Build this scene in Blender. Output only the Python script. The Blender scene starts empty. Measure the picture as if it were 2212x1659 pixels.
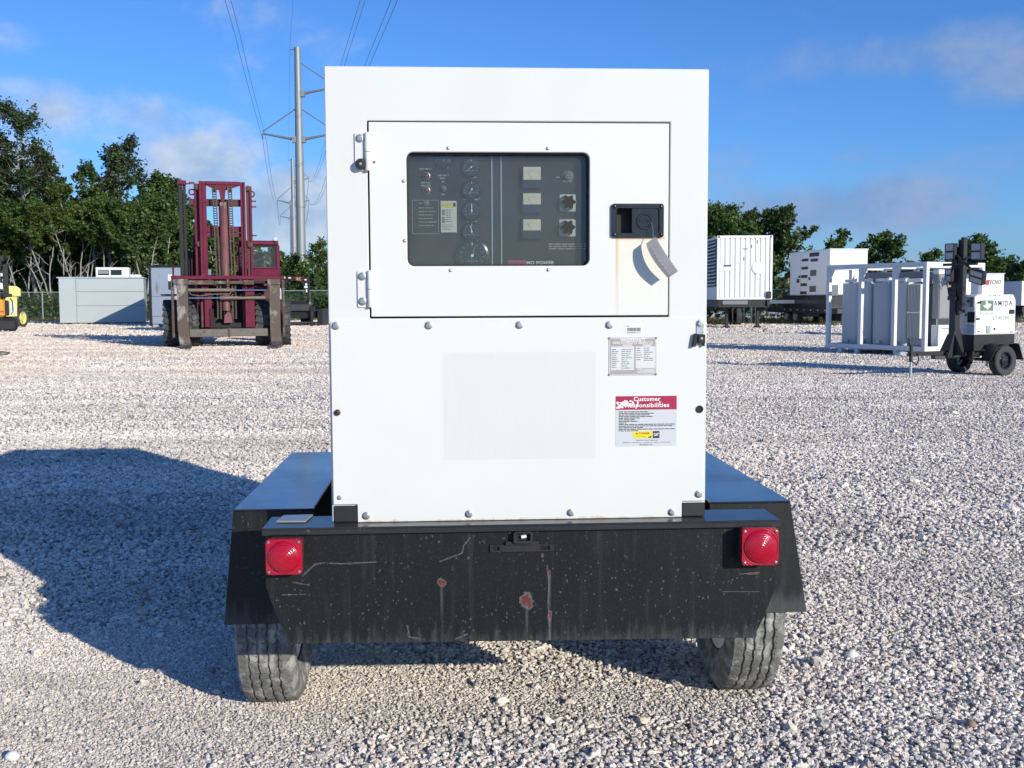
import bpy, bmesh, math, random
import numpy as np
from mathutils import Vector, Matrix, Euler
from mathutils.geometry import tessellate_polygon

S = bpy.context.scene
COL = S.collection
R = math.radians
random.seed(7)

# ------------------------------------------------------------------ camera
CAM_H = 1.5
FPX = 2300.0                      # focal length for a picture 2212 units wide
PITCH = math.atan(183.5 / FPX)
ROLL = 0.0045
cam = bpy.data.cameras.new("camera")
cam.sensor_width = 36.0
cam.sensor_fit = 'HORIZONTAL'
cam.lens = 36.0 * FPX / 2212.0
cam.clip_start = 0.1
cam.clip_end = 3000.0
camo = bpy.data.objects.new("camera", cam)
COL.objects.link(camo)
camo.matrix_world = (Matrix.Translation((0, 0, CAM_H)) @ Matrix.Rotation(math.pi / 2 - PITCH, 4, 'X')
                     @ Matrix.Rotation(-ROLL, 4, 'Z'))
S.camera = camo

# ------------------------------------------------------------------ light
SUN = Vector((0.649, -0.760, 0.331)).normalized()     # towards the sun
SUN_EL = math.asin(SUN.z)
SUN_AZ = math.atan2(SUN.x, SUN.y)                     # clockwise from +Y
sl = bpy.data.lights.new("sun", 'SUN')
sl.energy = 5.0
sl.angle = R(0.5)
sl.color = (1.0, 0.945, 0.80)
slo = bpy.data.objects.new("sun", sl)
COL.objects.link(slo)
slo.rotation_euler = (-SUN).to_track_quat('-Z', 'Y').to_euler()
S.view_settings.view_transform = 'Standard'
S.view_settings.look = 'None'
S.view_settings.gamma = 1.0
S.view_settings.use_curve_mapping = False
S.view_settings.exposure = -0.08
SKY_STRENGTH = 0.107


class NT:
    """small helper to write node trees as expressions"""
    def __init__(s, tree):
        s.t = tree

    def n(s, typ, **kw):
        nd = s.t.nodes.new(typ)
        for k, v in kw.items():
            setattr(nd, k, v)
        return nd

    def set(s, sock, v):
        if hasattr(v, 'is_output'):
            s.t.links.new(v, sock)
        elif v is not None:
            try:
                sock.default_value = v
            except Exception:
                sock.default_value = (v[0], v[1], v[2], 1.0)

    def m(s, op, a, b=None, c=None, clamp=False):
        nd = s.n('ShaderNodeMath', operation=op, use_clamp=clamp)
        for i, v in enumerate((a, b, c)):
            if v is not None:
                s.set(nd.inputs[i], v)
        return nd.outputs[0]

    def add(s, a, b): return s.m('ADD', a, b)
    def sub(s, a, b): return s.m('SUBTRACT', a, b)
    def mul(s, a, b): return s.m('MULTIPLY', a, b)

    def step(s, x, lo, hi):
        nd = s.n('ShaderNodeMapRange', interpolation_type='SMOOTHSTEP')
        s.set(nd.inputs[0], x)
        s.set(nd.inputs[1], lo)
        s.set(nd.inputs[2], hi)
        return nd.outputs[0]

    def mix(s, f, a, b, blend='MIX'):
        nd = s.n('ShaderNodeMix', data_type='RGBA', blend_type=blend)
        s.set(nd.inputs[0], f)
        s.set(nd.inputs[6], a if hasattr(a, 'is_output') else (*a[:3], 1))
        s.set(nd.inputs[7], b if hasattr(b, 'is_output') else (*b[:3], 1))
        return nd.outputs[2]

    def noise(s, vec, scale, detail=3, rough=0.55, out=0, dist=0.0):
        nd = s.n('ShaderNodeTexNoise')
        if vec is not None:
            s.set(nd.inputs['Vector'], vec)
        nd.inputs['Scale'].default_value = scale
        nd.inputs['Detail'].default_value = detail
        nd.inputs['Roughness'].default_value = rough
        nd.inputs['Distortion'].default_value = dist
        return nd.outputs[out]

    def vor(s, vec, scale, feature='F1', out=0, rnd=1.0):
        nd = s.n('ShaderNodeTexVoronoi', feature=feature)
        if vec is not None:
            s.set(nd.inputs['Vector'], vec)
        nd.inputs['Scale'].default_value = scale
        nd.inputs['Randomness'].default_value = rnd
        return nd.outputs[out]

    def obj(s): return s.n('ShaderNodeTexCoord').outputs['Object']

    def xyz(s, v):
        nd = s.n('ShaderNodeSeparateXYZ')
        s.set(nd.inputs[0], v)
        return nd.outputs[0], nd.outputs[1], nd.outputs[2]

    def vec(s, x, y, z):
        nd = s.n('ShaderNodeCombineXYZ')
        for i, v in enumerate((x, y, z)):
            s.set(nd.inputs[i], v)
        return nd.outputs[0]

    def scale(s, v, k):
        nd = s.n('ShaderNodeVectorMath', operation='MULTIPLY')
        s.set(nd.inputs[0], v)
        nd.inputs[1].default_value = k
        return nd.outputs[0]

    def ramp(s, f, stops, interp='LINEAR'):
        nd = s.n('ShaderNodeValToRGB')
        cr = nd.color_ramp
        cr.interpolation = interp
        while len(cr.elements) < len(stops):
            cr.elements.new(0.5)
        for e, (p, c) in zip(cr.elements, stops):
            e.position = p
            e.color = (*c[:3], 1)
        s.set(nd.inputs[0], f)
        return nd.outputs[0]

    def bump(s, h, strength=0.3, dist=0.01):
        nd = s.n('ShaderNodeBump')
        nd.inputs['Strength'].default_value = strength
        nd.inputs['Distance'].default_value = dist
        s.set(nd.inputs['Height'], h)
        return nd.outputs[0]


# ------------------------------------------------------------------ sky
W = bpy.data.worlds.new("World")
S.world = W
W.use_nodes = True
W.node_tree.nodes.clear()
w = NT(W.node_tree)
sky = w.n('ShaderNodeTexSky', sky_type='NISHITA')
sky.sun_disc = False
sky.sun_elevation = SUN_EL
sky.sun_rotation = SUN_AZ
sky.altitude = 0
sky.air_density = 1.0
sky.dust_density = 0.35
sky.ozone_density = 3.0
gen = w.n('ShaderNodeTexCoord').outputs['Generated']
gx, gy, gz = w.xyz(gen)
az = w.m('ARCTAN2', gx, gy)
el = w.m('ARCSINE', gz)


def cloud_blob(a, e, ra, re):
    """a soft elliptic patch round azimuth a, elevation e (radians)"""
    da = w.m('DIVIDE', w.sub(az, a), ra)
    de = w.m('DIVIDE', w.sub(el, e), re)
    q = w.add(w.mul(da, da), w.mul(de, de))
    return w.m('EXPONENT', w.mul(q, -1.0))


def pxdir(px, py):
    u = (px - 1106) / FPX
    v = (829.5 - py) / FPX
    d = Vector((u, math.cos(PITCH) + v * math.sin(PITCH), -math.sin(PITCH) + v * math.cos(PITCH))).normalized()
    return math.atan2(d.x, d.y), math.asin(d.z)


n_big = w.noise(w.scale(gen, (1, 1, 1.9)), 7.5, 7, 0.56, dist=0.35)
n_fine = w.noise(w.scale(gen, (1, 1, 1.5)), 22, 5, 0.6)
nz = w.add(w.mul(n_big, 0.8), w.mul(n_fine, 0.2))
wl = None
for (px, py, rx, ry, g) in [(430, 360, 140, 70, .52), (630, 450, 120, 85, .60), (110, 235, 75, 65, .34), (20, 55, 90, 45, .24),
                            (310, 240, 140, 50, .24), (1990, 120, 190, 50, .33), (1820, 450, 260, 60, .46), (2230, 165, 110, 60, .34),
                            (560, 20, 140, 40, .18), (30, 330, 130, 80, .36)]:
    a0, e0 = pxdir(px, py)
    b = w.mul(cloud_blob(a0, e0, 1.2 * rx / FPX, 1.2 * ry / FPX), g)
    wl = b if wl is None else w.m('MAXIMUM', wl, b)
# fair-weather cumulus low over the horizon all the way round, thinner higher up
band = w.mul(w.m('EXPONENT', w.mul(w.m('POWER', w.m('DIVIDE', w.sub(el, 0.08), 0.10), 2.0), -1.0)), 0.17)
wl = w.m('MAXIMUM', wl, band)
dens = w.step(w.add(nz, wl), 0.58, 0.93)
lit = w.step(w.add(n_fine, w.mul(n_big, 0.6)), 0.55, 1.05)
tint = w.mix(1.0, sky.outputs[0], (0.54, 0.95, 1.60), 'MULTIPLY')
cl_bright = w.mix(lit, (3.5, 4.7, 6.6), (6.4, 7.1, 8.2))
cl_grey = w.mix(lit, (2.0, 3.3, 6.0), (3.0, 4.1, 6.5))
cl_col = w.mix(w.step(az, -.06, .12), cl_bright, cl_grey)
skyc = w.mix(w.mul(dens, 0.86), tint, cl_col)
bg = w.n('ShaderNodeBackground')
bg.inputs[1].default_value = SKY_STRENGTH
w.set(bg.inputs[0], skyc)
wo = w.n('ShaderNodeOutputWorld')
w.set(wo.inputs[0], bg.outputs[0])


# ------------------------------------------------------------------ where a measured picture position lies in the place
def ray(px, py):
    u = (px - 1106.0) / FPX
    v = -(py - 829.5) / FPX
    uu = u * math.cos(ROLL) + v * math.sin(ROLL)
    vv = -u * math.sin(ROLL) + v * math.cos(ROLL)
    return Vector((uu, math.cos(PITCH) + vv * math.sin(PITCH), -math.sin(PITCH) + vv * math.cos(PITCH)))


CP = Vector((0, 0, CAM_H))


def at(px, py, Y):
    d = ray(px, py)
    return CP + d * (Y / d.y)


def on_ground(px, py):
    d = ray(px, py)
    return CP + d * (-CAM_H / d.z)


T_YAW = R(3.4)
EX = Vector((math.cos(T_YAW), math.sin(T_YAW), 0))
EY = Vector((-math.sin(T_YAW), math.cos(T_YAW), 0))
T_O = Vector((0.028, 3.3, 0))


def tl(px, py, y):
    """(x, z) in the trailer's own frame of the point seen there on its plane y"""
    d = ray(px, py)
    t = ((T_O - CP).dot(EY) + y) / d.dot(EY)
    p = CP + d * t - T_O
    return p.dot(EX), p.z


# ------------------------------------------------------------------ mesh building
class MB:
    def __init__(s):
        s.v, s.f, s.mi, s.mats = [], [], [], []

    def mat(s, m):
        if m not in s.mats:
            s.mats.append(m)
        return s.mats.index(m)

    def add(s, vs, fs, m):
        o = len(s.v)
        s.v += [tuple(v) for v in vs]
        k = s.mat(m)
        for f in fs:
            s.f.append(tuple(i + o for i in f))
            s.mi.append(k)
        return s

    def box(s, a, b, m, M=None):
        x0, y0, z0 = a
        x1, y1, z1 = b
        vs = [Vector(p) for p in ((x0, y0, z0), (x1, y0, z0), (x1, y1, z0), (x0, y1, z0),
                                  (x0, y0, z1), (x1, y0, z1), (x1, y1, z1), (x0, y1, z1))]
        if M is not None:
            vs = [M @ v for v in vs]
        return s.add(vs, [(3, 2, 1, 0), (4, 5, 6, 7), (0, 1, 5, 4), (1, 2, 6, 5), (2, 3, 7, 6), (3, 0, 4, 7)], m)

    def cbox(s, c, sz, m, rot=None):
        M = Matrix.Translation(c) @ (Euler(rot).to_matrix().to_4x4() if rot else Matrix.Identity(4))
        h = [q / 2 for q in sz]
        return s.box((-h[0], -h[1], -h[2]), (h[0], h[1], h[2]), m, M)

    def bar(s, p, q, wd, ht, m, up=(0, 0, 1)):
        p, q = Vector(p), Vector(q)
        d = q - p
        L = d.length
        d.normalize()
        u = Vector(up)
        if abs(d.dot(u)) > 0.98:
            u = Vector((0, 1, 0))
        x = d.cross(u).normalized()
        z = x.cross(d)
        M = Matrix((x, d, z)).transposed().to_4x4()
        M.translation = p
        return s.box((-wd / 2, 0, -ht / 2), (wd / 2, L, ht / 2), m, M)

    def cyl(s, p, q, r, m, r2=None, seg=12, caps=True):
        p, q = Vector(p), Vector(q)
        d = (q - p).normalized()
        x = d.orthogonal().normalized()
        y = d.cross(x)
        r2 = r if r2 is None else r2
        vs = []
        for c, rr in ((p, r), (q, r2)):
            for i in range(seg):
                a = 2 * math.pi * i / seg
                vs.append(c + (x * math.cos(a) + y * math.sin(a)) * rr)
        fs = [(i, (i + 1) % seg, seg + (i + 1) % seg, seg + i) for i in range(seg)]
        if caps:
            fs += [tuple(range(seg - 1, -1, -1)), tuple(range(seg, 2 * seg))]
        return s.add(vs, fs, m)

    def tube(s, pts, r, m, seg=6):
        pts = [Vector(p) for p in pts]
        rs = r if isinstance(r, (list, tuple)) else [r] * len(pts)
        vs, fs = [], []
        x = None
        for i, p in enumerate(pts):
            d = (pts[min(i + 1, len(pts) - 1)] - pts[max(i - 1, 0)]).normalized()
            if x is None:
                x = d.orthogonal().normalized()
            x = (x - d * x.dot(d))
            x = x.normalized() if x.length > 1e-6 else d.orthogonal().normalized()
            y = d.cross(x)
            for k in range(seg):
                a = 2 * math.pi * k / seg
                vs.append(p + (x * math.cos(a) + y * math.sin(a)) * rs[i])
        for i in range(len(pts) - 1):
            for k in range(seg):
                a, b = i * seg + k, i * seg + (k + 1) % seg
                fs.append((a, b, b + seg, a + seg))
        fs += [tuple(range(seg - 1, -1, -1)), tuple(range((len(pts) - 1) * seg, len(pts) * seg))]
        return s.add(vs, fs, m)

    def lathe(s, prof, c, axis, m, seg=32, a0=0.0, caps=True):
        """prof: (radius, distance along axis)"""
        c = Vector(c)
        d = Vector(axis).normalized()
        x = d.orthogonal().normalized()
        y = d.cross(x)
        vs, fs = [], []
        for (r, h) in prof:
            for i in range(seg):
                a = a0 + 2 * math.pi * i / seg
                vs.append(c + d * h + (x * math.cos(a) + y * math.sin(a)) * r)
        for j in range(len(prof) - 1):
            for i in range(seg):
                a, b = j * seg + i, j * seg + (i + 1) % seg
                fs.append((a, b, b + seg, a + seg))
        if caps and prof[0][0] > 1e-5:
            fs.append(tuple(range(seg - 1, -1, -1)))
        if caps and prof[-1][0] > 1e-5:
            fs.append(tuple(range((len(prof) - 1) * seg, len(prof) * seg)))
        return s.add(vs, fs, m)

    def plate(s, outer, y0, y1, m, holes=(), ax='XZ', M=None):
        """flat plate of polygon outline, thickness y0..y1 along the third axis, with holes"""
        loops = [list(outer)] + [list(h) for h in holes]
        flat = [p for lp in loops for p in lp]

        def P(p, t):
            if ax == 'XZ':
                q = Vector((p[0], t, p[1]))
            elif ax == 'XY':
                q = Vector((p[0], p[1], t))
            else:
                q = Vector((t, p[0], p[1]))
            return M @ q if M is not None else q
        tris = tessellate_polygon([[Vector((p[0], p[1], 0)) for p in lp] for lp in loops])
        n = len(flat)
        vs = [P(p, y0) for p in flat] + [P(p, y1) for p in flat]
        fs = [tuple(t) for t in tris] + [tuple(i + n for i in reversed(t)) for t in tris]
        o = 0
        for lp in loops:
            k = len(lp)
            for i in range(k):
                a, b = o + i, o + (i + 1) % k
                fs.append((a, b, b + n, a + n))
            o += k
        return s.add(vs, fs, m)

    def build(s, name, parent=None, bevel=0.0, smooth=None, loc=None, rot=None, segs=1, recalc=True):
        me = bpy.data.meshes.new(name)
        me.from_pydata(s.v, [], s.f)
        for m in s.mats:
            me.materials.append(m)
        me.polygons.foreach_set('material_index', s.mi)
        bm = bmesh.new()
        bm.from_mesh(me)
        if recalc:
            bmesh.ops.recalc_face_normals(bm, faces=bm.faces)
        if bevel > 0:
            ed = [e for e in bm.edges if len(e.link_faces) == 2 and e.calc_face_angle(0) > R(40)]
            bmesh.ops.bevel(bm, geom=ed, offset=bevel, segments=segs, profile=0.5, affect='EDGES', clamp_overlap=True)
        bm.to_mesh(me)
        bm.free()
        if smooth:
            me.shade_smooth()
            me.set_sharp_from_angle(angle=R(smooth))
        o = bpy.data.objects.new(name, me)
        COL.objects.link(o)
        if parent is not None:
            o.parent = parent
        if loc is not None:
            o.location = loc
        if rot is not None:
            o.rotation_euler = rot
        return o


def thing(name, label, cat, loc=(0, 0, 0), rz=0.0, group=None):
    o = bpy.data.objects.new(name, None)
    o.empty_display_size = 0.3
    COL.objects.link(o)
    o.location = loc
    o.rotation_euler = (0, 0, rz)
    return tag(o, label, cat, group)


def tag(o, label=None, cat=None, group=None, kind=None):
    if label:
        o['label'] = label
    if cat:
        o['category'] = cat
    if group:
        o['group'] = group
    if kind:
        o['kind'] = kind
    return o


def share(o, parent=None, loc=None, rot=None, scale=None):
    """another object on the same mesh"""
    c = o.copy()
    COL.objects.link(c)
    if parent is not None:
        c.parent = parent
    if loc is not None:
        c.location = loc
    if rot is not None:
        c.rotation_euler = rot
    if scale is not None:
        c.scale = scale
    return c


def copy_tree(o, parent=None):
    c = o.copy()
    COL.objects.link(c)
    if parent is not None:
        c.parent = parent
    for ch in list(o.children):
        copy_tree(ch, c)
    return c


def rrect(x0, z0, x1, z1, r, n=5):
    pts = []
    for (cx, cz, a) in ((x1 - r, z1 - r, 0), (x0 + r, z1 - r, 90), (x0 + r, z0 + r, 180), (x1 - r, z0 + r, 270)):
        for i in range(n + 1):
            t = R(a + 90 * i / n)
            pts.append((cx + r * math.cos(t), cz + r * math.sin(t)))
    return pts


def rect(x0, z0, x1, z1): return [(x0, z0), (x1, z0), (x1, z1), (x0, z1)]


TEXTS = []


def text(body, x, y, z, wd, ht, m, parent, name='lettering', rot=(math.pi / 2, 0, 0), bold=0.0, shear=0.0, space=1.06):
    """one line of flat print, wd x ht metres, centred on x, z"""
    cu = bpy.data.curves.new(name, 'FONT')
    cu.body = body
    cu.size = 1.0
    cu.align_x = 'CENTER'
    cu.align_y = 'CENTER'
    cu.resolution_u = 2
    cu.offset = bold
    cu.shear = shear
    cu.space_character = space
    cu.materials.append(m)
    o = bpy.data.objects.new(name, cu)
    COL.objects.link(o)
    o.parent = parent
    o.location = (x, y, z)
    o.rotation_euler = rot
    TEXTS.append((o, wd, ht))
    return o


def print_lines(mb, x0, x1, zs, y, h, m, seed, fill=0.9, wmin=.006, wmax=.02, jag=True):
    """lines of print too small to read: short dashes the length of words"""
    rr = random.Random(seed)
    for z in zs:
        x = x0
        end = x0 + (x1 - x0) * (rr.uniform(.45, 1.0) if jag else fill)
        while x < end:
            L = min(rr.uniform(wmin, wmax), end - x)
            if L > .002:
                mb.add([(x, y, z), (x + L, y, z), (x + L, y, z + h), (x, y, z + h)], [(0, 1, 2, 3)], m)
            x += L + h * .8


# ------------------------------------------------------------------ materials
MATS = {}


def newmat(name):
    m = bpy.data.materials.new(name)
    m.use_nodes = True
    m.node_tree.nodes.clear()
    t = NT(m.node_tree)
    b = t.n('ShaderNodeBsdfPrincipled')
    o = t.n('ShaderNodeOutputMaterial')
    t.t.links.new(b.outputs[0], o.inputs[0])
    MATS[name] = m
    return m, t, b


def paint(name, col, rough=0.5, metal=0.0, var=0.12, vs=6.0, col2=None, th=(.55, .68), cs=9.0, bump=0.0, bs=120.0, coat=0.0,
          spec=0.5, stretch=(1, 1, 1), rvar=0.12):
    m, t, b = newmat(name)
    p = t.scale(t.obj(), stretch)
    n1 = t.noise(p, vs, 5, .6)
    k = t.add(t.mul(t.sub(n1, .5), var * 2), 1.0)
    c = t.mix(1.0, col, t.vec(k, k, k), 'MULTIPLY')
    if col2 is not None:
        n2 = t.noise(p, cs, 7, .62)
        c = t.mix(t.step(n2, th[0], th[1]), c, col2)
    t.set(b.inputs['Base Color'], c)
    t.set(b.inputs['Roughness'], t.m('ADD', t.mul(t.sub(n1, .5), rvar * 2), rough, clamp=True))
    b.inputs['Metallic'].default_value = metal
    b.inputs['Specular IOR Level'].default_value = spec
    b.inputs['Coat Weight'].default_value = coat
    b.inputs['Coat Roughness'].default_value = 0.15
    if bump > 0:
        t.set(b.inputs['Normal'], t.bump(t.noise(p, bs, 4), bump, .004))
    return m


white = paint('white paint', (.655, .655, .635), .36, var=.03, vs=2.5, spec=.45, col2=(.60, .585, .55), th=(.58, 1.0), cs=2.2, stretch=(1.6, 1, .8), bump=.10, bs=2.5)
white_far = paint('weathered white paint', (.80, .80, .79), .5, var=.05, vs=1.2, col2=(.62, .60, .56), th=(.66, .80), cs=2.0)
black_in = paint('black interior', (.012, .012, .013), .7)
black_paint = paint('black gloss paint', (.016, .017, .019), .24, var=.3, vs=3, coat=.5)
black_steel = paint('black frame paint', (.018, .018, .019), .45, var=.3, col2=(.09, .085, .08), th=(.64, .74), cs=14)
black_rub = paint('black rubber', (.022, .022, .022), .8, var=.2)
steel = paint('zinc steel', (.42, .43, .45), .38, .85, var=.25, vs=60)
chrome = paint('chrome', (.85, .86, .88), .12, 1.0, var=.05)
rust_stain = paint('rust', (.19, .055, .022), .85, var=.4, vs=20)
grey_print = paint('grey print', (.20, .20, .21), .6, var=.05)
black_print = paint('black print', (.02, .02, .022), .5, var=.02)
white_print = paint('white print', (.78, .78, .77), .5, var=.02)
galv = paint('galvanised steel', (.43, .46, .47), .45, .55, var=.12, vs=4)
mir = paint('mirror glass', (.6, .63, .66), .08, .9, var=.02)

# ================================================================== ground
def ground_material():
    m, t, b = newmat('crushed stone yard')
    p = t.obj()
    x, y, z = t.xyz(p)
    patch = t.noise(t.scale(p, (1, .45, 1)), .16, 5, .6)
    tanm = t.step(t.add(patch, t.mul(t.step(x, -2.0, -14.0), .10)), .50, .64)
    cellc = t.vor(p, 38, out=1)
    cr, cg, cb = t.xyz(cellc)
    cell2 = t.vor(p, 85, out=1)
    c2r, _, _ = t.xyz(cell2)
    stone = t.ramp(cr, [(0, (.17, .165, .175)), (.25, (.36, .345, .355)), (.55, (.50, .47, .465)), (.8, (.60, .57, .55)), (1, (.74, .72, .69))])
    dust = t.mix(c2r, (.44, .385, .34), (.64, .565, .50))
    tanm = t.m('MAXIMUM', tanm, t.mul(t.step(x, -.1, -.9), t.step(y, 5.2, 4.4)))
    base = t.mix(t.mul(tanm, .75), stone, dust)
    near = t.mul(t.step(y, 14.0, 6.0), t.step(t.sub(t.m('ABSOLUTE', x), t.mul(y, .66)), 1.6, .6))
    base = t.mix(t.mul(near, t.sub(1.0, t.mul(t.step(x, -.1, -.9), t.step(y, 5.2, 4.4)))), t.mix(1.0, base, (1.42, 1.38, 1.30), 'MULTIPLY'), t.mix(1.0, base, (.62, .60, .58), 'MULTIPLY'))  # near colour darkened for shade between chips, rest lightened to offset low sun
    fine = t.noise(p, 9, 6, .7)
    k = t.add(.74, t.mul(fine, .52))
    base = t.mix(1.0, base, t.vec(k, k, k), 'MULTIPLY')
    t.set(b.inputs['Base Color'], base)
    b.inputs['Roughness'].default_value = .95
    b.inputs['Specular IOR Level'].default_value = .15
    h = t.add(t.mul(t.vor(p, 38), .9), t.add(t.mul(t.vor(p, 85), .4), t.mul(t.noise(p, 2.2, 3), .9)))
    t.set(b.inputs['Normal'], t.bump(t.mul(h, -1.0), .8, .022))
    return m


g = MB()
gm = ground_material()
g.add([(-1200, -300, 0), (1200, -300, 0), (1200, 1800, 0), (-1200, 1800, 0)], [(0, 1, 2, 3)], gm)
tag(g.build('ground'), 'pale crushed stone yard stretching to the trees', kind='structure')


def stone_material():
    m, t, b = newmat('limestone chips')
    rnd = t.n('ShaderNodeObjectInfo').outputs['Random']
    c = t.ramp(rnd, [(0, (.20, .19, .20)), (.07, (.38, .355, .355)), (.25, (.58, .535, .51)), (.55, (.71, .66, .625)), (.78, (.81, .765, .725)),
                     (.90, (.66, .56, .47)), (.95, (.54, .48, .50)), (1, (.86, .84, .81))])
    locn = t.n('ShaderNodeObjectInfo').outputs['Location']
    pat = t.noise(t.scale(locn, (1, .5, 1)), .22, 5, .62)
    lx, ly, lz = t.xyz(locn)
    tanz = t.mul(t.step(t.add(pat, t.mul(t.step(lx, -3.0, -13.0), .16)), .50, .66), .62)
    c = t.mix(tanz, c, t.mix(.55, c, (.72, .58, .47)))
    band = t.noise(t.scale(locn, (.25, 1.3, 1)), .6, 5, .6)
    kb = t.add(.84, t.mul(t.step(band, .30, .68), .34))
    c = t.mix(1.0, c, t.vec(t.mul(kb, 1.035), t.mul(kb, 1.0), t.mul(kb, .94)), 'MULTIPLY')
    geo = t.n('ShaderNodeTexCoord').outputs['Generated']
    n1 = t.noise(geo, 4.0, 4)
    k = t.add(.78, t.mul(n1, .44))
    t.set(b.inputs['Base Color'], t.mix(1.0, c, t.vec(k, k, k), 'MULTIPLY'))
    b.inputs['Roughness'].default_value = .9
    b.inputs['Specular IOR Level'].default_value = .2
    return m


def scatter_points():
    rng = np.random.default_rng(11)
    P, SC = [], []
    for (y0, y1, sp, smin, smax) in ((2.7, 6.2, .0152, .0054, .0132), (6.2, 12, .026, .0085, .018), (12, 24, .042, .0105, .019), (24, 45, .074, .016, .029), (45, 95, .175, .034, .062)):
        ys = np.arange(y0, y1, sp)
        for yy in ys:
            half = .66 * yy + 1.0
            xs = np.arange(-half, half, sp)
            px = xs + rng.uniform(-.6, .6, len(xs)) * sp
            py = yy + rng.uniform(-.6, .6, len(xs)) * sp
            # finer dusty ground lower left and in two wheel-worn bands
            f = np.sin(px * 1.3 + py * .7 + 1.1) + np.sin(px * .45 - py * 1.9 + .4) + .8 * np.sin(px * 2.9 + py * 2.3)
            dens = .88 - .10 * (f > 1.2)
            d1 = 1 / (1 + np.exp(-(-.62 - px) * 4)) * 1 / (1 + np.exp((py - 4.75) * 4))
            d2 = np.exp(-((py - 3.95 + .10 * px) / .28) ** 2) * (px < .9) * .75
            d3 = np.exp(-((py - 3.05 - .12 * px) / .2) ** 2) * .3
            d4 = np.exp(-((py - 15.5 + .2 * px) / .9) ** 2) * (px < 2) * .8
            d5 = np.exp(-((px - 1.9 - .15 * (py - 4.3)) / .25) ** 2) * np.exp(-((py - 4.6) / .8) ** 2) * .5
            dens = dens * (1 - .62 * np.clip(d1 + d2 + d3 + d4 + d5, 0, 1))
            k = rng.random(len(xs)) < dens
            n = k.sum()
            s = smin + (smax - smin) * rng.beta(1.4, 2.8, n)
            big = rng.random(n) < .012
            s = np.where(big, s * rng.uniform(1.4, 2.2, n), s)
            fine = np.clip(d1 + d2, 0, 1)[k] > .45
            s = np.where(fine & ~big, s * .72, s)
            P.append(np.stack([px[k], py[k], s * rng.uniform(-.30, .75, n)], 1))
            SC.append(s)
    # a skin of fines in the worn, dusty places
    for (y0, y1, sp, smin, smax) in ((2.8, 5.6, .0095, .0028, .0052),):
        for yy in np.arange(y0, y1, sp):
            xs = np.arange(-.56 * yy - .3, 1.2, sp)
            px = xs + rng.uniform(-.6, .6, len(xs)) * sp
            py = yy + rng.uniform(-.6, .6, len(xs)) * sp
            d1 = 1 / (1 + np.exp(-(-.55 - px) * 4)) * 1 / (1 + np.exp((py - 5.0) * 4))
            d2 = np.exp(-((py - 3.95 + .10 * px) / .28) ** 2) * (px < .9) * .8
            k = rng.random(len(xs)) < np.clip(d1 + d2, 0, .95)
            n = k.sum()
            if n:
                s = rng.uniform(smin, smax, n)
                P.append(np.stack([px[k], py[k], s * rng.uniform(-.1, .5, n)], 1))
                SC.append(s)
    return np.concatenate(P), np.concatenate(SC)


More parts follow.
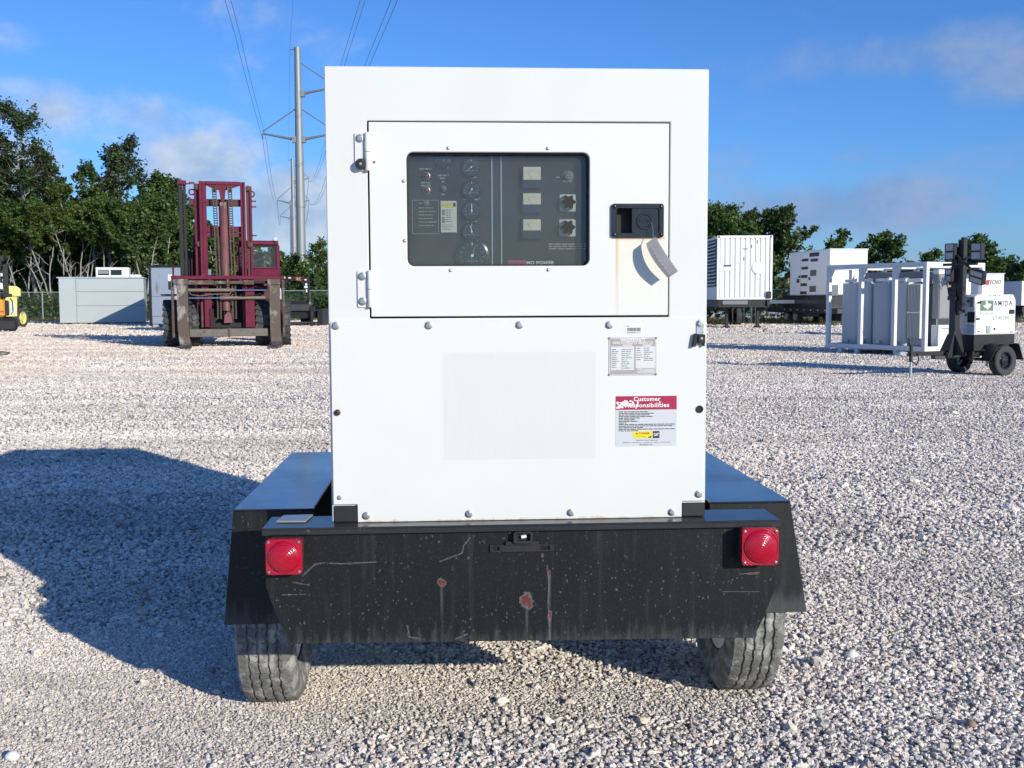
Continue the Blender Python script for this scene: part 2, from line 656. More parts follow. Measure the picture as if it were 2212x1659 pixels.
def gravel():
    P, SC = scatter_points()
    n = len(P)
    rng = np.random.default_rng(5)
    me = bpy.data.meshes.new('gravel')
    me.vertices.add(n)
    me.vertices.foreach_set('co', P.astype(np.float32).ravel())
    sc = np.stack([SC * rng.uniform(.8, 1.35, n), SC * rng.uniform(.75, 1.2, n), SC * rng.uniform(.55, .95, n)], 1)
    a = me.attributes.new('chip_size', 'FLOAT_VECTOR', 'POINT')
    a.data.foreach_set('vector', sc.astype(np.float32).ravel())
    ro = np.stack([rng.uniform(-.5, .5, n), rng.uniform(-.5, .5, n), rng.uniform(0, 6.28, n)], 1)
    a = me.attributes.new('chip_turn', 'FLOAT_VECTOR', 'POINT')
    a.data.foreach_set('vector', ro.astype(np.float32).ravel())
    a = me.attributes.new('chip_kind', 'INT', 'POINT')
    a.data.foreach_set('value', rng.integers(0, 8, n).astype(np.int32))
    o = bpy.data.objects.new('gravel', me)
    COL.objects.link(o)
    mt = stone_material()
    ng = bpy.data.node_groups.new('scatter chips', 'GeometryNodeTree')
    ng.interface.new_socket('Geometry', in_out='INPUT', socket_type='NodeSocketGeometry')
    ng.interface.new_socket('Geometry', in_out='OUTPUT', socket_type='NodeSocketGeometry')
    N, L = ng.nodes, ng.links
    gi, go = N.new('NodeGroupInput'), N.new('NodeGroupOutput')
    gti = N.new('GeometryNodeGeometryToInstance')
    for k in range(8):
        ico = N.new('GeometryNodeMeshIcoSphere')
        ico.inputs['Radius'].default_value = 1.0
        ico.inputs['Subdivisions'].default_value = 2
        pos = N.new('GeometryNodeInputPosition')
        addv = N.new('ShaderNodeVectorMath')
        addv.operation = 'ADD'
        addv.inputs[1].default_value = (k * 3.7, k * 5.1 + 2, k * 1.3)
        nz_ = N.new('ShaderNodeTexNoise')
        nz_.inputs['Scale'].default_value = 1.15
        nz_.inputs['Detail'].default_value = 1.0
        sub = N.new('ShaderNodeVectorMath')
        sub.operation = 'SUBTRACT'
        sub.inputs[1].default_value = (.5, .5, .5)
        scl = N.new('ShaderNodeVectorMath')
        scl.operation = 'SCALE'
        scl.inputs['Scale'].default_value = 2.1
        sp = N.new('GeometryNodeSetPosition')
        L.new(pos.outputs[0], addv.inputs[0])
        L.new(addv.outputs[0], nz_.inputs['Vector'])
        L.new(nz_.outputs['Color'], sub.inputs[0])
        L.new(sub.outputs[0], scl.inputs[0])
        L.new(scl.outputs[0], sp.inputs['Offset'])
        L.new(ico.outputs['Mesh'], sp.inputs['Geometry'])
        ss = N.new('GeometryNodeSetShadeSmooth')
        ss.inputs['Shade Smooth'].default_value = False
        L.new(sp.outputs[0], ss.inputs[0])
        sm = N.new('GeometryNodeSetMaterial')
        sm.inputs['Material'].default_value = mt
        L.new(ss.outputs[0], sm.inputs[0])
        L.new(sm.outputs[0], gti.inputs[0])

    def attr(nm, typ):
        nd = N.new('GeometryNodeInputNamedAttribute')
        nd.data_type = typ
        nd.inputs['Name'].default_value = nm
        return nd.outputs[0]
    mp = N.new('GeometryNodeMeshToPoints')
    ip = N.new('GeometryNodeInstanceOnPoints')
    ip.inputs['Pick Instance'].default_value = True
    L.new(gi.outputs[0], mp.inputs[0])
    L.new(mp.outputs[0], ip.inputs['Points'])
    L.new(gti.outputs[0], ip.inputs['Instance'])
    L.new(attr('chip_kind', 'INT'), ip.inputs['Instance Index'])
    e2r = N.new('FunctionNodeEulerToRotation')
    L.new(attr('chip_turn', 'FLOAT_VECTOR'), e2r.inputs[0])
    L.new(e2r.outputs[0], ip.inputs['Rotation'])
    L.new(attr('chip_size', 'FLOAT_VECTOR'), ip.inputs['Scale'])
    L.new(ip.outputs[0], go.inputs[0])
    md = o.modifiers.new('scatter chips', 'NODES')
    md.node_group = ng
    tag(o, 'loose pale grey crushed stone covering the yard', kind='stuff')
    print('stones', n)


gravel()


def pebble(label, px, py, r, col, seed):
    P = on_ground(px, py)
    rr = random.Random(seed)
    bm = bmesh.new()
    bmesh.ops.create_icosphere(bm, subdivisions=3, radius=1.0)
    ph = [rr.uniform(0, 6) for _ in range(4)]
    for v in bm.verts:
        k = 1 + .14 * math.sin(2.1 * v.co.x + ph[0]) + .12 * math.sin(2.6 * v.co.y + ph[1]) + .09 * math.sin(3.3 * v.co.z + ph[2])
        v.co = Vector((v.co.x * r * 1.25, v.co.y * r, v.co.z * r * .8)) * k
    me = bpy.data.meshes.new('pebble')
    bm.to_mesh(me)
    bm.free()
    me.materials.append(paint('pebble stone', col, .85, var=.35, vs=60, bump=.3, bs=200))
    me.shade_smooth()
    o = bpy.data.objects.new('pebble', me)
    COL.objects.link(o)
    o.location = (P.x, P.y, r * .72)
    tag(o, label, 'stone')


pebble('rounded brown stone lying alone on the gravel in the lower right corner', 2096, 1572, .017, (.30, .20, .15), 1)
pebble('pale oval stone just right of the rounded brown one', 2142, 1608, .014, (.62, .58, .52), 2)
pebble('large white stone on the dusty gravel in the lower left corner', 28, 1640, .019, (.78, .75, .71), 3)
pebble('flat white stone on the sunlit gravel right of the right tyre', 1840, 1422, .019, (.80, .79, .77), 4)

# ================================================================== generator on its trailer
def door_material():
    m, t, b = newmat('door paint')
    p = t.obj()
    x, y, z = t.xyz(p)
    n1 = t.noise(p, 2.5, 4)
    k = t.add(.975, t.mul(n1, .05))
    c = t.mix(1.0, (.68, .68, .66), t.vec(k, k, k), 'MULTIPLY')
    # rust-tinted run-off under the latch
    wob = t.mul(t.sub(t.noise(t.scale(p, (30, 1, 6)), 1.0, 4), .5), .012)
    xx = t.add(x, wob)
    inside = t.mul(t.step(xx, .300, .306), t.step(xx, .462, .452))
    below = t.mul(t.step(z, 1.700, 1.692), t.add(.25, t.mul(t.step(z, 1.44, 1.70), .75)))
    stv = t.add(.55, t.mul(t.noise(t.scale(p, (55, 1, 3)), 1.0, 4), .8))
    area = t.mul(t.mul(inside, below), stv)
    c = t.mix(t.m('MULTIPLY', area, .38, clamp=True), c, (.74, .66, .44))
    edge = t.mul(t.mul(t.m('EXPONENT', t.mul(t.m('POWER', t.m('DIVIDE', t.sub(xx, .308), .0045), 2.0), -1.0)), below), .75)
    c = t.mix(edge, c, (.60, .33, .14))
    lip = t.mul(t.mul(inside, t.m('EXPONENT', t.mul(t.m('POWER', t.m('DIVIDE', t.sub(z, 1.690), .006), 2.0), -1.0))), .8)
    c = t.mix(lip, c, (.62, .36, .22))
    # old scuffs and a chip by the upper hinge
    sc = t.mul(t.step(t.noise(t.scale(p, (9, 1, 22)), 3.0, 6, .7), .70, .78), .22)
    c = t.mix(sc, c, (.50, .50, .50))
    dx, dz = t.sub(x, -.448), t.sub(z, 1.922)
    d = t.m('SQRT', t.add(t.mul(dx, dx), t.mul(dz, dz)))
    c = t.mix(t.step(d, .0055, .003), c, (.30, .07, .04))
    t.set(b.inputs['Base Color'], c)
    b.inputs['Roughness'].default_value = .42
    b.inputs['Specular IOR Level'].default_value = .4
    return m


def lower_panel_material(x0, x1, z0, z1):
    m, t, b = newmat('lower panel paint')
    p = t.obj()
    x, y, z = t.xyz(p)
    n1 = t.noise(p, 2.5, 4)
    k = t.add(.975, t.mul(n1, .05))
    c = t.mix(1.0, (.68, .68, .655), t.vec(k, k, k), 'MULTIPLY')
    # outline of a sticker taken off long ago, with runs through it
    ins = t.mul(t.mul(t.step(x, x0, x0 + .003), t.step(x, x1, x1 - .003)), t.mul(t.step(z, z0, z0 + .003), t.step(z, z1, z1 - .003)))
    mott = t.add(.6, t.mul(t.noise(t.scale(p, (40, 1, 5)), 1.0, 5), .7))
    c = t.mix(t.mul(t.mul(ins, mott), .25), c, (.50, .50, .495))
    # rust creeping up from the bottom edge
    rz = t.step(t.add(z, t.mul(t.noise(p, 26, 5, .7), -.035)), .790, .776)
    c = t.mix(t.mul(rz, .75), c, (.42, .25, .15))
    fl = t.mul(t.step(t.noise(p, 42, 5, .75), .70, .76), .22)
    c = t.mix(fl, c, (.5, .49, .47))
    for (bx_, bz_, ln, am) in ((.355, 1.423, .05, .20), (.243, .812, .03, .5), (.593, 1.118, .06, .4), (.593, .86, .04, .25), (-.086, .812, .03, .25)):
        dx = t.m('ABSOLUTE', t.add(t.sub(x, bx_), t.mul(t.sub(t.noise(p, 40, 2), .5), .006)))
        dr = t.mul(t.step(dx, .005, .001), t.mul(t.step(z, bz_, bz_ - .008), t.step(z, bz_ - ln, bz_ - .01)))
        c = t.mix(t.mul(dr, am), c, (.55, .36, .18))
    dirt = t.mul(t.step(t.noise(t.scale(p, (5, 1, 2.2)), 1.6, 7, .68), .55, .85), .16)
    c = t.mix(dirt, c, (.58, .56, .52))
    t.set(b.inputs['Base Color'], c)
    b.inputs['Roughness'].default_value = .36
    b.inputs['Specular IOR Level'].default_value = .45
    t.set(b.inputs['Normal'], t.bump(t.noise(p, 2.6, 2), .12, .02))
    return m


def worn_black(rust=(), scratch=()):
    """black painted steel with dried splashes, chips down to red primer and pale scratches at given places (x, z)"""
    m, t, b = newmat('worn black panel')
    p = t.obj()
    x, y, z = t.xyz(p)
    base = t.mix(t.noise(p, 5, 5), (.006, .0066, .0078), (.0135, .014, .015))
    streak = t.step(t.noise(t.scale(p, (34, 1, 2.2)), 1.0, 6, .65), .52, .80)
    base = t.mix(t.mul(streak, .40), base, (.045, .048, .05))
    # splashes
    wp = t.n('ShaderNodeVectorMath', operation='ADD')
    t.set(wp.inputs[0], p)
    t.set(wp.inputs[1], t.scale(t.noise(p, 40, 2, out=1), (.012, .012, .02)))
    v = t.vor(t.scale(wp.outputs[0], (1, 1, .75)), 62)
    msk = t.step(t.noise(p, 4.5, 3), .40, .62)
    sp = t.mul(t.step(v, .23, .08), t.add(.15, msk))
    base = t.mix(t.m('MULTIPLY', sp, .75, clamp=True), base, (.085, .10, .103))
    v2 = t.vor(wp.outputs[0], 150)
    base = t.mix(t.mul(t.step(v2, .24, .10), .34), base, (.10, .115, .115))
    low = t.mul(t.step(t.add(z, t.mul(t.noise(t.scale(p, (45, 1, 7)), 1.0, 4), -.22)), .36, .27), .34)
    base = t.mix(low, base, (.13, .14, .138))
    nd = t.sub(t.noise(p, 60, 5, .75), .5)
    nlow = t.sub(t.noise(p, 55, 2, .5), .5)
    for (cx, cz, rx, rz_) in rust:
        dx = t.m('DIVIDE', t.sub(x, cx), rx)
        dz = t.m('DIVIDE', t.sub(z, cz), rz_)
        d = t.add(t.m('SQRT', t.add(t.mul(dx, dx), t.mul(dz, dz))), t.add(t.mul(nd, 1.8), t.mul(nlow, 1.3)))
        base = t.mix(t.step(d, 1.35, 1.1), base, (.11, .105, .10))
        base = t.mix(t.step(d, 1.0, .8), base, (.12, .03, .034))
        if rz_ < .008:
            continue
        run = t.mul(t.step(t.m('ABSOLUTE', t.add(t.sub(x, cx), t.mul(nd, .006))), .006, .002), t.mul(t.step(z, cz, cz - .01), t.step(z, cz - .16, cz - .04)))
        base = t.mix(t.mul(run, .38), base, (.13, .135, .135))
    for (ax, az_, bx, bz, wdt, colr) in scratch:
        L2 = (bx - ax) ** 2 + (bz - az_) ** 2
        px_, pz = t.sub(x, ax), t.sub(z, az_)
        h = t.m('DIVIDE', t.add(t.mul(px_, bx - ax), t.mul(pz, bz - az_)), L2, clamp=True)
        ex_, ez = t.sub(px_, t.mul(h, bx - ax)), t.sub(pz, t.mul(h, bz - az_))
        d = t.add(t.m('SQRT', t.add(t.mul(ex_, ex_), t.mul(ez, ez))), t.add(t.mul(nd, wdt * 1.6), t.mul(nlow, wdt * 2.6)))
        base = t.mix(t.mul(t.step(d, wdt * .8, wdt * .25), t.add(.22, t.mul(t.step(nlow, -.12, .15), .42))), base, colr)
    t.set(b.inputs['Base Color'], base)
    t.set(b.inputs['Roughness'], t.add(.42, t.mul(t.m('MAXIMUM', sp, streak), .3)))
    b.inputs['Specular IOR Level'].default_value = .3
    t.set(b.inputs['Normal'], t.bump(t.noise(p, 3, 2), .15, .02))
    return m


def generator():
    T = thing('trailer_generator', 'large white diesel generator on black two wheeled trailer seen from behind', 'generator',
              T_O, T_YAW)
    YF = .055
    # ---- housing: walls round a cavity, rear wall a frame round the door
    h = MB()
    t_ = .03
    X, ZB, ZT, YE = .596, .80, 2.2126, 2.33
    DX0, DX1, DZ0, DZ1 = -.4686, .4756, 1.4411, 2.0498
    y2 = YF + .0255
    h.plate(rect(-X, ZB, X, ZT), YF, YF + .025, white, holes=[rect(DX0, DZ0, DX1, DZ1)])
    h.box((-X, y2, ZT - .03), (X, YE, ZT), white)                                    # roof
    h.box((-X, y2, ZB), (-X + t_, YE, ZT - .0305), white)
    h.box((X - t_, y2, ZB), (X, YE, ZT - .0305), white)
    h.box((-X + t_ + .0005, YE - t_, ZB), (X - t_ - .0005, YE, ZT - .0305), white)
    h.box((-X + t_ + .0005, y2, ZB), (X - t_ - .0005, YE - t_ - .0005, ZB + .03), white)
    h.build('housing', T, bevel=.0025, smooth=35)
    c = MB()
    c.box((DX0 - .02, YF + .13, DZ0 - .02), (DX1 + .02, YF + .15, DZ1 + .02), black_in)
    for a, b_ in (((DX0 - .025, YF + .026, DZ0 - .03), (DX1 + .02, YF + .13, DZ0 - .004)), ((DX0 - .025, YF + .026, DZ1 + .004), (DX1 + .02, YF + .13, DZ1 + .03)),
                  ((DX0 - .03, YF + .026, DZ0 - .004), (DX0 - .004, YF + .13, DZ1 + .004)), ((DX1 + .004, YF + .026, DZ0 - .004), (DX1 + .03, YF + .13, DZ1 + .004))):
        c.box(a, b_, black_in)
    c.build('door_recess', T)  # black lining stands in for the shade seen through the door gap
    # little knob on the right side near the roof
    k = MB()
    kx, kz = tl(1536, 170, YF + .1)
    k.cyl((X, YF + .10, kz), (X + .012, YF + .10, kz), .008, steel, seg=10)
    k.build('side_stud', T, smooth=40)

    # ---- door with its window
    d = MB()
    wx0, wz0 = tl(880, 575, YF - .004)
    wx1, wz1 = tl(1274, 329, YF - .004)
    win = rrect(wx0, wz0, wx1, wz1, .022, 6)
    dm = door_material()
    la0, lc0 = tl(1321, 513, YF - .01)
    la1, lc1 = tl(1434, 440, YF - .01)
    lhole = (la0 + .014, lc0 + .012, la1 - .012, lc1 - .012)
    d.plate(rect(DX0 + .0055, DZ0 + .006, DX1 - .0055, DZ1 - .0055), YF - .004, YF + .018, dm, holes=[win, rrect(*lhole, .008, 4)])
    door = d.build('access_door', T, bevel=.0015)
    g_ = MB()
    ring = rrect(wx0 - .004, wz0 - .004, wx1 + .004, wz1 + .004, .024, 6)
    ring2 = rrect(wx0 + .006, wz0 + .006, wx1 - .006, wz1 - .006, .018, 6)
    g_.plate(ring, YF + .0185, YF + .026, black_rub, holes=[ring2])
    g_.build('window_gasket', door)
    pm = bpy.data.materials.new('dusty window pane')
    pm.use_nodes = True
    pm.node_tree.nodes.clear()
    t = NT(pm.node_tree)
    p = t.obj()
    tr = t.n('ShaderNodeBsdfTransparent')
    tr.inputs[0].default_value = (.86, .88, .88, 1)
    df = t.n('ShaderNodeBsdfDiffuse')
    df.inputs[0].default_value = (.47, .46, .42, 1)
    gl = t.n('ShaderNodeBsdfGlossy')
    gl.inputs['Roughness'].default_value = .06
    fr = t.n('ShaderNodeFresnel')
    fr.inputs[0].default_value = 1.45
    film = t.add(.022, t.mul(t.noise(t.scale(p, (3, 1, 2)), 3.0, 6, .65), .06))
    scr = t.mul(t.step(t.noise(t.scale(p, (30, 1, 5)), 2.0, 5, .8, dist=1.5), .66, .80), .05)
    m1 = t.n('ShaderNodeMixShader')
    t.set(m1.inputs[0], t.add(film, scr))
    t.set(m1.inputs[1], tr.outputs[0])
    t.set(m1.inputs[2], df.outputs[0])
    m2 = t.n('ShaderNodeMixShader')
    t.set(m2.inputs[0], fr.outputs[0])
    t.set(m2.inputs[1], m1.outputs[0])
    t.set(m2.inputs[2], gl.outputs[0])
    o_ = t.n('ShaderNodeOutputMaterial')
    t.set(o_.inputs[0], m2.outputs[0])
    pa = MB()
    pa.plate(rrect(wx0 - .003, wz0 - .003, wx1 + .003, wz1 + .003, .024, 6), YF + .0270, YF + .030, pm)
    pa.build('window_pane', door)
    sc = MB()
    sc.lathe([(.0001, -.0045), (.003, -.004), (.0052, -.002), (.0055, 0)], (0, 0, 0), (0, 1, 0), steel, seg=10)
    s0 = None
    for (px, py) in ((968, 320), (1183, 321), (872, 391), (874, 520), (973, 584), (1184, 583)):
        x, z = tl(px, py, YF - .004)
        if s0 is None:
            s0 = sc.build('screw', door, loc=(x, YF - .004, z), smooth=50)
        else:
            share(s0, door, (x, YF - .004, z))

    # ---- hex bolt, shared by hinges and lower panel
    bo = MB()
    bo.lathe([(.0125, 0), (.0125, -.002), (.0115, -.0025)], (0, 0, 0), (0, 1, 0), steel, seg=20)
    bo.lathe([(.0085, -.0025), (.0085, -.008), (.0075, -.0095), (.0001, -.0098)], (0, 0, 0), (0, 1, 0), steel, seg=6, a0=.3)
    BOLT = [None]

    def bolt(px, py, parent, y, s=1.0):
        x, z = tl(px, py, y)
        if BOLT[0] is None:
            BOLT[0] = bo.build('bolt', parent, loc=(x, y, z), smooth=30)
            o = BOLT[0]
        else:
            o = share(BOLT[0], parent, (x, y, z))
        o.scale = (s, s, s)
        o.rotation_euler = (0, random.uniform(0, 1), 0)
        return o

    for (lx0, lx1, bx0, bx1, py0, py1, bolts) in ((766, 790, 787, 801, 286, 369, ((777, 299),)), (772, 796, 793, 806, 584, 664, ((782, 597), (783, 651)))):
        hb = MB()
        x0, z1 = tl(lx0, py0, YF - .006)
        x1, z0 = tl(lx1, py1, YF - .006)
        hb.plate(rrect(x0, z0, x1 + .01, z1, .006, 3), YF - .006, YF, white)
        b0, _ = tl(bx0, py0, YF - .012)
        b1, _ = tl(bx1, py1, YF - .012)
        xc, rr = (b0 + b1) / 2, (b1 - b0) / 2
        zm = (z0 + z1) / 2
        hb.lathe([(rr * .7, z0), (rr, z0 + .004), (rr, zm - .002), (rr * .82, zm - .002)], (xc, YF - .012, 0), (0, 0, 1), white, seg=16)
        hb.lathe([(rr * .82, zm), (rr, zm), (rr, z1 - .004), (rr * .7, z1)], (xc, YF - .012, 0), (0, 0, 1), white, seg=16)
        hb.lathe([(rr * .84, zm - .002), (rr * .84, zm)], (xc, YF - .012, 0), (0, 0, 1), rust_stain, seg=16)
        hg = hb.build('hinge', T, smooth=40)
        for bp in bolts:
            bolt(*bp, hg, YF - .006)
        if len(bolts) == 1:
            rb = MB()
            x, z = tl(779, 354, YF - .02)
            rb.lathe([(.016, 0), (.017, -.012), (.015, -.02), (.008, -.022), (.007, -.016), (.0001, -.016)], (x, YF - .006, z), (0, 1, 0), black_rub, seg=20)
            rb.lathe([(.0055, -.016), (.0055, -.019), (.0001, -.0195)], (x, YF - .006, z), (0, 1, 0), steel, seg=6)
            rb.build('rubber_bumper', hg, smooth=40)

    # ---- paddle latch
    lt = MB()
    gloss = paint('black latch', (.014, .012, .012), .22, var=.35, vs=30, coat=.3)
    a0, c0 = tl(1321, 513, YF - .01)
    a1, c1 = tl(1434, 440, YF - .01)
    yo = YF - .013
    hole = rrect(a0 + .016, c0 + .014, a1 - .014, c1 - .014, .008, 4)
    lt.plate(rrect(a0, c0, a1, c1, .008, 4), yo, YF - .0042, gloss, holes=[hole])
    lt.box((a0 + .012, YF + .030, c0 + .010), (a1 - .010, YF + .032, c1 - .010), black_in)
    for q in ((a0 + .009, c0 + .009), (a1 - .009, c0 + .009), (a0 + .009, c1 - .009), (a1 - .009, c1 - .009)):
        lt.lathe([(.006, 0), (.0055, -.003), (.0001, -.004)], (q[0], yo, q[1]), (0, 1, 0), gloss, seg=10)
    latch = lt.build('latch', T, bevel=.002, smooth=35)
    pd = MB()
    p0, q0 = tl(1372, 508, YF)
    p1, q1 = tl(1420, 450, YF)
    pd.plate(rrect(p0 - .012, q0 + .006, p1 + .002, q1, .006, 4), YF - .008, YF + .004, gloss)
    xk, zk = (p0 + p1) / 2 - .004, (q0 + q1) / 2 + .001
    pd.lathe([(.027, 0), (.026, -.004), (.020, -.004), (.019, -.001)], (xk - .002, YF - .008, zk), (0, 1, 0), gloss, seg=24)
    pd.cbox((xk - .006, YF - .010, zk + .003), (.024, .004, .005), black_in, (0, R(-8), 0))
    pd.build('paddle', latch, bevel=.0012, smooth=35)
    wr = MB()
    w0 = tl(1400, 477, YF - .015)
    w1 = tl(1408, 482, YF - .02)
    w2 = tl(1410, 500, YF - .03)
    w3 = tl(1411, 520, YF - .045)
    wr.tube([(w0[0] - .004, YF - .008, w0[1]), (w0[0], YF - .014, w0[1] + .003), (w1[0], YF - .02, w1[1]), (w2[0], YF - .032, w2[1]), (w3[0], YF - .0475, w3[1]), (w3[0], YF - .056, w3[1] - .004)], .0011, chrome, 6)

    # ---- tag hanging from the latch
    gt = MB()
    tgm = paint('grey plastic tag', (.30, .30, .315), .55, var=.05)
    rows = 12
    Lc = []
    for i in range(rows + 1):
        f = i / rows
        lx, ly = (1393, 524) if i == 0 else (0, 0)
        # two long edges as seen, top to bottom
        ex_l = 1396 + (1443 - 1396) * (f ** 1.25) - 6 * math.sin(f * math.pi) * .5
        ey_l = 526 + (601 - 526) * f
        ex_r = 1417 + (1465 - 1417) * (f ** 1.15)
        ey_r = 511 + (586 - 511) * f
        y = YF - .048 - .018 * math.sin(f * math.pi * .8)
        Lc.append((tl(ex_l, ey_l, y), tl(ex_r, ey_r, y - .006), y))
    vs, fs = [], []
    for (l, r_, y) in Lc:
        for (pt, dy) in ((l, 0), (r_, -.006)):
            vs.append((pt[0], y + dy, pt[1]))
    n = len(vs)
    vs += [(v[0], v[1] + .0012, v[2]) for v in vs[:n]]
    for i in range(rows):
        fs.append((2 * i, 2 * i + 1, 2 * i + 3, 2 * i + 2))
        fs.append((n + 2 * i, n + 2 * i + 2, n + 2 * i + 3, n + 2 * i + 1))
        fs.append((2 * i, 2 * i + 2, n + 2 * i + 2, n + 2 * i))
        fs.append((2 * i + 1, n + 2 * i + 1, n + 2 * i + 3, 2 * i + 3))
    fs += [(0, n, n + 1, 1), (2 * rows, 2 * rows + 1, n + 2 * rows + 1, n + 2 * rows)]
    gt.add(vs, fs, tgm)
    G = thing('inspection_tag', 'curled grey plastic tag wired to the black latch of the door', 'tag', T_O, T_YAW)
    gt.build('tag_strip', G, recalc=True)
    wr.build('tie_wire', G, smooth=60)
    pr = MB()
    tp = paint('tag print', (.10, .10, .11), .6, var=.02)
    for i in range(23):
        f = .17 + .80 * i / 22
        j = min(int(f * rows), rows - 1)
        u = f * rows - j
        A = Vector(vs[2 * j]).lerp(Vector(vs[2 * j + 2]), u)
        B = Vector(vs[2 * j + 1]).lerp(Vector(vs[2 * j + 3]), u)
        for (s0_, s1_, th) in ((.05, .34, .0026), (.40, .95, .0007)):
            pA, pB = A.lerp(B, s0_), A.lerp(B, s1_ - (.06 if i % 3 else 0))
            dn = Vector((0, -.0006, 0))
            dz = Vector((.6, 0, -.8)) * th
            pr.add([pA + dn, pB + dn, pB + dn + dz, pA + dn + dz], [(0, 1, 2, 3)], tp)
    pr.build('tag_print', G)
    ho = MB()
    hx, hz = tl(1411, 528, YF - .055)
    ho.lathe([(.0055, -.0012), (.0055, -.0002), (.0001, -.0002)], (hx + .001, YF - .0535, hz), (0, 1, 0), black_print, seg=12)
    ho.build('eyelet', G)

    # ---- instrument panel behind the pane
    ins = MB()
    YP = YF + .052
    pan = paint('instrument panel', (.010, .0104, .011), .6, var=.2)
    ins.box((wx0 - .07, YP, wz0 - .07), (wx1 + .09, YP + .012, wz1 + .07), pan)
    ip = ins.build('instrument_panel', T)
    pl = MB()
    for px in (1063, 1083):
        x, _ = tl(px, 450, YP - .004)
        pl.box((x - .0022, YP - .004, wz0 - .05), (x + .0022, YP, wz1 + .04), paint('panel edge trim', (.52, .54, .55), .3, .6))
    pl.build('trim_strip', ip)
    face = paint('gauge face', (.13, .135, .14), .5)
    ivory = paint('meter face', (.62, .60, .47), .5, var=.04)

    def gauge(px, py, r, ang):
        x, z = tl(px, py, YP - .012)
        gb = MB()
        gb.lathe([(r * 1.22, 0), (r * 1.2, -.012), (r * 1.05, -.014), (r, -.010)], (0, 0, 0), (0, 1, 0), black_paint, seg=28)
        gb.lathe([(r, -.0095), (.0001, -.0098)], (0, 0, 0), (0, 1, 0), face, seg=28)
        for k in range(11):
            a = R(-120 + 24 * k)
            gb.bar((r * .72 * math.sin(a), -.0102, r * .72 * math.cos(a)), (r * .93 * math.sin(a), -.0102, r * .93 * math.cos(a)), r * .06, .0004, white_print)
        gb.bar((-r * .25 * math.sin(ang), -.0110, -r * .25 * math.cos(ang)), (r * .72 * math.sin(ang), -.0110, r * .72 * math.cos(ang)), r * .10, .0006, white_print)
        gb.lathe([(r * .12, -.011), (r * .10, -.0125), (.0001, -.0127)], (0, 0, 0), (0, 1, 0), white_print, seg=10)
        for k in range(4):
            xx = r * (-.35 + .2 * k)
            gb.box((xx, -.0103, -r * .45), (xx + r * .13, -.0101, -r * .36), grey_print)
        return gb.build('gauge', ip, loc=(x, YP, z), smooth=35)

    for (px, py, r, a) in ((1018, 361, .0255, R(-130)), (1019, 409, .0255, R(-150)), (1019, 455, .0255, R(0)), (1019, 500, .0255, R(-10)), (1020, 552, .044, R(18)),):
        gauge(px, py, r, a)

    def meter(px0, py0, px1, py1):
        x0, z1 = tl(px0, py0, YP - .012)
        x1, z0 = tl(px1, py1, YP - .012)
        b_ = MB()
        b_.box((x0 - .003, YP - .018, z0 - .026), (x1 + .003, YP, z1 + .003), black_paint)
        b_.box((x0, YP - .0195, z0), (x1, YP - .0182, z1), ivory)
        cx = (x0 + x1) / 2
        for k in range(13):
            a = R(-48 + 8 * k)
            rr = (z1 - z0) * .95
            b_.bar((cx + rr * .80 * math.sin(a), YP - .0198, z0 - .004 + rr * .80 * math.cos(a)), (cx + rr * .93 * math.sin(a), YP - .0198, z0 - .004 + rr * .93 * math.cos(a)), .0007, .0003, black_print)
        b_.bar((cx - .002, YP - .0201, z0 + .001), (cx - .014, YP - .0201, z1 - .012), .0012, .0004, black_print)
        b_.build('meter', ip, bevel=.0008)

    for (a, b_) in ((361, 389), (418, 442), (474, 498)):
        meter(1130, a, 1168, b_)
    # selector switches on pale plates
    pale = paint('switch plate', (.58, .59, .58), .45, var=.05)
    for (px, py) in ((1227, 438), (1226, 492)):
        x, z = tl(px, py, YP - .01)
        b_ = MB()
        b_.plate(rrect(x - .026, z - .027, x + .026, z + .027, .004, 3), YP - .004, YP, pale)
        kn = []
        for i in range(36):
            a = 2 * math.pi * i / 36
            rr = .0215 + .0035 * math.cos(6 * a)
            kn.append((x + rr * math.cos(a), z + .001 + rr * math.sin(a)))
        b_.plate(kn, YP - .026, YP - .004, black_rub)
        b_.build('selector_switch', ip, bevel=.001, smooth=35)
    # toggle, lamp, key switch, red lamps
    for (px, py, r, m_) in ((1227, 380, .012, face), (958, 407, .006, face), (920, 439, .007, face)):
        x, z = tl(px, py, YP - .006)
        sm = MB()
        sm.lathe([(r * 1.5, 0), (r * 1.5, -.003), (r, -.004), (r * .9, -.012), (.0001, -.013)], (x, YP, z), (0, 1, 0), m_, seg=14)
        sm.build('toggle_switch', ip, smooth=35)
    redl = paint('red lamp lens', (.16, .016, .014), .25)
    for (px, py) in ((921, 380), (921, 411)):
        x, z = tl(px, py, YP - .006)
        b_ = MB()
        b_.lathe([(.013, 0), (.013, -.005), (.010, -.007)], (x, YP, z), (0, 1, 0), steel, seg=16)
        b_.lathe([(.010, -.006), (.009, -.012), (.005, -.016), (.0001, -.017)], (x, YP, z), (0, 1, 0), redl, seg=16)
        b_.build('indicator_lamp', ip, smooth=40)
    x, z = tl(957, 346, YP - .01)
    b_ = MB()
    b_.lathe([(.026, 0), (.026, -.006), (.022, -.008), (.0001, -.008)], (x, YP, z), (0, 1, 0), black_paint, seg=24)
    b_.cbox((x + .001, YP - .009, z), (.003, .004, .014), face)
    b_.build('dial', ip, smooth=35)
    # outlined legend box, white instruction card, small captions
    dimw = paint('dim print', (.26, .27, .27), .6, var=.02)
    b_ = MB()
    x0, z1 = tl(890, 432, YP)
    x1, z0 = tl(948, 505, YP)
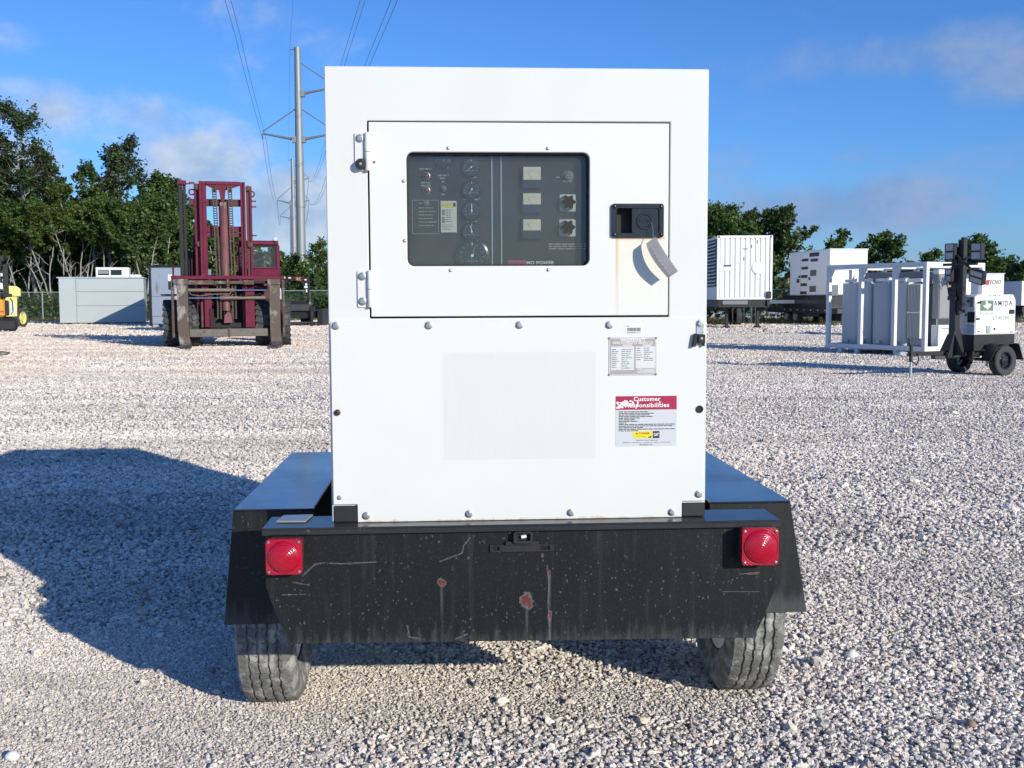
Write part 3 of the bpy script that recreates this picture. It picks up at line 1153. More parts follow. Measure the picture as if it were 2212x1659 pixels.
    for a, c_ in (((x0, z0), (x1, z0 + .0015)), ((x0, z1 - .0015), (x1, z1)), ((x0, z0 + .0015), (x0 + .0015, z1 - .0015)), ((x1 - .0015, z0 + .0015), (x1, z1 - .0015))):
        b_.box((a[0], YP - .0012, a[1]), (c_[0], YP - .0002, c_[1]), dimw)
    print_lines(b_, x0 + .02, x1 - .004, [z1 - .026 - .011 * i for i in range(6)], YP - .001, .0028, dimw, 5)
    print_lines(b_, x0 + .022, x0 + .055, [z1 - .012], YP - .001, .003, dimw, 8)
    x, z = tl(1185, 525, YP)
    x2, z2 = tl(1266, 539, YP)
    print_lines(b_, x, x2, [z - .005, z - .0125, z - .020], YP - .001, .0042, dimw, 3, wmin=.01, wmax=.03, jag=False, fill=1)
    for (px, py, wd) in ((1018, 383, .034), (1019, 431, .052), (1019, 479, .032), (1019, 525, .034), (919, 365, .038), (920, 395, .03), (920, 401, .03), (957, 362, .034),
                         (957, 379, .034), (957, 385, .022), (957, 393, .008), (957, 420, .010), (1205, 383, .012), (1226, 392, .03)):
        x, z = tl(px, py, YP)
        print_lines(b_, x - wd / 2, x + wd / 2, [z - .002], YP - .001, .0045, dimw, int(px + py), jag=False, fill=1, wmin=.008, wmax=.02)
    b_.build('caption_print', ip)['kind'] = 'stuff'
    b_ = MB()
    x0, z1 = tl(952, 434, YP - .003)
    x1, z0 = tl(987, 502, YP - .003)
    card = paint('instruction card', (.60, .61, .53), .5, var=.03)
    yel = paint('yellow print', (.62, .50, .06), .5, var=.03)
    b_.box((x0, YP - .004, z0), (x1, YP - .001, z1), card)
    b_.box((x0 + .004, YP - .0046, z1 - .020), (x1 - .012, YP - .0041, z1 - .006), yel)
    b_.box((x1 - .011, YP - .0046, z1 - .018), (x1 - .003, YP - .0041, z1 - .006), black_print)
    b_.box((x0 + .003, YP - .0046, z1 - .045), (x0 + .013, YP - .0041, z1 - .027), grey_print)
    b_.box((x0 + .003, YP - .0046, z1 - .069), (x0 + .013, YP - .0041, z1 - .050), grey_print)
    print_lines(b_, x0 + .016, x1 - .004, [z1 - .030 - .006 * i for i in range(7)], YP - .0047, .0032, grey_print, 9, wmin=.004, wmax=.012)
    print_lines(b_, x0 + .004, x1 - .004, [z0 + .008 + .005 * i for i in range(4)], YP - .0047, .0016, grey_print, 12)
    b_.build('instruction_card', ip)
    # maker's plate at the foot of the panel
    b_ = MB()
    mag = paint('magenta plate', (.36, .06, .15), .5, var=.05)
    x0, z1 = tl(1097, 562, YP - .002)
    x1, z0 = tl(1136, 580, YP - .002)
    b_.box((x0, YP - .003, z0), (x1, YP - .001, z1), mag)
    b_.build('name_badge', ip)
    x, z = tl(1116, 570, YP - .004)
    text('AMIDA', x, YP - .0036, z - .002, .045, .011, paint('dark badge print', (.10, .02, .06), .5), ip, bold=.02, shear=.2)
    x, z = tl(1167, 568, YP - .003)
    text('MQ POWER', x, YP - .0025, z, .088, .013, white_print, ip, bold=.02)

    # ---- lower panel
    gx0, gz1 = tl(955, 761, YF - .012)
    gx1, gz0 = tl(1287, 991, YF - .012)
    lp = MB()
    f0, fz = tl(772, 1090, YF - .012)
    f1, fz2 = tl(1473, 1083, YF - .012)
    zb, zt = .7995, 1.4342
    lp.plate([(f0, zb), (f1, zb), (f1, fz2), (.594, fz2), (.594, zt - .008), (.586, zt), (-.582, zt), (-.590, zt - .008), (-.590, fz), (f0, fz)], YF - .010, YF - .0008,
             lower_panel_material(gx0, gx1, gz0, gz1))
    low = lp.build('lower_panel', T, bevel=.0015)
    yb = YF - .010
    for (px, py) in ((725, 704), (926, 703), (1122, 702), (1316, 702), (1512, 699), (1509, 1067), (791, 1114), (1013, 1110), (1233, 1107), (1451, 1106)):
        bolt(px, py, low, yb)
    o = bolt(733, 1075, low, yb, .6)
    o['label'] = 'smaller white painted nut'
    b_ = MB()
    x, z = tl(729, 891, yb)
    b_.lathe([(.010, 0), (.0095, -.006), (.006, -.008), (.0001, -.008)], (x, yb, z), (0, 1, 0), paint('brown plug', (.035, .02, .018), .5), seg=16)
    b_.build('plug', low, smooth=40)
    b_ = MB()
    x, z = tl(1511, 884, yb)
    b_.lathe([(.0125, 0), (.0115, -.004), (.0085, -.004), (.008, -.0005), (.0001, -.0005)], (x, yb, z), (0, 1, 0), black_in, seg=18)
    b_.build('grommet', low, smooth=40)
    # bent tab and black catch under the top right bolt
    b_ = MB()
    x, z = tl(1512, 699, yb)
    b_.plate([(x - .012, z - .034), (x + .011, z - .034), (x + .011, z + .008), (x - .002, z + .010), (x - .012, z + .004)], yb - .003, yb - .0002, steel)
    b_.build('hook_tab', low, bevel=.001)
    b_ = MB()
    b_.cbox((x + .002, yb - .012, z - .048), (.022, .016, .028), black_rub)
    b_.cbox((x - .018, yb - .010, z - .052), (.010, .014, .042), black_rub, (0, R(10), 0))
    b_.cbox((x + .010, yb - .010, z - .062), (.006, .012, .018), black_rub)
    b_.cbox((x + .001, yb - .021, z - .046), (.010, .003, .010), steel)
    b_.build('catch', low, bevel=.0015)

    # ---- barcode label
    b_ = MB()
    x0, z1 = tl(1351, 701, yb)
    x1, z0 = tl(1388, 722, yb)
    b_.box((x0, yb - .0008, z0), (x1, yb - .0001, z1), paint('label stock', (.74, .73, .68), .5, var=.03))
    bc = b_.build('barcode_label', T)
    b_ = MB()
    rr = random.Random(4)
    xx = x0 + .005
    while xx < x1 - .006:
        wdt = rr.choice((.0008, .0012, .0018))
        b_.add([(xx, yb - .0012, z0 + .010), (xx + wdt, yb - .0012, z0 + .010), (xx + wdt, yb - .0012, z1 - .010), (xx, yb - .0012, z1 - .010)], [(0, 1, 2, 3)], black_print)
        xx += wdt + rr.choice((.0008, .0011))
    print_lines(b_, x0 + .004, x0 + .017, [z1 - .0065], yb - .0012, .003, grey_print, 1)
    b_.build('barcode', bc)
    text('B20000016171', (x0 + x1) / 2, yb - .0012, z0 + .0052, .044, .0055, black_print, bc)

    # ---- rating plate
    b_ = MB()
    alu = paint('brushed plate', (.60, .60, .60), .35, .6, var=.1, vs=30)
    brown = paint('faded brown print', (.36, .30, .30), .5, var=.15, vs=20)
    palep = paint('pale plate field', (.60, .62, .63), .45, var=.06, vs=30)
    x0, z1 = tl(1315, 729, yb)
    x1, z0 = tl(1418, 810, yb)
    b_.box((x0, yb - .0016, z0), (x1, yb - .0001, z1), alu)
    rp = b_.build('rating_plate', T, bevel=.0004)
    b_ = MB()
    W_, H_ = x1 - x0, z1 - z0
    q = lambda u, v: (x0 + W_ * u, z1 - H_ * v)

    def field(u0, v0, u1, v1, m_, y):
        a, c_ = q(u0, v1), q(u1, v0)
        b_.add([(a[0], y, a[1]), (c_[0], y, a[1]), (c_[0], y, c_[1]), (a[0], y, c_[1])], [(0, 1, 2, 3)], m_)
    field(.03, .04, .97, .965, brown, yb - .0019)
    field(.045, .24, .525, .86, palep, yb - .0022)
    field(.56, .24, .965, .815, palep, yb - .0022)
    field(.60, .83, .71, .94, palep, yb - .0022)
    field(.29, .19, .49, .225, palep, yb - .0022)
    field(.70, .19, .89, .225, palep, yb - .0022)
    for k in range(4):
        field(.72, .835 + .032 * k, .96, .855 + .032 * k, palep, yb - .0022)
    for (u0, u1, v0, v1, sd) in ((.06, .23, .33, .80, 1), (.26, .50, .33, .82, 2), (.58, .70, .30, .60, 3), (.73, .94, .30, .62, 4)):
        a, c_ = q(u0, v1), q(u1, v0)
        nl = int((v1 - v0) / .052)
        print_lines(b_, a[0], c_[0], [c_[1] - (c_[1] - a[1]) * i / nl for i in range(nl + 1)], yb - .0025, .0028, grey_print, sd, wmin=.005, wmax=.016)
    b_.build('plate_print', rp)
    for (u, v) in ((.012, .018), (.988, .018), (.012, .982), (.988, .982)):
        a = q(u, v)
        c_ = MB()
        c_.lathe([(.0035, 0), (.003, -.002), (.0001, -.0026)], (a[0], yb - .0016, a[1]), (0, 1, 0), grey_print, seg=8)
        c_.build('rivet', rp)
    a = q(.5, .075)
    text('WHISPERWATT', a[0], yb - .0024, a[1], W_ * .52, .011, white_print, rp, bold=.03)
    a = q(.5, .145)
    text('DIESEL POWERED AC GENERATOR', a[0], yb - .0024, a[1], W_ * .84, .0075, white_print, rp, bold=.02)
    a = q(.655, .885)
    text('MQ', a[0], yb - .0026, a[1], W_ * .085, .009, grey_print, rp)

    # ---- customer notice
    b_ = MB()
    x0, z1 = tl(1330, 856, yb)
    x1, z0 = tl(1461, 963, yb)
    W_, H_ = x1 - x0, z1 - z0
    b_.box((x0, yb - .0007, z0), (x1, yb - .0001, z1), paint('notice stock', (.54, .56, .59), .5, var=.03))
    no = b_.build('notice_sticker', T)
    b_ = MB()
    crim = paint('crimson print', (.36, .006, .055), .45, var=.05)
    torn = paint('torn paper', (.72, .66, .69), .7, var=.1, vs=80)
    field(.0, .0, 1, .27, crim, yb - .0011)
    rr = random.Random(9)
    for (u, v, r, sq) in ((.11, .15, .052, .8), (.17, .12, .045, .9), (.22, .17, .045, .7), (.16, .18, .055, .5), (.06, .20, .035, 1.0), (.03, .14, .022, 1.4), (.28, .15, .022, 2.0),
                          (.36, .13, .016, 3.0), (.35, .19, .012, 2), (.72, .13, .014, 1.4), (.10, .22, .03, .6), (.24, .10, .02, .9), (.02, .23, .02, .8)):
        a = q(u, v)
        pts = []
        for i in range(14):
            an = 2 * math.pi * i / 14
            rad = W_ * r * rr.uniform(.65, 1.25)
            pts.append((a[0] + rad * math.cos(an), a[1] + rad * sq * math.sin(an)))
        pts = [(max(p_[0], x0 + .001), p_[1]) for p_ in pts]
        b_.add([(p_[0], yb - .0014 - .00002 * rr.random(), p_[1]) for p_ in pts], [tuple(range(14))], torn)
    for (v, u1, sd) in [(.305 + .0315 * i, u, i) for i, u in enumerate((.53, .62, .55, .61, .39, .31, .37, .18, .985, .93, .45, .97, .37))]:
        a = q(.05, v)
        print_lines(b_, a[0], x0 + W_ * u1, [a[1] - .0022], yb - .0011, .0026, black_print, sd + 30, jag=False, fill=1, wmin=.006, wmax=.022)
    yelb = paint('yellow badge', (.75, .62, .02), .45, var=.03)
    field(.285, .70, .60, .84, yelb, yb - .0011)
    field(.61, .70, .72, .84, black_print, yb - .0011)
    for (u, v, r) in ((.57, .815, .020), (.545, .825, .012), (.47, .825, .006), (.38, .815, .004)):
        a = q(u, v)
        b_.add([(a[0] + W_ * r * math.cos(i), yb - .0014, a[1] + W_ * r * math.sin(i) * .8) for i in np.linspace(0, 5.6, 9)], [tuple(range(9))], black_print)
    b_.build('notice_print', no)
    a = q(.51, .062)
    text('Customer', a[0], yb - .0013, a[1], W_ * .44, H_ * .088, white_print, no, bold=.02)
    a = q(.545, .185)
    text('Responsibilities', a[0] - W_ * .03, yb - .0013, a[1], W_ * .72, H_ * .115, white_print, no, bold=.02)
    a = q(.44, .745)
    text('ALTORFER', a[0], yb - .0014, a[1], W_ * .24, H_ * .038, paint('dark red print', (.22, .01, .01), .5), no, bold=.03)
    a = q(.41, .80)
    text('Power Systems', a[0], yb - .0014, a[1], W_ * .17, H_ * .025, black_print, no, shear=.3)
    a = q(.665, .77)
    text('CAT', a[0], yb - .0014, a[1], W_ * .085, H_ * .062, white_print, no, bold=.04)
    a = q(.51, .878)
    text('Altorfer Power Systems', a[0], yb - .0012, a[1], W_ * .36, H_ * .028, black_print, no, bold=.015, shear=.25)
    a = q(.51, .922)
    text('Elmhurst - Rockford - Hammond - Joliet - Wauconda', a[0], yb - .0012, a[1], W_ * .78, H_ * .026, black_print, no)
    a = q(.50, .968)
    text('866-RENT-121', a[0], yb - .0012, a[1], W_ * .21, H_ * .024, black_print, no, bold=.02)

    # ---- black feet under the housing corners
    for (ax, az_, bx, bz) in ((722, 1128, 772, 1091), (1473, 1115, 1523, 1084)):
        x0, _ = tl(ax, az_, YF - .006)
        x1, z1 = tl(bx, bz, YF - .006)
        b_ = MB()
        b_.box((x0, YF - .006, .8005), (x1, YF - .0009, z1 - .002), black_steel)
        b_.build('corner_foot', T, bevel=.002)

    # ---- ledge over the tail panel
    b_ = MB()
    lm = paint('ledge paint', (.020, .021, .022), .34, var=.4, vs=9, col2=(.10, .10, .10), th=(.62, .74), cs=30, coat=.35, rvar=.08)
    b_.box((-.803, -.019, .793), (.823, .16, .7985), lm)
    b_.box((-.803, -.019, .776), (.823, -.013, .793), lm)
    b_.build('rear_ledge', T, bevel=.0015)
    b_ = MB()
    x0, z0 = tl(590, 1131, .02)
    x1, _ = tl(646, 1118, .10)
    b_.plate([(-.772, .06), (-.680, .055), (-.668, .155), (-.762, .15)], .800, .806, galv, ax='XY')
    b_.build('pale_bracket', T, bevel=.001)

    # ---- tail panel
    def X_(px, py): return tl(px, py, 0)
    tp_poly = [X_(574, 1160), X_(574, 1266), X_(586, 1302), X_(604, 1345), X_(630, 1391), X_(1628, 1378), X_(1652, 1330), X_(1675, 1270), X_(1675, 1135)]
    tp_poly[0] = (tp_poly[0][0], .790)
    tp_poly[-1] = (tp_poly[-1][0], .790)
    rusts = [(*X_(954, 1258), .011, .011), (*X_(1138, 1298), .017, .021), (*X_(1187, 1240), .003, .010), (*X_(1188, 1330), .005, .016), (*X_(1625, 1239), .020, .003), (*X_(1012, 1205), .003, .003),
             (*X_(1172, 1200), .004, .006)]
    scr = []
    grey = (.20, .185, .18)
    for (pp, wd) in (([(655, 1243), (680, 1219), (700, 1216), (735, 1218), (812, 1214)], .0042), ([(950, 1213), (998, 1195), (1002, 1178), (1016, 1161)], .0038),
                     ([(1182, 1222), (1186, 1262), (1184, 1300), (1188, 1385)], .0042), ([(880, 1352), (884, 1376), (908, 1380)], .0055), ([(634, 1258), (668, 1264)], .0035),
                     ([(1560, 1278), (1640, 1278)], .0022), ([(1600, 1240), (1640, 1236)], .003), ([(985, 1380), (1010, 1370)], .0045), ([(610, 1285), (660, 1284)], .0025)):
        for a, c_ in zip(pp[:-1], pp[1:]):
            scr.append((*X_(*a), *X_(*c_), wd, grey))
    b_ = MB()
    b_.plate(tp_poly, 0, .007, worn_black(rusts, scr))
    tp_ = b_.build('tail_panel', T, bevel=.0015)
    # licence lamp and plate bracket
    b_ = MB()
    x0, z1 = X_(1108, 1146)
    x1, z0 = X_(1150, 1171)
    b_.plate(rrect(x0, z0, x1, z1, .008, 3), -.022, -.002, black_steel, holes=[rrect(x0 + .008, z0 + .009, x1 - .008, z1 - .006, .004, 2)])
    b_.box((x0 + .006, -.006, z0 + .006), (x1 - .006, -.003, z1 - .004), black_in)
    xb, zb_ = X_(1133, 1158)
    b_.cyl((xb - .012, -.012, zb_), (xb + .006, -.012, zb_ + .002), .0055, paint('frosted bulb', (.75, .75, .76), .3), seg=10)
    b_.build('plate_lamp', tp_, bevel=.001, smooth=35)
    b_ = MB()
    x0, z1 = X_(1058, 1177)
    x1, z0 = X_(1197, 1190)
    sl0, sl1 = rect(x0 + .010, z0 + .006, x0 + .030, z1 - .005), rect(x1 - .045, z0 + .006, x1 - .014, z1 - .006)
    b_.plate(rrect(x0, z0, x1, z1, .002, 2), -.006, -.001, black_steel, holes=[sl0, sl1])
    b_.box((x0 + .05, -.012, z1), (x1 - .05, -.001, z1 + .012), black_steel)
    b_.build('plate_bracket', tp_, bevel=.001)

    # ---- tail lights
    red = bpy.data.materials.new('red lens')
    red.use_nodes = True
    rb = red.node_tree.nodes['Principled BSDF']
    t = NT(red.node_tree)
    lx_, ly_, lz_ = t.xyz(t.obj())
    rad_ = t.m('SQRT', t.add(t.mul(lx_, lx_), t.mul(lz_, lz_)))
    vrt = t.add(t.mul(t.vor(t.obj(), 260, rnd=.2), .5), t.m('SINE', t.mul(rad_, 900.0)))
    rb.inputs['Base Color'].default_value = (.38, .002, .020, 1)
    rb.inputs['Roughness'].default_value = .16
    rb.inputs['Coat Weight'].default_value = .4
    t.set(rb.inputs['Normal'], t.bump(vrt, .3, .0015))
    for (ax, ay, bx, by, yy) in ((574, 1164, 654, 1240, -.054), (1602, 1142, 1680, 1218, -.054)):
        x0, z1 = tl(ax, ay, yy)
        x1, z0 = tl(bx, by, yy)
        cx, cz = (x0 + x1) / 2, (z0 + z1) / 2
        hw = (x1 - x0) / 2
        b_ = MB()
        b_.plate(rrect(-hw + .002, -hw + .002, hw - .002, hw - .002, .010, 4), .0125, .0505, black_rub)
        lamp = b_.build('tail_light', T, loc=(cx, -.052, cz))
        b_ = MB()
        b_.plate(rrect(-hw, -hw, hw, hw, .011, 5), -.010, .012, red)
        rr_ = hw * .92
        b_.lathe([(rr_, -.0095), (rr_ * .97, -.013), (rr_ * .88, -.0175), (rr_ * .64, -.0225), (rr_ * .3, -.026), (.004, -.027), (.0001, -.027)], (0, 0, 0), (0, 1, 0), red, seg=40)
        b_.build('lens', lamp, bevel=.002, smooth=35)
        for sx in (-1, 1):
            for sz in (-1, 1):
                b_ = MB()
                b_.lathe([(.0048, 0), (.004, -.003), (.0001, -.0038)], (sx * (hw - .009), -.0102, sz * (hw - .009)), (0, 1, 0), steel, seg=8)
                b_.build('screw', lamp, smooth=50)
        text('STOP TURN TAIL', 0, -.0325 + .0125, hw * .62, hw * .7, .007, paint('embossed red', (.30, .01, .03), .3), lamp, rot=(math.pi / 2 + .45, 0, 0))

    # ---- fenders
    fm = paint('fender paint', (.015, .016, .018), .26, var=.3, vs=2.5, coat=.55, spec=.6, rvar=.25, bump=.05, bs=2)
    fmw = worn_black()
    for sx in (-1, 1):
        xi, xo, xb_ = sx * .70, sx * (.975 if sx < 0 else .992), sx * (1.012 if sx < 0 else 1.052)
        y0, y1, zt_, zl = .405, 1.80, .776, .375
        b_ = MB()
        th = .006
        # top sheet
        b_.add([(xi, y0, zt_), (xo, y0, zt_), (xo, y1, zt_), (xi, y1, zt_), (xi, y0, zt_ - th), (xo, y0, zt_ - th), (xo, y1, zt_ - th), (xi, y1, zt_ - th)],
               [(0, 1, 2, 3), (7, 6, 5, 4), (0, 4, 5, 1), (1, 5, 6, 2), (2, 6, 7, 3), (3, 7, 4, 0)], fm)
        fen = b_.build('fender', T, bevel=.002)
        for (ya, yc, yd) in ((y0, y0 - .02, 1), (y1, y1 + .02, -1)):
            b_ = MB()
            # end skirts lean slightly outwards
            e = .006 * yd
            zc = zt_ - th - .0005
            b_.add([(xi, ya, zc), (xo, ya, zc), (xb_, yc, zl), (xi, yc, zl), (xi, ya + e, zc), (xo, ya + e, zc), (xb_, yc + e, zl), (xi, yc + e, zl)],
                   [(0, 1, 2, 3), (7, 6, 5, 4), (0, 4, 5, 1), (1, 5, 6, 2), (2, 6, 7, 3), (3, 7, 4, 0)], fmw)
            b_.build('end_skirt', fen, bevel=.0015)
        b_ = MB()
        zs = zt_ - th - .0005
        lean = lambda z: xo + (xb_ - xo) * (zt_ - z) / (zt_ - zl)
        outl = [(y0 + .007, zs), (y0 - .008, zl + .002), (y0 + .09, zl + .002), (y0 + .26, .60), (y1 - .34, .60), (y1 - .17, zl + .002), (y1 + .008, zl + .002), (y1 - .007, zs)]
        tris = tessellate_polygon([[Vector((a, c_, 0)) for a, c_ in outl]])
        n = len(outl)
        vs = [(lean(z) - sx * .0015, y, z) for y, z in outl] + [(lean(z) - sx * .0075, y, z) for y, z in outl]
        fs = [tuple(q_) for q_ in tris] + [tuple(i + n for i in q_) for q_ in tris] + [(i, (i + 1) % n, n + (i + 1) % n, n + i) for i in range(n)]
        b_.add(vs, fs, fmw)
        b_.build('side_skirt', fen)

    # ---- wheels
    tread = tyre_material()
    for sx in (-1, 1):
        wh = bpy.data.objects.new('wheel', None)
        COL.objects.link(wh)
        wh.parent = T
        wh.location = (sx * .885, .738, .330)
        tyre_mesh(.345, .215, .19, tread).build('tyre', wh, smooth=28)
        b_ = MB()
        b_.lathe([(.19, -.075), (.175, -.07), (.17, .02), (.12, .035), (.11, .06), (.05, .062), (.045, .085), (.0001, .086)], (0, 0, 0), (sx, 0, 0), white_far, seg=32)
        b_.build('rim', wh, smooth=40)
    # ---- running gear and frame
    b_ = MB()
    b_.box((-.78, .703, .295), (.78, .773, .365), black_steel)
    b_.build('axle', T, bevel=.004)
    for sx in (-1, 1):
        b_ = MB()
        b_.box((sx * .56 - .025, .02, .62), (sx * .56 + .025, 3.0, .767), black_steel)
        b_.build('frame_rail', T, bevel=.003)
        b_ = MB()
        pts = [(sx * .60, .26 + 1.08 * i / 12, .50 - .17 * math.sin(math.pi * i / 12) ** 1.0) for i in range(13)]
        for i in range(12):
            for k in range(3 if 3 <= i < 9 else 2):
                b_.bar(Vector(pts[i]) + Vector((0, 0, .012 * k)), Vector(pts[i + 1]) + Vector((0, 0, .012 * k)), .045, .009, black_steel)
        b_.build('leaf_spring', T)
        b_ = MB()
        b_.plate([(.20, .62), (.32, .62), (.29, .46), (.25, .43), (.22, .46)], sx * .575, sx * .581, black_steel, ax='YZ')
        b_.plate([(.20, .62), (.32, .62), (.29, .46), (.25, .43), (.22, .46)], sx * .619, sx * .625, black_steel, ax='YZ')
        b_.cyl((sx * .565, .255, .46), (sx * .635, .255, .46), .012, rust_stain, seg=8)
        b_.build('spring_hanger', T)
    for q0, q1 in (((-.535, .06, .70), (.535, .10, .765)), ((-.535, 2.3, .64), (.535, 2.38, .765)), ((-.535, 1.2, .64), (.535, 1.28, .765))):
        b_ = MB()
        b_.box(q0, q1, black_steel)
        b_.build('cross_member', T, bevel=.003)
    b_ = MB()
    b_.bar((-.52, 2.9, .70), (-.04, 4.1, .60), .06, .10, black_steel)
    b_.bar((.52, 2.9, .70), (.04, 4.1, .60), .06, .10, black_steel)
    b_.cyl((0, 4.05, .55), (0, 4.30, .55), .03, steel, seg=12)
    b_.lathe([(.03, -.02), (.055, -.02), (.055, .02), (.03, .02)], (0, 4.36, .55), (0, 0, 1), steel, seg=20)
    b_.build('drawbar', T, bevel=.003)
    b_ = MB()
    b_.cyl((0, 3.85, .02), (0, 3.85, .95), .03, steel, seg=12)
    b_.box((-.09, 3.76, 0), (.09, 3.94, .02), steel)
    b_.bar((0, 3.85, .93), (.16, 3.85, .93), .015, .015, steel)
    b_.build('jack_stand', T, smooth=40)
    b_ = MB()
    b_.cyl((.35, 1.9, 2.221), (.35, 1.9, 2.33), .045, steel, seg=16)
    b_.build('exhaust_stub', T, smooth=40)
    return T


def tyre_material():
    m, t, b = newmat('tyre rubber')
    p = t.obj()
    n = t.noise(p, 22, 5, .65)
    c = t.mix(t.step(n, .42, .68), (.15, .146, .138), (.40, .39, .365))
    t.set(b.inputs['Base Color'], c)
    b.inputs['Roughness'].default_value = .8
    b.inputs['Specular IOR Level'].default_value = .3
    # fine sipes across the ribs
    x, y, z = t.xyz(p)
    ang = t.m('ARCTAN2', y, z)
    wob = t.mul(t.m('SINE', t.mul(x, 190.0)), .13)
    fr = t.m('FRACT', t.add(t.mul(ang, 86 / (2 * math.pi)), wob))
    line = t.step(t.m('ABSOLUTE', t.sub(fr, .5)), .06, .13)
    rib = t.step(t.m('SINE', t.mul(x, 150.0)), -.2, .3)
    on = t.mul(t.step(t.m('ABSOLUTE', x), .090, .082), rib)
    hgt = t.add(t.mul(t.noise(p, 150, 3), .15), t.m('MAXIMUM', line, t.sub(1.0, on)))
    t.set(b.inputs['Normal'], t.bump(hgt, .9, .005))
    return m


def tyre_mesh(Rt, wd, rim_r, m, seg=150):
    """road tyre: five ribs parted by zigzag grooves, cross sipes on alternate segments; axis along x"""
    hw = wd / 2
    tw = wd * .41
    gpos = [-.58, -.20, .20, .58]
    gwid = .0042
    gd = .009
    prof = []                                    # (x, radius drop, zig)
    prof.append((-hw * .80, None, 0))
    ribs = [-1.0] + gpos + [1.0]
    row = [(-hw * .74, Rt - rim_r - .004, 0), (-hw * .97, (Rt - rim_r) * .55, 0), (-hw * .985, (Rt - rim_r) * .36, 0), (-hw * .93, .028, 0), (-tw, .006, 2)]
    for k, gp in enumerate(gpos):
        gx_ = gp * tw
        row += [(gx_ - gwid - .008, .0012 * abs(gp), 0), (gx_ - gwid, .0012 * abs(gp), 1), (gx_ - gwid * .6, gd, 1), (gx_ + gwid * .6, gd, 1), (gx_ + gwid, .0012 * abs(gp), 1), (gx_ + gwid + .008, .0012 * abs(gp), 0)]
    row += [(tw, .006, 2), (hw * .93, .028, 0), (hw * .985, (Rt - rim_r) * .36, 0), (hw * .97, (Rt - rim_r) * .55, 0), (hw * .74, Rt - rim_r - .004, 0)]
    mb = MB()
    vs, fs = [], []
    nr = len(row)
    for i in range(seg):
        a = 2 * math.pi * i / seg
        zig = (.0018 if (i // 2) % 2 else -.0018)
        sipe = .0045 if i % 3 == 0 else 0.0
        for j, (x, drop, z) in enumerate(row):
            d = drop
            xx = x + (zig if z == 1 else 0)
            if z == 1 and drop < .005:
                d = drop + sipe * .7
            if z == 2:
                d = drop + sipe
            r = Rt - d
            vs.append((xx, r * math.sin(a), r * math.cos(a)))
    for i in range(seg):
        for j in range(nr - 1):
            a, b = i * nr + j, i * nr + j + 1
            c, d = ((i + 1) % seg) * nr + j + 1, ((i + 1) % seg) * nr + j
            fs.append((a, b, c, d))
    mb.add(vs, fs, m)
    return mb


generator()

# ================================================================== background vehicles and equipment
class Frame:
    """measurements in the vertical plane Y = const: picture position -> metres from the base point"""
    def __init__(s, bx, Y):
        s.Y = Y
        o = at(bx, 800, Y)
        s.o = Vector((o.x, Y, 0))

    def X(s, px, py=700): return at(px, py, s.Y).x - s.o.x

    def Z(s, py, px=None):
        return at(px if px is not None else 1106 + s.o.x / s.Y * FPX, py, s.Y).z


maroon = paint('sun-worn maroon paint', (.13, .008, .030), .45, var=.4, vs=3, col2=(.25, .075, .09), th=(.60, .82), cs=4, spec=.3)
maroon_dk = paint('grimy maroon paint', (.085, .016, .024), .6, var=.4, vs=4, col2=(.04, .03, .028), th=(.50, .7), cs=6)
rusty = paint('rusty steel', (.105, .058, .042), .8, .1, var=.4, vs=5, col2=(.17, .155, .14), th=(.5, .66), cs=4, bump=.2, bs=30)
fork_st = paint('worn fork steel', (.105, .075, .06), .65, .25, var=.35, vs=4, col2=(.27, .26, .24), th=(.50, .62), cs=3.2, stretch=(1, 1, .6), bump=.2, bs=25)
olive = paint('greasy olive steel', (.15, .135, .11), .6, .2, var=.3, vs=4, col2=(.07, .055, .045), th=(.55, .7), cs=5)
tan_cyl = paint('tan cylinder', (.22, .17, .13), .5, .2, var=.3, vs=8)
grime = paint('grimy black steel', (.014, .013, .013), .7, var=.4)
cyl_paint = paint('scraped lift cylinder', (.20, .06, .075), .5, var=.3, vs=3, col2=(.10, .062, .04), th=(.46, .6), cs=2.5, stretch=(3, 3, .7))
big_tyre = paint('big tyre rubber', (.045, .047, .05), .85, var=.25, vs=8, col2=(.12, .12, .12), th=(.5, .7), cs=5)
lampm = paint('lamp glass', (.70, .72, .74), .1, .4, var=.02)
seatm = paint('seat vinyl', (.03, .03, .032), .6)
glassm = bpy.data.materials.new('cab glass')
glassm.use_nodes = True
glassm.node_tree.nodes.clear()
_t = NT(glassm.node_tree)
_tr = _t.n('ShaderNodeBsdfTransparent')
_tr.inputs[0].default_value = (.80, .86, .86, 1)
_gl = _t.n('ShaderNodeBsdfGlossy')
_gl.inputs['Roughness'].default_value = .05
_df = _t.n('ShaderNodeBsdfDiffuse')
_df.inputs[0].default_value = (.5, .52, .52, 1)
_fr = _t.n('ShaderNodeFresnel')
_fr.inputs[0].default_value = 1.45
_m1 = _t.n('ShaderNodeMixShader')
_m1.inputs[0].default_value = .07
_t.set(_m1.inputs[1], _tr.outputs[0])
_t.set(_m1.inputs[2], _df.outputs[0])
_m2 = _t.n('ShaderNodeMixShader')
_t.set(_m2.inputs[0], _fr.outputs[0])
_t.set(_m2.inputs[1], _m1.outputs[0])
_t.set(_m2.inputs[2], _gl.outputs[0])
_o = _t.n('ShaderNodeOutputMaterial')
_t.set(_o.inputs[0], _m2.outputs[0])


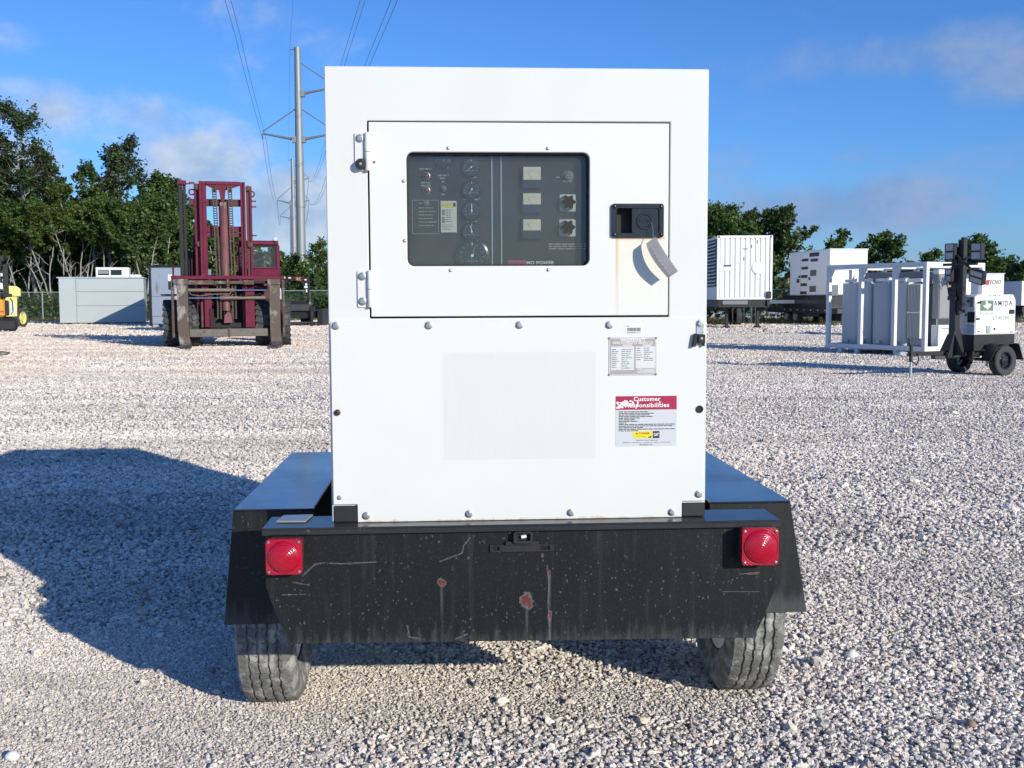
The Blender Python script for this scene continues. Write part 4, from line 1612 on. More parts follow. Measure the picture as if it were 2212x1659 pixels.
def lug_tyre(Rt, wd, rim_r, m, lugs=22):
    mb = MB()
    hw = wd / 2
    mb.lathe([(rim_r, -hw * .82), (Rt * .8, -hw), (Rt * .93, -hw * .97), (Rt * .955, -hw * .7), (Rt * .96, 0), (Rt * .955, hw * .7), (Rt * .93, hw * .97), (Rt * .8, hw), (rim_r, hw * .82)], (0, 0, 0), (1, 0, 0), m, seg=40, caps=False)
    for i in range(lugs):
        for s in (-1, 1):
            a = 2 * math.pi * (i + (.5 if s > 0 else 0)) / lugs
            ln = .10 * Rt * 2 * math.pi / lugs * 4
            M = Matrix.Rotation(a, 4, 'X') @ Matrix.Translation((s * hw * .52, 0, Rt * .965)) @ Matrix.Rotation(s * .35, 4, 'Z')
            mb.box((-hw * .50, -ln, -.06 * Rt), (hw * .50, ln, .035 * Rt), m, M)
    return mb


def wheel(parent, loc, Rt, wd, rim_r, tm, rm, side, lug=True, name='wheel', proto={}):
    wv = bpy.data.objects.new(name, None)
    COL.objects.link(wv)
    wv.parent = parent
    wv.location = loc
    key = (Rt, wd, rim_r, tm.name, lug)
    if key not in proto:
        if lug:
            proto[key] = lug_tyre(Rt, wd, rim_r, tm).build('tyre', wv, smooth=30)
        else:
            hw = wd / 2
            b = MB()
            b.lathe([(rim_r, -hw * .8), (Rt * .8, -hw), (Rt * .93, -hw * .95), (Rt * .985, -hw * .75), (Rt * .96, -hw * .42), (Rt * .96, -hw * .36), (Rt, -hw * .32), (Rt, hw * .32), (Rt * .96, hw * .36), (Rt * .96, hw * .42), (Rt * .985, hw * .75), (Rt * .93, hw * .95), (Rt * .8, hw), (rim_r, hw * .8)],
                    (0, 0, 0), (1, 0, 0), tm, seg=40, caps=False)
            proto[key] = b.build('tyre', wv, smooth=30)
    else:
        share(proto[key], wv)
    k2 = (rim_r, wd, rm.name, side)
    if k2 not in proto:
        b = MB()
        hw = wd / 2
        b.lathe([(rim_r * 1.02, hw * .8), (rim_r * .9, hw * .62), (rim_r * .84, hw * .2), (rim_r * .5, hw * .28), (rim_r * .46, hw * .55), (rim_r * .2, hw * .6), (.0001, hw * .62)], (0, 0, 0), (side, 0, 0), rm, seg=28, caps=False)
        for i in range(5):
            a = 2 * math.pi * i / 5
            b.cyl((side * hw * .25, rim_r * .66 * math.cos(a), rim_r * .66 * math.sin(a)), (side * hw * .34, rim_r * .66 * math.cos(a), rim_r * .66 * math.sin(a)), rim_r * .1, black_in, seg=8)
        proto[k2] = b.build('rim', wv, smooth=35)
    else:
        share(proto[k2], wv)
    return wv


def forklift():
    F = Frame(490, 34.0)
    T = thing('forklift', 'tall maroon rough terrain forklift with rusty forks facing the camera', 'forklift', F.o, R(13.5))

    def X(cx): return F.X(329.2 + .2645 * cx) * 1.03

    def Z(cy): return F.Z(351.1 + .2645 * cy)

    def bx(mb, cx0, cy0, cx1, cy1, y0, y1, m):
        mb.box((X(cx0), y0, Z(cy1)), (X(cx1), y1, Z(cy0)), m)

    def part(name, lst, parent=T, bevel=.012, smooth=None, each=False):
        for (a, b, c, d, y0, y1, m) in lst:
            mb = MB()
            bx(mb, a, b, c, d, y0, y1, m)
            o = mb.build(name, parent, bevel=bevel, smooth=smooth)
        return o
    # masts: channels, with a web and two flanges each
    def channel(name, cx0, cx1, cy0, cy1, y0, y1, m, m2=None):
        mb = MB()
        w0, w1 = X(cx0), X(cx1)
        f = (w1 - w0)
        mb.box((w0, y0, Z(cy1)), (w0 + f * .42, y1, Z(cy0)), m)
        mb.box((w0 + f * .421, y0 + .05, Z(cy1)), (w1, y1 - .02, Z(cy0)), m2 or m)
        return mb.build(name, T, bevel=.008)
    channel('outer_mast_rail', 380, 424, 168, 1350, .26, .46, maroon, maroon_dk)
    channel('outer_mast_rail', 822, 778, 182, 1350, .26, .46, maroon, maroon_dk)
    channel('inner_mast_rail', 420, 474, 150, 1345, .12, .30, maroon)
    channel('inner_mast_rail', 772, 733, 152, 1345, .12, .30, maroon)
    mb = MB()
    bx(mb, 474, 150, 733, 178, .13, .30, maroon)
    x0, x1, x2, x3 = X(462), X(560), X(622), X(740)
    mb.plate([(x0, Z(178)), (x1 - .05, Z(215)), (x1 + .05, Z(222)), (x1 + .1, Z(320)), (x2 - .04, Z(320)), (x2, Z(222)), (x2 + .1, Z(212)), (x3, Z(178))], .16, .26, maroon)
    mb.build('top_crosshead', T, bevel=.008)
    for (cy0, cy1, m) in ((292, 350, maroon_dk), (515, 565, maroon), (568, 605, maroon_dk), (1310, 1352, grime)):
        part('mast_crossbeam', [(468, cy0, 738, cy1, .31, .44, m)])
    part('mast_bracket', [(338, 292, 384, 345, .3, .42, maroon_dk)])
    for cy in (305, 352, 590):
        part('hose_stub', [(816, cy - 6, 856, cy + 4, .3, .36, maroon), (816, cy - 14, 824, cy + 14, .28, .38, maroon)])
    for (cx, cy) in ((364, 237), (822, 245)):
        mb = MB()
        pts = [(X(cx) + .085 * math.cos(a), .34, Z(cy) + .085 * math.sin(a)) for a in np.linspace(0, 2 * math.pi, 17)]
        mb.tube(pts, .022, maroon, 6)
        mb.build('lifting_eye', T, smooth=60)
    for (cx, cy) in ((410, 665), (801, 668), (402, 198), (795, 200)):
        mb = MB()
        mb.lathe([(.085, 0), (.085, -.06), (.06, -.075), (.0001, -.075)], (X(cx), .26, Z(cy)), (0, 1, 0), rusty, seg=16)
        mb.build('roller_pin', T, smooth=40)
    # lift cylinder
    mb = MB()
    xc = X(600)
    r = (X(640) - X(562)) / 2
    mb.lathe([(r * .55, Z(320)), (r * .55, Z(348)), (r, Z(352)), (r * 1.04, Z(380)), (r, Z(384)), (r, Z(925)), (r * .92, Z(926)), (r * .9, Z(1210))], (xc + .02, .26, 0), (0, 0, 1), cyl_paint, seg=24)
    mb.build('lift_cylinder', T, smooth=35)
    mb = MB()
    bx(mb, 575, 318, 628, 350, .18, .34, tan_cyl)
    mb.build('rod_head', T, bevel=.01)
    mb = MB()
    mb.plate([(X(584), Z(1312)), (X(652), Z(1312)), (X(648), Z(1250)), (X(630), Z(1222)), (X(608), Z(1222)), (X(590), Z(1250))], .12, .22, cyl_paint)
    mb.build('cylinder_mount', T, bevel=.01)
    for (ca, cb) in ((536, 553), (655, 669)):
        ch = bpy.data.objects.new('lift_chain', None)
        COL.objects.link(ch)
        ch.parent = T
        mb = MB()
        mb.lathe([(.12, -.07), (.14, -.07), (.14, -.045), (.10, -.04), (.10, .04), (.14, .045), (.14, .07), (.12, .07)], (X(ca), .20, Z(215)), (1, 0, 0), rusty, seg=20)
        mb.build('chain_sheave', ch, smooth=35)
        L = None
        za, zb = Z(200), Z(1300)
        n = int((za - zb) / .075)
        for i in range(n):
            f = i / n
            x = X(ca) + (X(cb) - X(ca)) * min(1, f * 1.5)
            if L is None:
                m_ = MB()
                for s in (-1, 1):
                    m_.box((s * .05 - .018, -.025, -.034), (s * .05 + .018, .025, .034), rusty)
                m_.cyl((-.05, 0, 0), (.05, 0, 0), .016, grime, seg=6)
                L = m_.build('chain_link', ch, loc=(x, .09, za - .075 * i))
            else:
                share(L, ch, (x, .09, za - .075 * i))
    # hose reel post on the left
    part('hose_post', [(262, 180, 292, 925, .25, .4, grime), (296, 182, 318, 925, .3, .42, grime)])
    part('post_cap', [(256, 145, 322, 181, .2, .45, maroon), (322, 165, 352, 174, .3, .36, maroon), (343, 155, 384, 168, .3, .4, maroon)])
    # carriage
    part('carriage_top_bar', [(195, 925, 1060, 954, -.10, .10, maroon)])
    part('carriage_shaft', [(322, 962, 520, 998, -.08, .02, rusty), (522, 966, 622, 992, -.09, .01, fork_st), (636, 966, 740, 992, -.09, .01, fork_st), (742, 960, 826, 998, -.08, .02, rusty), (828, 966, 932, 988, -.07, .01, grime)])
    part('shaft_hanger', [(614, 955, 636, 1010, -.12, -.02, rusty)])
    for (a, b) in ((192, 212), (1040, 1060)):
        part('carriage_side', [(a, 955, b, 1428, -.06, .10, rusty)])
    part('carriage_lower_bar', [(322, 1358, 622, 1422, -.06, .10, olive), (626, 1356, 926, 1420, -.06, .10, olive)])
    part('bar_seam', [(616, 1350, 634, 1426, -.08, -.062, rusty)])
    for (tube, rod, zc) in (((322, 660), (662, 928), 1042), ((578, 908), (322, 576), 1105)):
        mb = MB()
        mb.cyl((X(tube[0]), -.05, Z(zc)), (X(tube[1]), -.05, Z(zc)), .055, tan_cyl, seg=14)
        mb.cyl((X(rod[0]), -.05, Z(zc)), (X(rod[1]), -.05, Z(zc)), .026, chrome, seg=10)
        mb.cyl((X(tube[0] if tube[0] > 400 else tube[1]) - .06, -.05, Z(zc)), (X(tube[0] if tube[0] > 400 else tube[1]) + .06, -.05, Z(zc)), .068, olive, seg=14)
        mb.build('side_shift_cylinder', T, smooth=40)
    mb = MB()
    mb.tube([(X(328), -.08, Z(1060)), (X(345), -.09, Z(1080)), (X(420), -.1, Z(1088)), (X(500), -.1, Z(1075)), (X(640), -.09, Z(1072)), (X(648), -.08, Z(1050))], .018, tan_cyl, 6)
    mb.tube([(X(700), -.08, Z(1098)), (X(820), -.09, Z(1085)), (X(880), -.08, Z(1072))], .016, grime, 6)
    mb.build('hydraulic_hose', T, smooth=60)
    # forks
    for (t0, t1, b0, b1, tip0, tip1) in ((236, 320, 256, 342, 262, 372), (940, 1024, 948, 1034, 952, 1092)):
        zt = Z(952)
        zb = .165
        pr = []
        mb = MB()
        bx(mb, t0 - 12, 952, t1 + 4, 1000, -.24, -.10, fork_st)
        fx0, fx1 = X(t0), X(t1)
        gx0, gx1 = X(b0), X(b1)
        # shank, heel curve and tapering blade, which runs towards the viewer and slightly right
        path = [(0, -.15, zt - .5, .115), (.0, -.15, .62, .115), (.3, -.15, .30, .12), (.6, -.17, .16, .13), (.8, -.26, .085, .12), (1, -.45, .055, .10), (1.0, -1.75, .035, .035)]
        secs = []
        for k, (f, y, z, th) in enumerate(path):
            l, r_ = fx0 + (gx0 - fx0) * f, fx1 + (gx1 - fx1) * f
            if k == len(path) - 1:
                l, r_ = X(tip0) + .10, X(tip1) - .42 if tip1 > 1000 else X(tip1) - .14
                l = r_ - .30
            prev = path[max(k - 1, 0)]
            nxt = path[min(k + 1, len(path) - 1)]
            d = Vector((0, nxt[1] - prev[1], nxt[2] - prev[2])).normalized()
            nn = Vector((0, d.z, -d.y)) * (th / 2)
            secs.append([Vector((l, y, z)) + nn, Vector((r_, y, z)) + nn, Vector((r_, y, z)) - nn, Vector((l, y, z)) - nn])
        top = [Vector((fx0, -.15 - .0575, zt)), Vector((fx1, -.15 - .0575, zt)), Vector((fx1, -.15 + .0575, zt)), Vector((fx0, -.15 + .0575, zt))]
        s0 = secs[0]
        if (s0[0].y - top[0].y) > .05:
            top = [top[3], top[2], top[1], top[0]]
        secs = [top] + secs
        vs = [v for s_ in secs for v in s_]
        fs = [(0, 1, 2, 3)]
        for k in range(len(secs) - 1):
            for e in range(4):
                a, b = 4 * k + e, 4 * k + (e + 1) % 4
                fs.append((a, b, b + 4, a + 4))
        e = 4 * (len(secs) - 1)
        fs.append((e + 3, e + 2, e + 1, e))
        mb.add(vs, fs, fork_st)
        mb.build('fork', T, bevel=.01)
    part('mast_foot', [(440, 1062, 496, 1345, .02, .12, maroon)])
    part('mast_foot', [(752, 1030, 826, 1350, .02, .12, maroon)])
    part('mast_guide', [(412, 1140, 428, 1345, .05, .14, rusty), (480, 1190, 490, 1350, -.02, .01, grime)])
    # wheels, two a side
    for (cx, side) in ((178, -1), (338, -1), (888, 1), (1046, 1)):
        wheel(T, (X(cx), .95, .765), .765, .46, .36, big_tyre, maroon_dk, -1 if side < 0 else 1)
    for (cx, side) in ((250, -1), (990, 1)):
        wheel(T, (X(cx), 4.9, .62), .62, .42, .3, big_tyre, maroon_dk, side)
    # chassis, engine cover, counterweight
    mb = MB()
    bx(mb, 400, 1000, 880, 1330, .75, 1.6, grime)
    bx(mb, 345, 960, 905, 1180, 1.6, 5.2, maroon_dk)
    mb.build('chassis', T, bevel=.03)
    mb = MB()
    mb.cyl((X(120), .95, .765), (X(1095), .95, .765), .18, grime, seg=14)
    mb.build('front_axle', T, smooth=40)
    mb = MB()
    bx(mb, 330, 560, 384, 925, 2.6, 3.4, maroon_dk)
    bx(mb, 250, 700, 330, 925, 2.0, 5.4, grime)
    bx(mb, 330, 905, 700, 1000, 2.2, 5.6, maroon_dk)
    mb.build('engine_cover', T, bevel=.03)
    mb = MB()
    bx(mb, 240, 905, 1000, 1150, 5.25, 6.2, maroon_dk)
    mb.build('counterweight', T, bevel=.08, segs=2)
    # left fender and hand rail
    part('front_fender', [(108, 1072, 236, 1086, .3, 1.7, grime)])
    mb = MB()
    mb.tube([(X(202), .6, Z(930)), (X(202), .6, Z(840))], .03, maroon, 6)
    mb.build('marker_post', T)
    # cab
    mb = MB()
    bx(mb, 694, 622, 1026, 660, .85, 2.5, maroon)
    mb.build('cab_roof', T, bevel=.03, segs=2)
    for (a, b, y) in ((694, 716, .9), (1006, 1034, .9), (694, 712, 2.4), (1010, 1030, 2.4)):
        part('cab_post', [(a, 660, b, 880, y, y + .08, maroon if y < 1 else grime)])
    part('cab_frame', [(716, 660, 1006, 678, .92, .97, grime), (968, 678, 1006, 860, .94, .99, grime), (716, 846, 1006, 860, .92, .97, maroon_dk)], bevel=.004)
    mb = MB()
    mb.add([(X(716), .955, Z(846)), (X(968), .955, Z(846)), (X(968), .955, Z(678)), (X(716), .955, Z(678))], [(0, 1, 2, 3)], glassm)
    mb.build('windscreen', T, recalc=False)
    mb = MB()
    vs = [(X(700), .45, Z(925)), (X(1036), .45, Z(925)), (X(1026), .55, Z(862)), (X(710), .55, Z(862)), (X(700), 1.6, Z(925)), (X(1036), 1.6, Z(925)), (X(1010), 1.3, Z(846)), (X(730), 1.3, Z(846))]
    mb.add(vs, [(0, 1, 2, 3), (3, 2, 6, 7), (0, 3, 7, 4), (1, 5, 6, 2), (4, 5, 1, 0), (5, 4, 7, 6)], maroon)
    bx(mb, 815, 1005, 932, 1050, .5, 1.5, maroon)
    bx(mb, 815, 926, 1034, 945, .46, 1.5, maroon)
    mb.build('dash_cowl', T, bevel=.02)
    mb = MB()
    bx(mb, 825, 730, 925, 900, 1.95, 2.12, seatm)
    bx(mb, 840, 712, 912, 735, 1.96, 2.1, seatm)
    bx(mb, 820, 870, 935, 910, 1.5, 2.0, seatm)
    mb.build('driver_seat', T, bevel=.05, segs=3, smooth=45)
    mb = MB()
    c = Vector((X(898), 1.35, Z(818)))
    rw = .27
    pts = [(c.x + rw * math.cos(a), c.y + .10 * math.sin(a), c.z + rw * .62 * math.sin(a)) for a in np.linspace(0, 2 * math.pi, 25)]
    mb.tube(pts, .022, black_rub, 6)
    mb.bar((c.x - rw, c.y, c.z), (c.x + rw, c.y, c.z), .04, .02, black_rub)
    mb.bar(c, (c.x, c.y - .15, c.z - .4), .05, .05, black_rub)
    mb.build('steering_wheel', T, smooth=50)
    for (cx, cy, y) in ((1000, 608, .8), (262, 594, 1.2), (950, 610, 1.8)):
        mb = MB()
        r = .085 if cx == 1000 else .05
        mb.lathe([(.0001, -.05), (r * .8, -.045), (r, -.02), (r * .95, .04), (r * .4, .10), (.0001, .11)], (X(cx), y, Z(cy)), (0, 1, 0), lampm, seg=18)
        mb.cyl((X(cx), y + .03, Z(cy) - r), (X(cx), y + .03, Z(cy) - r - .1), .015, grime, seg=6)
        mb.build('work_lamp', T, smooth=50)
    return T


forklift()


def simple_box(name, lst, parent, bevel=.01, smooth=None):
    first = None
    for (a, b, m) in lst:
        mb = MB()
        mb.box(a, b, m)
        o = mb.build(name, parent, bevel=bevel, smooth=smooth)
        first = first or o
    return first


# ---------------------------------------------------------------- grey enclosure with a window unit on its roof
greymetal = paint('pale grey sheet metal', (.40, .44, .45), .45, var=.04, vs=1, spec=.4)


def enclosure():
    F = Frame(220, 68.0)
    T = thing('equipment_enclosure', 'pale grey sheet metal equipment enclosure standing before the wire fence', 'enclosure', F.o, R(15))
    x0, x1 = F.X(136), F.X(308)
    zt, zb = F.Z(600, 220), .12
    xs = F.X(170)
    core = simple_box('body', [((x0 + .02, .03, zb + .02), (x1 - .02, 2.6, zt - .04), greymetal)], T)
    simple_box('roof', [((x0 - .10, -.04, zt - .035), (x1 + .03, 2.7, zt + .05), greymetal)], T, .02)
    simple_box('end_panel', [((x0, -.02, zb), (xs - .015, .028, zt - .04), greymetal)], T, .008)
    zz = [zb, zb + (zt - zb) * .375, zb + (zt - zb) * .69, zt - .04]
    for k in range(3):
        simple_box('wall_panel', [((xs + .015, -.02 - .006 * k, zz[k] + (.015 if k else 0)), (x1, .028, zz[k + 1] - .015), greymetal)], T, .008)
    simple_box('skid', [((x0 + .1, .1, 0), (x1 - .1, .3, .118), black_steel), ((x0 + .1, 2.2, 0), (x1 - .1, 2.4, .118), black_steel)], T)
    # window unit and panel on the roof
    U = thing('window_unit', 'white framed sliding window lying on the grey enclosure roof', 'window', (F.o.x, F.o.y, zt + .05), R(15))
    a, b = F.X(210), F.X(278)
    h = F.Z(577, 240) - zt - .05
    aw = paint('white window frame', (.72, .73, .74), .4, var=.03)
    dk = paint('dark tinted glass', (.018, .02, .022), .08, var=.05)
    sh = paint('grey screen', (.22, .22, .225), .6, var=.1)
    ob = MB()
    w1 = a + .12
    w3 = b - .45
    w2 = (w1 + w3) / 2
    ob.plate(rect(a, 0, b, h), .30, .42, aw, holes=[rect(w1, .12, w2 - .05, h - .16), rect(w2 + .05, .12, w3, h - .16)])
    ob.build('frame', U, bevel=.01)
    simple_box('casing', [((a + .01, .43, 0), (b - .01, 1.6, h - .01), aw)], U)
    simple_box('pane', [((w1 + .002, .395, .122), (w2 - .052, .41, h - .162), dk)], U, 0)
    simple_box('pane', [((w2 + .052, .395, .122), (w3 - .002, .41, h - .162), dk)], U, 0)
    simple_box('blind', [((w1 + .004, .385, h - .40), (w2 - .054, .394, h - .164), sh)], U, 0)
    L = thing('white_sheet', 'flat white panel lying beside the window unit on the grey roof', 'panel', (F.o.x, F.o.y, zt + .05), R(15))
    simple_box('panel', [((b + .03, .2, 0), (F.X(302), 1.4, .16), aw)], L, .03)


enclosure()

# ---------------------------------------------------------------- upright blue-grey container end
bluegrey = paint('faded blue grey paint', (.29, .335, .42), .5, var=.06, vs=2, col2=(.20, .22, .26), th=(.62, .75), cs=3)


def cabinet_end():
    F = Frame(345, 60.0)
    T = thing('storage_container', 'narrow blue grey steel storage container half hidden behind the maroon forklift', 'container', F.o)
    x0, x1 = F.X(327), F.X(400)
    zt = F.Z(577, 345)
    simple_box('body', [((x0 + .01, .04, .18), (x1, 5.5, zt), bluegrey)], T)
    zz = [.20, .58, .62, 1.70, 1.74, zt - .05]
    for k in range(0, 6, 2):
        simple_box('door_panel', [((x0 + .06, -.0 - .012 * (k == 2), zz[k]), (x1 - .02, .038, zz[k + 1]), bluegrey)], T, .012)
    simple_box('rim', [((x0 - .06, -.06, .15), (x0 + .055, .039, zt + .10), black_steel), ((x0 + .056, -.06, zt + .001), (x1, .05, zt + .10), black_steel)], T, .01)
    b = MB()
    xc = F.X(342)
    zc = F.Z(622, 345)
    b.plate([(xc, zc - .36), (xc + .08, zc), (xc, zc + .36), (xc - .08, zc)], -.018, -.0125, grey_print)
    b.build('diamond_plate', T)
    simple_box('pallet_foot', [((x0 + .05, .1, 0), (x0 + .35, .5, .178), greymetal), ((x0 + .6, .1, 0), (x0 + .9, .5, .178), greymetal), ((x0 + 1.1, .1, 0), (x0 + 1.4, .5, .178), greymetal)], T)


cabinet_end()


# ---------------------------------------------------------------- white truck behind the forklift
def truck():
    F = Frame(430, 50.0)
    T = thing('parked_truck', 'white truck mostly hidden behind the maroon forklift', 'truck', F.o)
    b = MB()
    x0, x1 = F.X(362), F.X(555)
    zr = F.Z(598, 430)
    b.box((x0 + .25, .3, .75), (x1, 5.6, zr - .45), white_far)
    b.build('body', T, bevel=.12, segs=3, smooth=40)
    b = MB()
    vs = [(x0 + .35, .2, zr - .449), (x1 - .1, .2, zr - .449), (x1 - .3, .7, zr), (x0 + .6, .7, zr)]
    vs += [(v[0], 2.6, v[2]) for v in vs]
    b.add(vs, [(0, 1, 2, 3), (7, 6, 5, 4), (0, 4, 5, 1), (1, 5, 6, 2), (2, 6, 7, 3), (3, 7, 4, 0)], white_far)
    b.build('cab', T, bevel=.06, segs=2, smooth=40)
    b = MB()
    b.add([(x0 + .62, .28, zr - .38), (x1 - .35, .28, zr - .38), (x1 - .5, .60, zr - .08), (x0 + .80, .60, zr - .08)], [(0, 1, 2, 3)], paint('dark windscreen', (.02, .025, .03), .08))
    b.build('windscreen', T, recalc=False)
    for px in (368, 560):
        b = MB()
        xm = F.X(px)
        zm = F.Z(612, px)
        b.box((xm - .10, .15, zm - .30), (xm + .12, .30, zm + .28), black_rub)
        b.bar((xm, .25, zm), (xm + (.3 if px < 400 else -.3), .4, zm - .1), .04, .04, black_rub)
        m = b.build('wing_mirror', T, bevel=.03)
        simple_box('mirror_cap', [((xm - .10, .12, zm + .1), (xm + .10, .149, zm + .42), white_far)], m, .02)
    for sx in (x0 + .5, x1 - .3):
        wheel(T, (sx, 1.2, .45), .45, .28, .24, big_tyre, galv, -1 if sx < 0 else 1, lug=False)
        wheel(T, (sx, 4.8, .45), .45, .28, .24, big_tyre, galv, -1 if sx < 0 else 1, lug=False)


truck()


# ---------------------------------------------------------------- black gooseneck trailer right of the forklift
def gooseneck():
    F = Frame(645, 60.0)
    T = thing('gooseneck_trailer', 'black gooseneck flatbed trailer parked right of the maroon forklift', 'trailer', F.o)
    X, Z = (lambda cx: F.X(548.6 + .0992 * cx)), (lambda cy: F.Z(559.6 + .0992 * cy))
    blk = black_steel
    b = MB()
    b.bar((X(640), 0, Z(545)), (X(790), 0, Z(395)), .14, .26, blk)
    b.box((X(780), -.07, Z(465)), (X(1215), .07, Z(385)), blk)
    b.plate([(X(1060), Z(465)), (X(1228), Z(440)), (X(1230), Z(930)), (X(1195), Z(930)), (X(1060), Z(500))], -.05, .05, blk)
    b.box((X(610), -.07, Z(1120)), (X(660), .07, Z(545)), blk)
    b.build('gooseneck_frame', T, bevel=.015)
    b = MB()
    gb = paint('grey trailer front', (.055, .055, .058), .5, var=.2)
    b.box((X(700), -.02, Z(1125)), (X(1235), .08, Z(985)), gb)
    b.box((X(700), .1, Z(985)), (X(1190), .16, Z(905)), blk)
    b.box((X(640), .2, Z(1290)), (X(1260), 9.0, Z(1130)), blk)
    b.build('deck', T, bevel=.02)
    b = MB()
    b.box((X(700), -.06, Z(1400)), (X(1300), .04, Z(1365)), gb)
    b.build('lower_beam', T, bevel=.01)
    b = MB()
    b.box((X(1235), -.1, Z(1130)), (X(1330), .1, Z(1035)), blk)
    b.cyl((X(1262), 0, 0.06), (X(1262), 0, Z(1130)), .09, blk, seg=10)
    b.box((X(1225), -.15, 0), (X(1300), .15, .06), blk)
    b.build('landing_leg', T, bevel=.01)
    for (a, c, d, e) in ((665, 385, 712, 420), (780, 395, 832, 425), (1125, 438, 1170, 465), (1140, 530, 1182, 580), (1115, 592, 1190, 630), (1150, 655, 1180, 725)):
        simple_box('reflector', [((X(a), -.085, Z(e)), (X(d), -.0705, Z(c)), white_print)], T, 0)
    for (a, c, d, e) in ((834, 400, 856, 428), (1171, 440, 1195, 466)):
        simple_box('marker_light', [((X(a), -.085, Z(e)), (X(d), -.0705, Z(c)), paint('marker red', (.45, .01, .01), .4))], T, 0)
    pl = simple_box('maker_plate', [((X(940), -.085, Z(468)), (X(1045), -.0705, Z(400)), paint('dim plate', (.33, .30, .27), .5))], T, 0)
    text('TEXAS', X(992), -.087, Z(434), .5, .22, paint('plate red print', (.25, .03, .02), .5), pl, bold=.02)
    for sx in (X(1380), X(640)):
        for y in (6.0, 7.0):
            wheel(T, (sx, y, .42), .42, .30, .22, big_tyre, galv, 1 if sx > 0 else -1, lug=False)
    simple_box('spare_wheel_mount', [((X(1310), 1.0, .05), (X(1430), 4.0, Z(1090)), blk)], T)


gooseneck()


# ---------------------------------------------------------------- forklifts at the left edge
orange = paint('orange yellow paint', (.62, .27, .03), .4, var=.08)
cream = paint('pale yellow paint', (.70, .64, .20), .45, var=.06)


def left_lifts():
    F = Frame(5, 52.0)
    T = thing('forklift', 'orange forklift with dark mast cut off by the left edge', 'forklift', F.o, R(24))
    X, Z = F.X, (lambda py: F.Z(py, 5))
    gz = 0
    sc = .1455
    px = lambda cx: sc * cx
    py = lambda cy: 548.6 + sc * cy
    b = MB()
    b.box((X(px(65)), 0, Z(py(625))), (X(px(138)), .25, Z(py(150))), grime)
    b.box((X(px(60)), -.05, Z(py(640))), (X(px(180)), .2, Z(py(590))), grime)
    b.box((X(px(-160)), 0, Z(py(640))), (X(px(-90)), .25, Z(py(150))), grime)
    b.box((X(px(-90)), .05, Z(py(300))), (X(px(64)), .2, Z(py(250))), grime)
    b.build('mast', T, bevel=.02)
    simple_box('overhead_guard', [((X(px(-180)), .3, Z(py(90))), (X(px(80)), 2.2, Z(py(20))), grime), ((X(px(30)), .3, Z(py(660))), (X(px(50)), .4, Z(py(91))), grime)], T)
    simple_box('body', [((X(px(-200)), .3, Z(py(935))), (X(px(72)), 2.6, Z(py(660))), orange)], T, .08)
    simple_box('side_cover', [((X(px(74)), .35, Z(py(920))), (X(px(118)), 2.3, Z(py(690))), grime)], T, .03)
    simple_box('reflector', [((X(px(10)), .28, Z(py(868))), (X(px(52)), .299, Z(py(845))), paint('red reflector', (.5, .02, .02), .3))], T, 0)
    simple_box('track_frame', [((X(px(-200)), .2, .02), (X(px(232)), 2.4, Z(py(965))), grime)], T, .12)
    simple_box('gauge_plate', [((X(px(25)), -.01, Z(py(520))), (X(px(58)), .0, Z(py(430))), white_print), ((X(px(36)), -.01, Z(py(330))), (X(px(62)), .0, Z(py(285))), white_print)], T, 0)
    F2 = Frame(35, 60.0)
    X, Z = F2.X, (lambda q: F2.Z(q, 35))
    T2 = thing('loader', 'pale yellow machine with a yellow wheel standing behind the orange forklift', 'loader', F2.o, R(24))
    b = MB()
    b.plate([(X(px(100)), Z(py(930))), (X(px(255)), Z(py(930))), (X(px(262)), Z(py(632))), (X(px(150)), Z(py(632))), (X(px(100)), Z(py(660)))], 0, 2.2, cream)
    b.build('body', T2, bevel=.05, segs=2)
    b = MB()
    b.plate([(X(px(146)), Z(py(630))), (X(px(314)), Z(py(630))), (X(px(314)), Z(py(515))), (X(px(262)), Z(py(478))), (X(px(150)), Z(py(470)))], -.05, 2.3, cream)
    b.build('hood', T2, bevel=.06, segs=2)
    simple_box('side_plate', [((X(px(160)), -.03, Z(py(900))), (X(px(232)), -.001, Z(py(710))), galv)], T2, .01)
    b = MB()
    b.tube([(X(px(170)), -.06, Z(py(655))), (X(px(200)), -.1, Z(py(690))), (X(px(205)), -.1, Z(py(850))), (X(px(180)), -.06, Z(py(890)))], .02, black_rub, 6)
    b.build('hose', T2, smooth=60)
    wv = wheel(T2, (X(px(300)), .6, .56), .56, .34, .36, big_tyre, cream, 1, lug=False)
    wv.rotation_euler = (0, 0, R(-30))
    wv2 = wheel(T2, (X(px(120)), 2.4, .56), .56, .34, .36, big_tyre, cream, -1, lug=False)
    wv2.rotation_euler = (0, 0, R(-6))
    # dark timber end at the left edge, nearer
    P = on_ground(6, 769)
    T3 = thing('fork_tip', 'dark steel fork tip poking in low at the left edge', 'fork', (P.x, P.y, 0))
    b = MB()
    b.plate([(-2.2, 0), (.02, 0), (.17, .07), (.17, .10), (.0, .13), (-2.2, .20)], -.09, .09, fork_st)
    b.build('blade', T3, bevel=.01)


left_lifts()


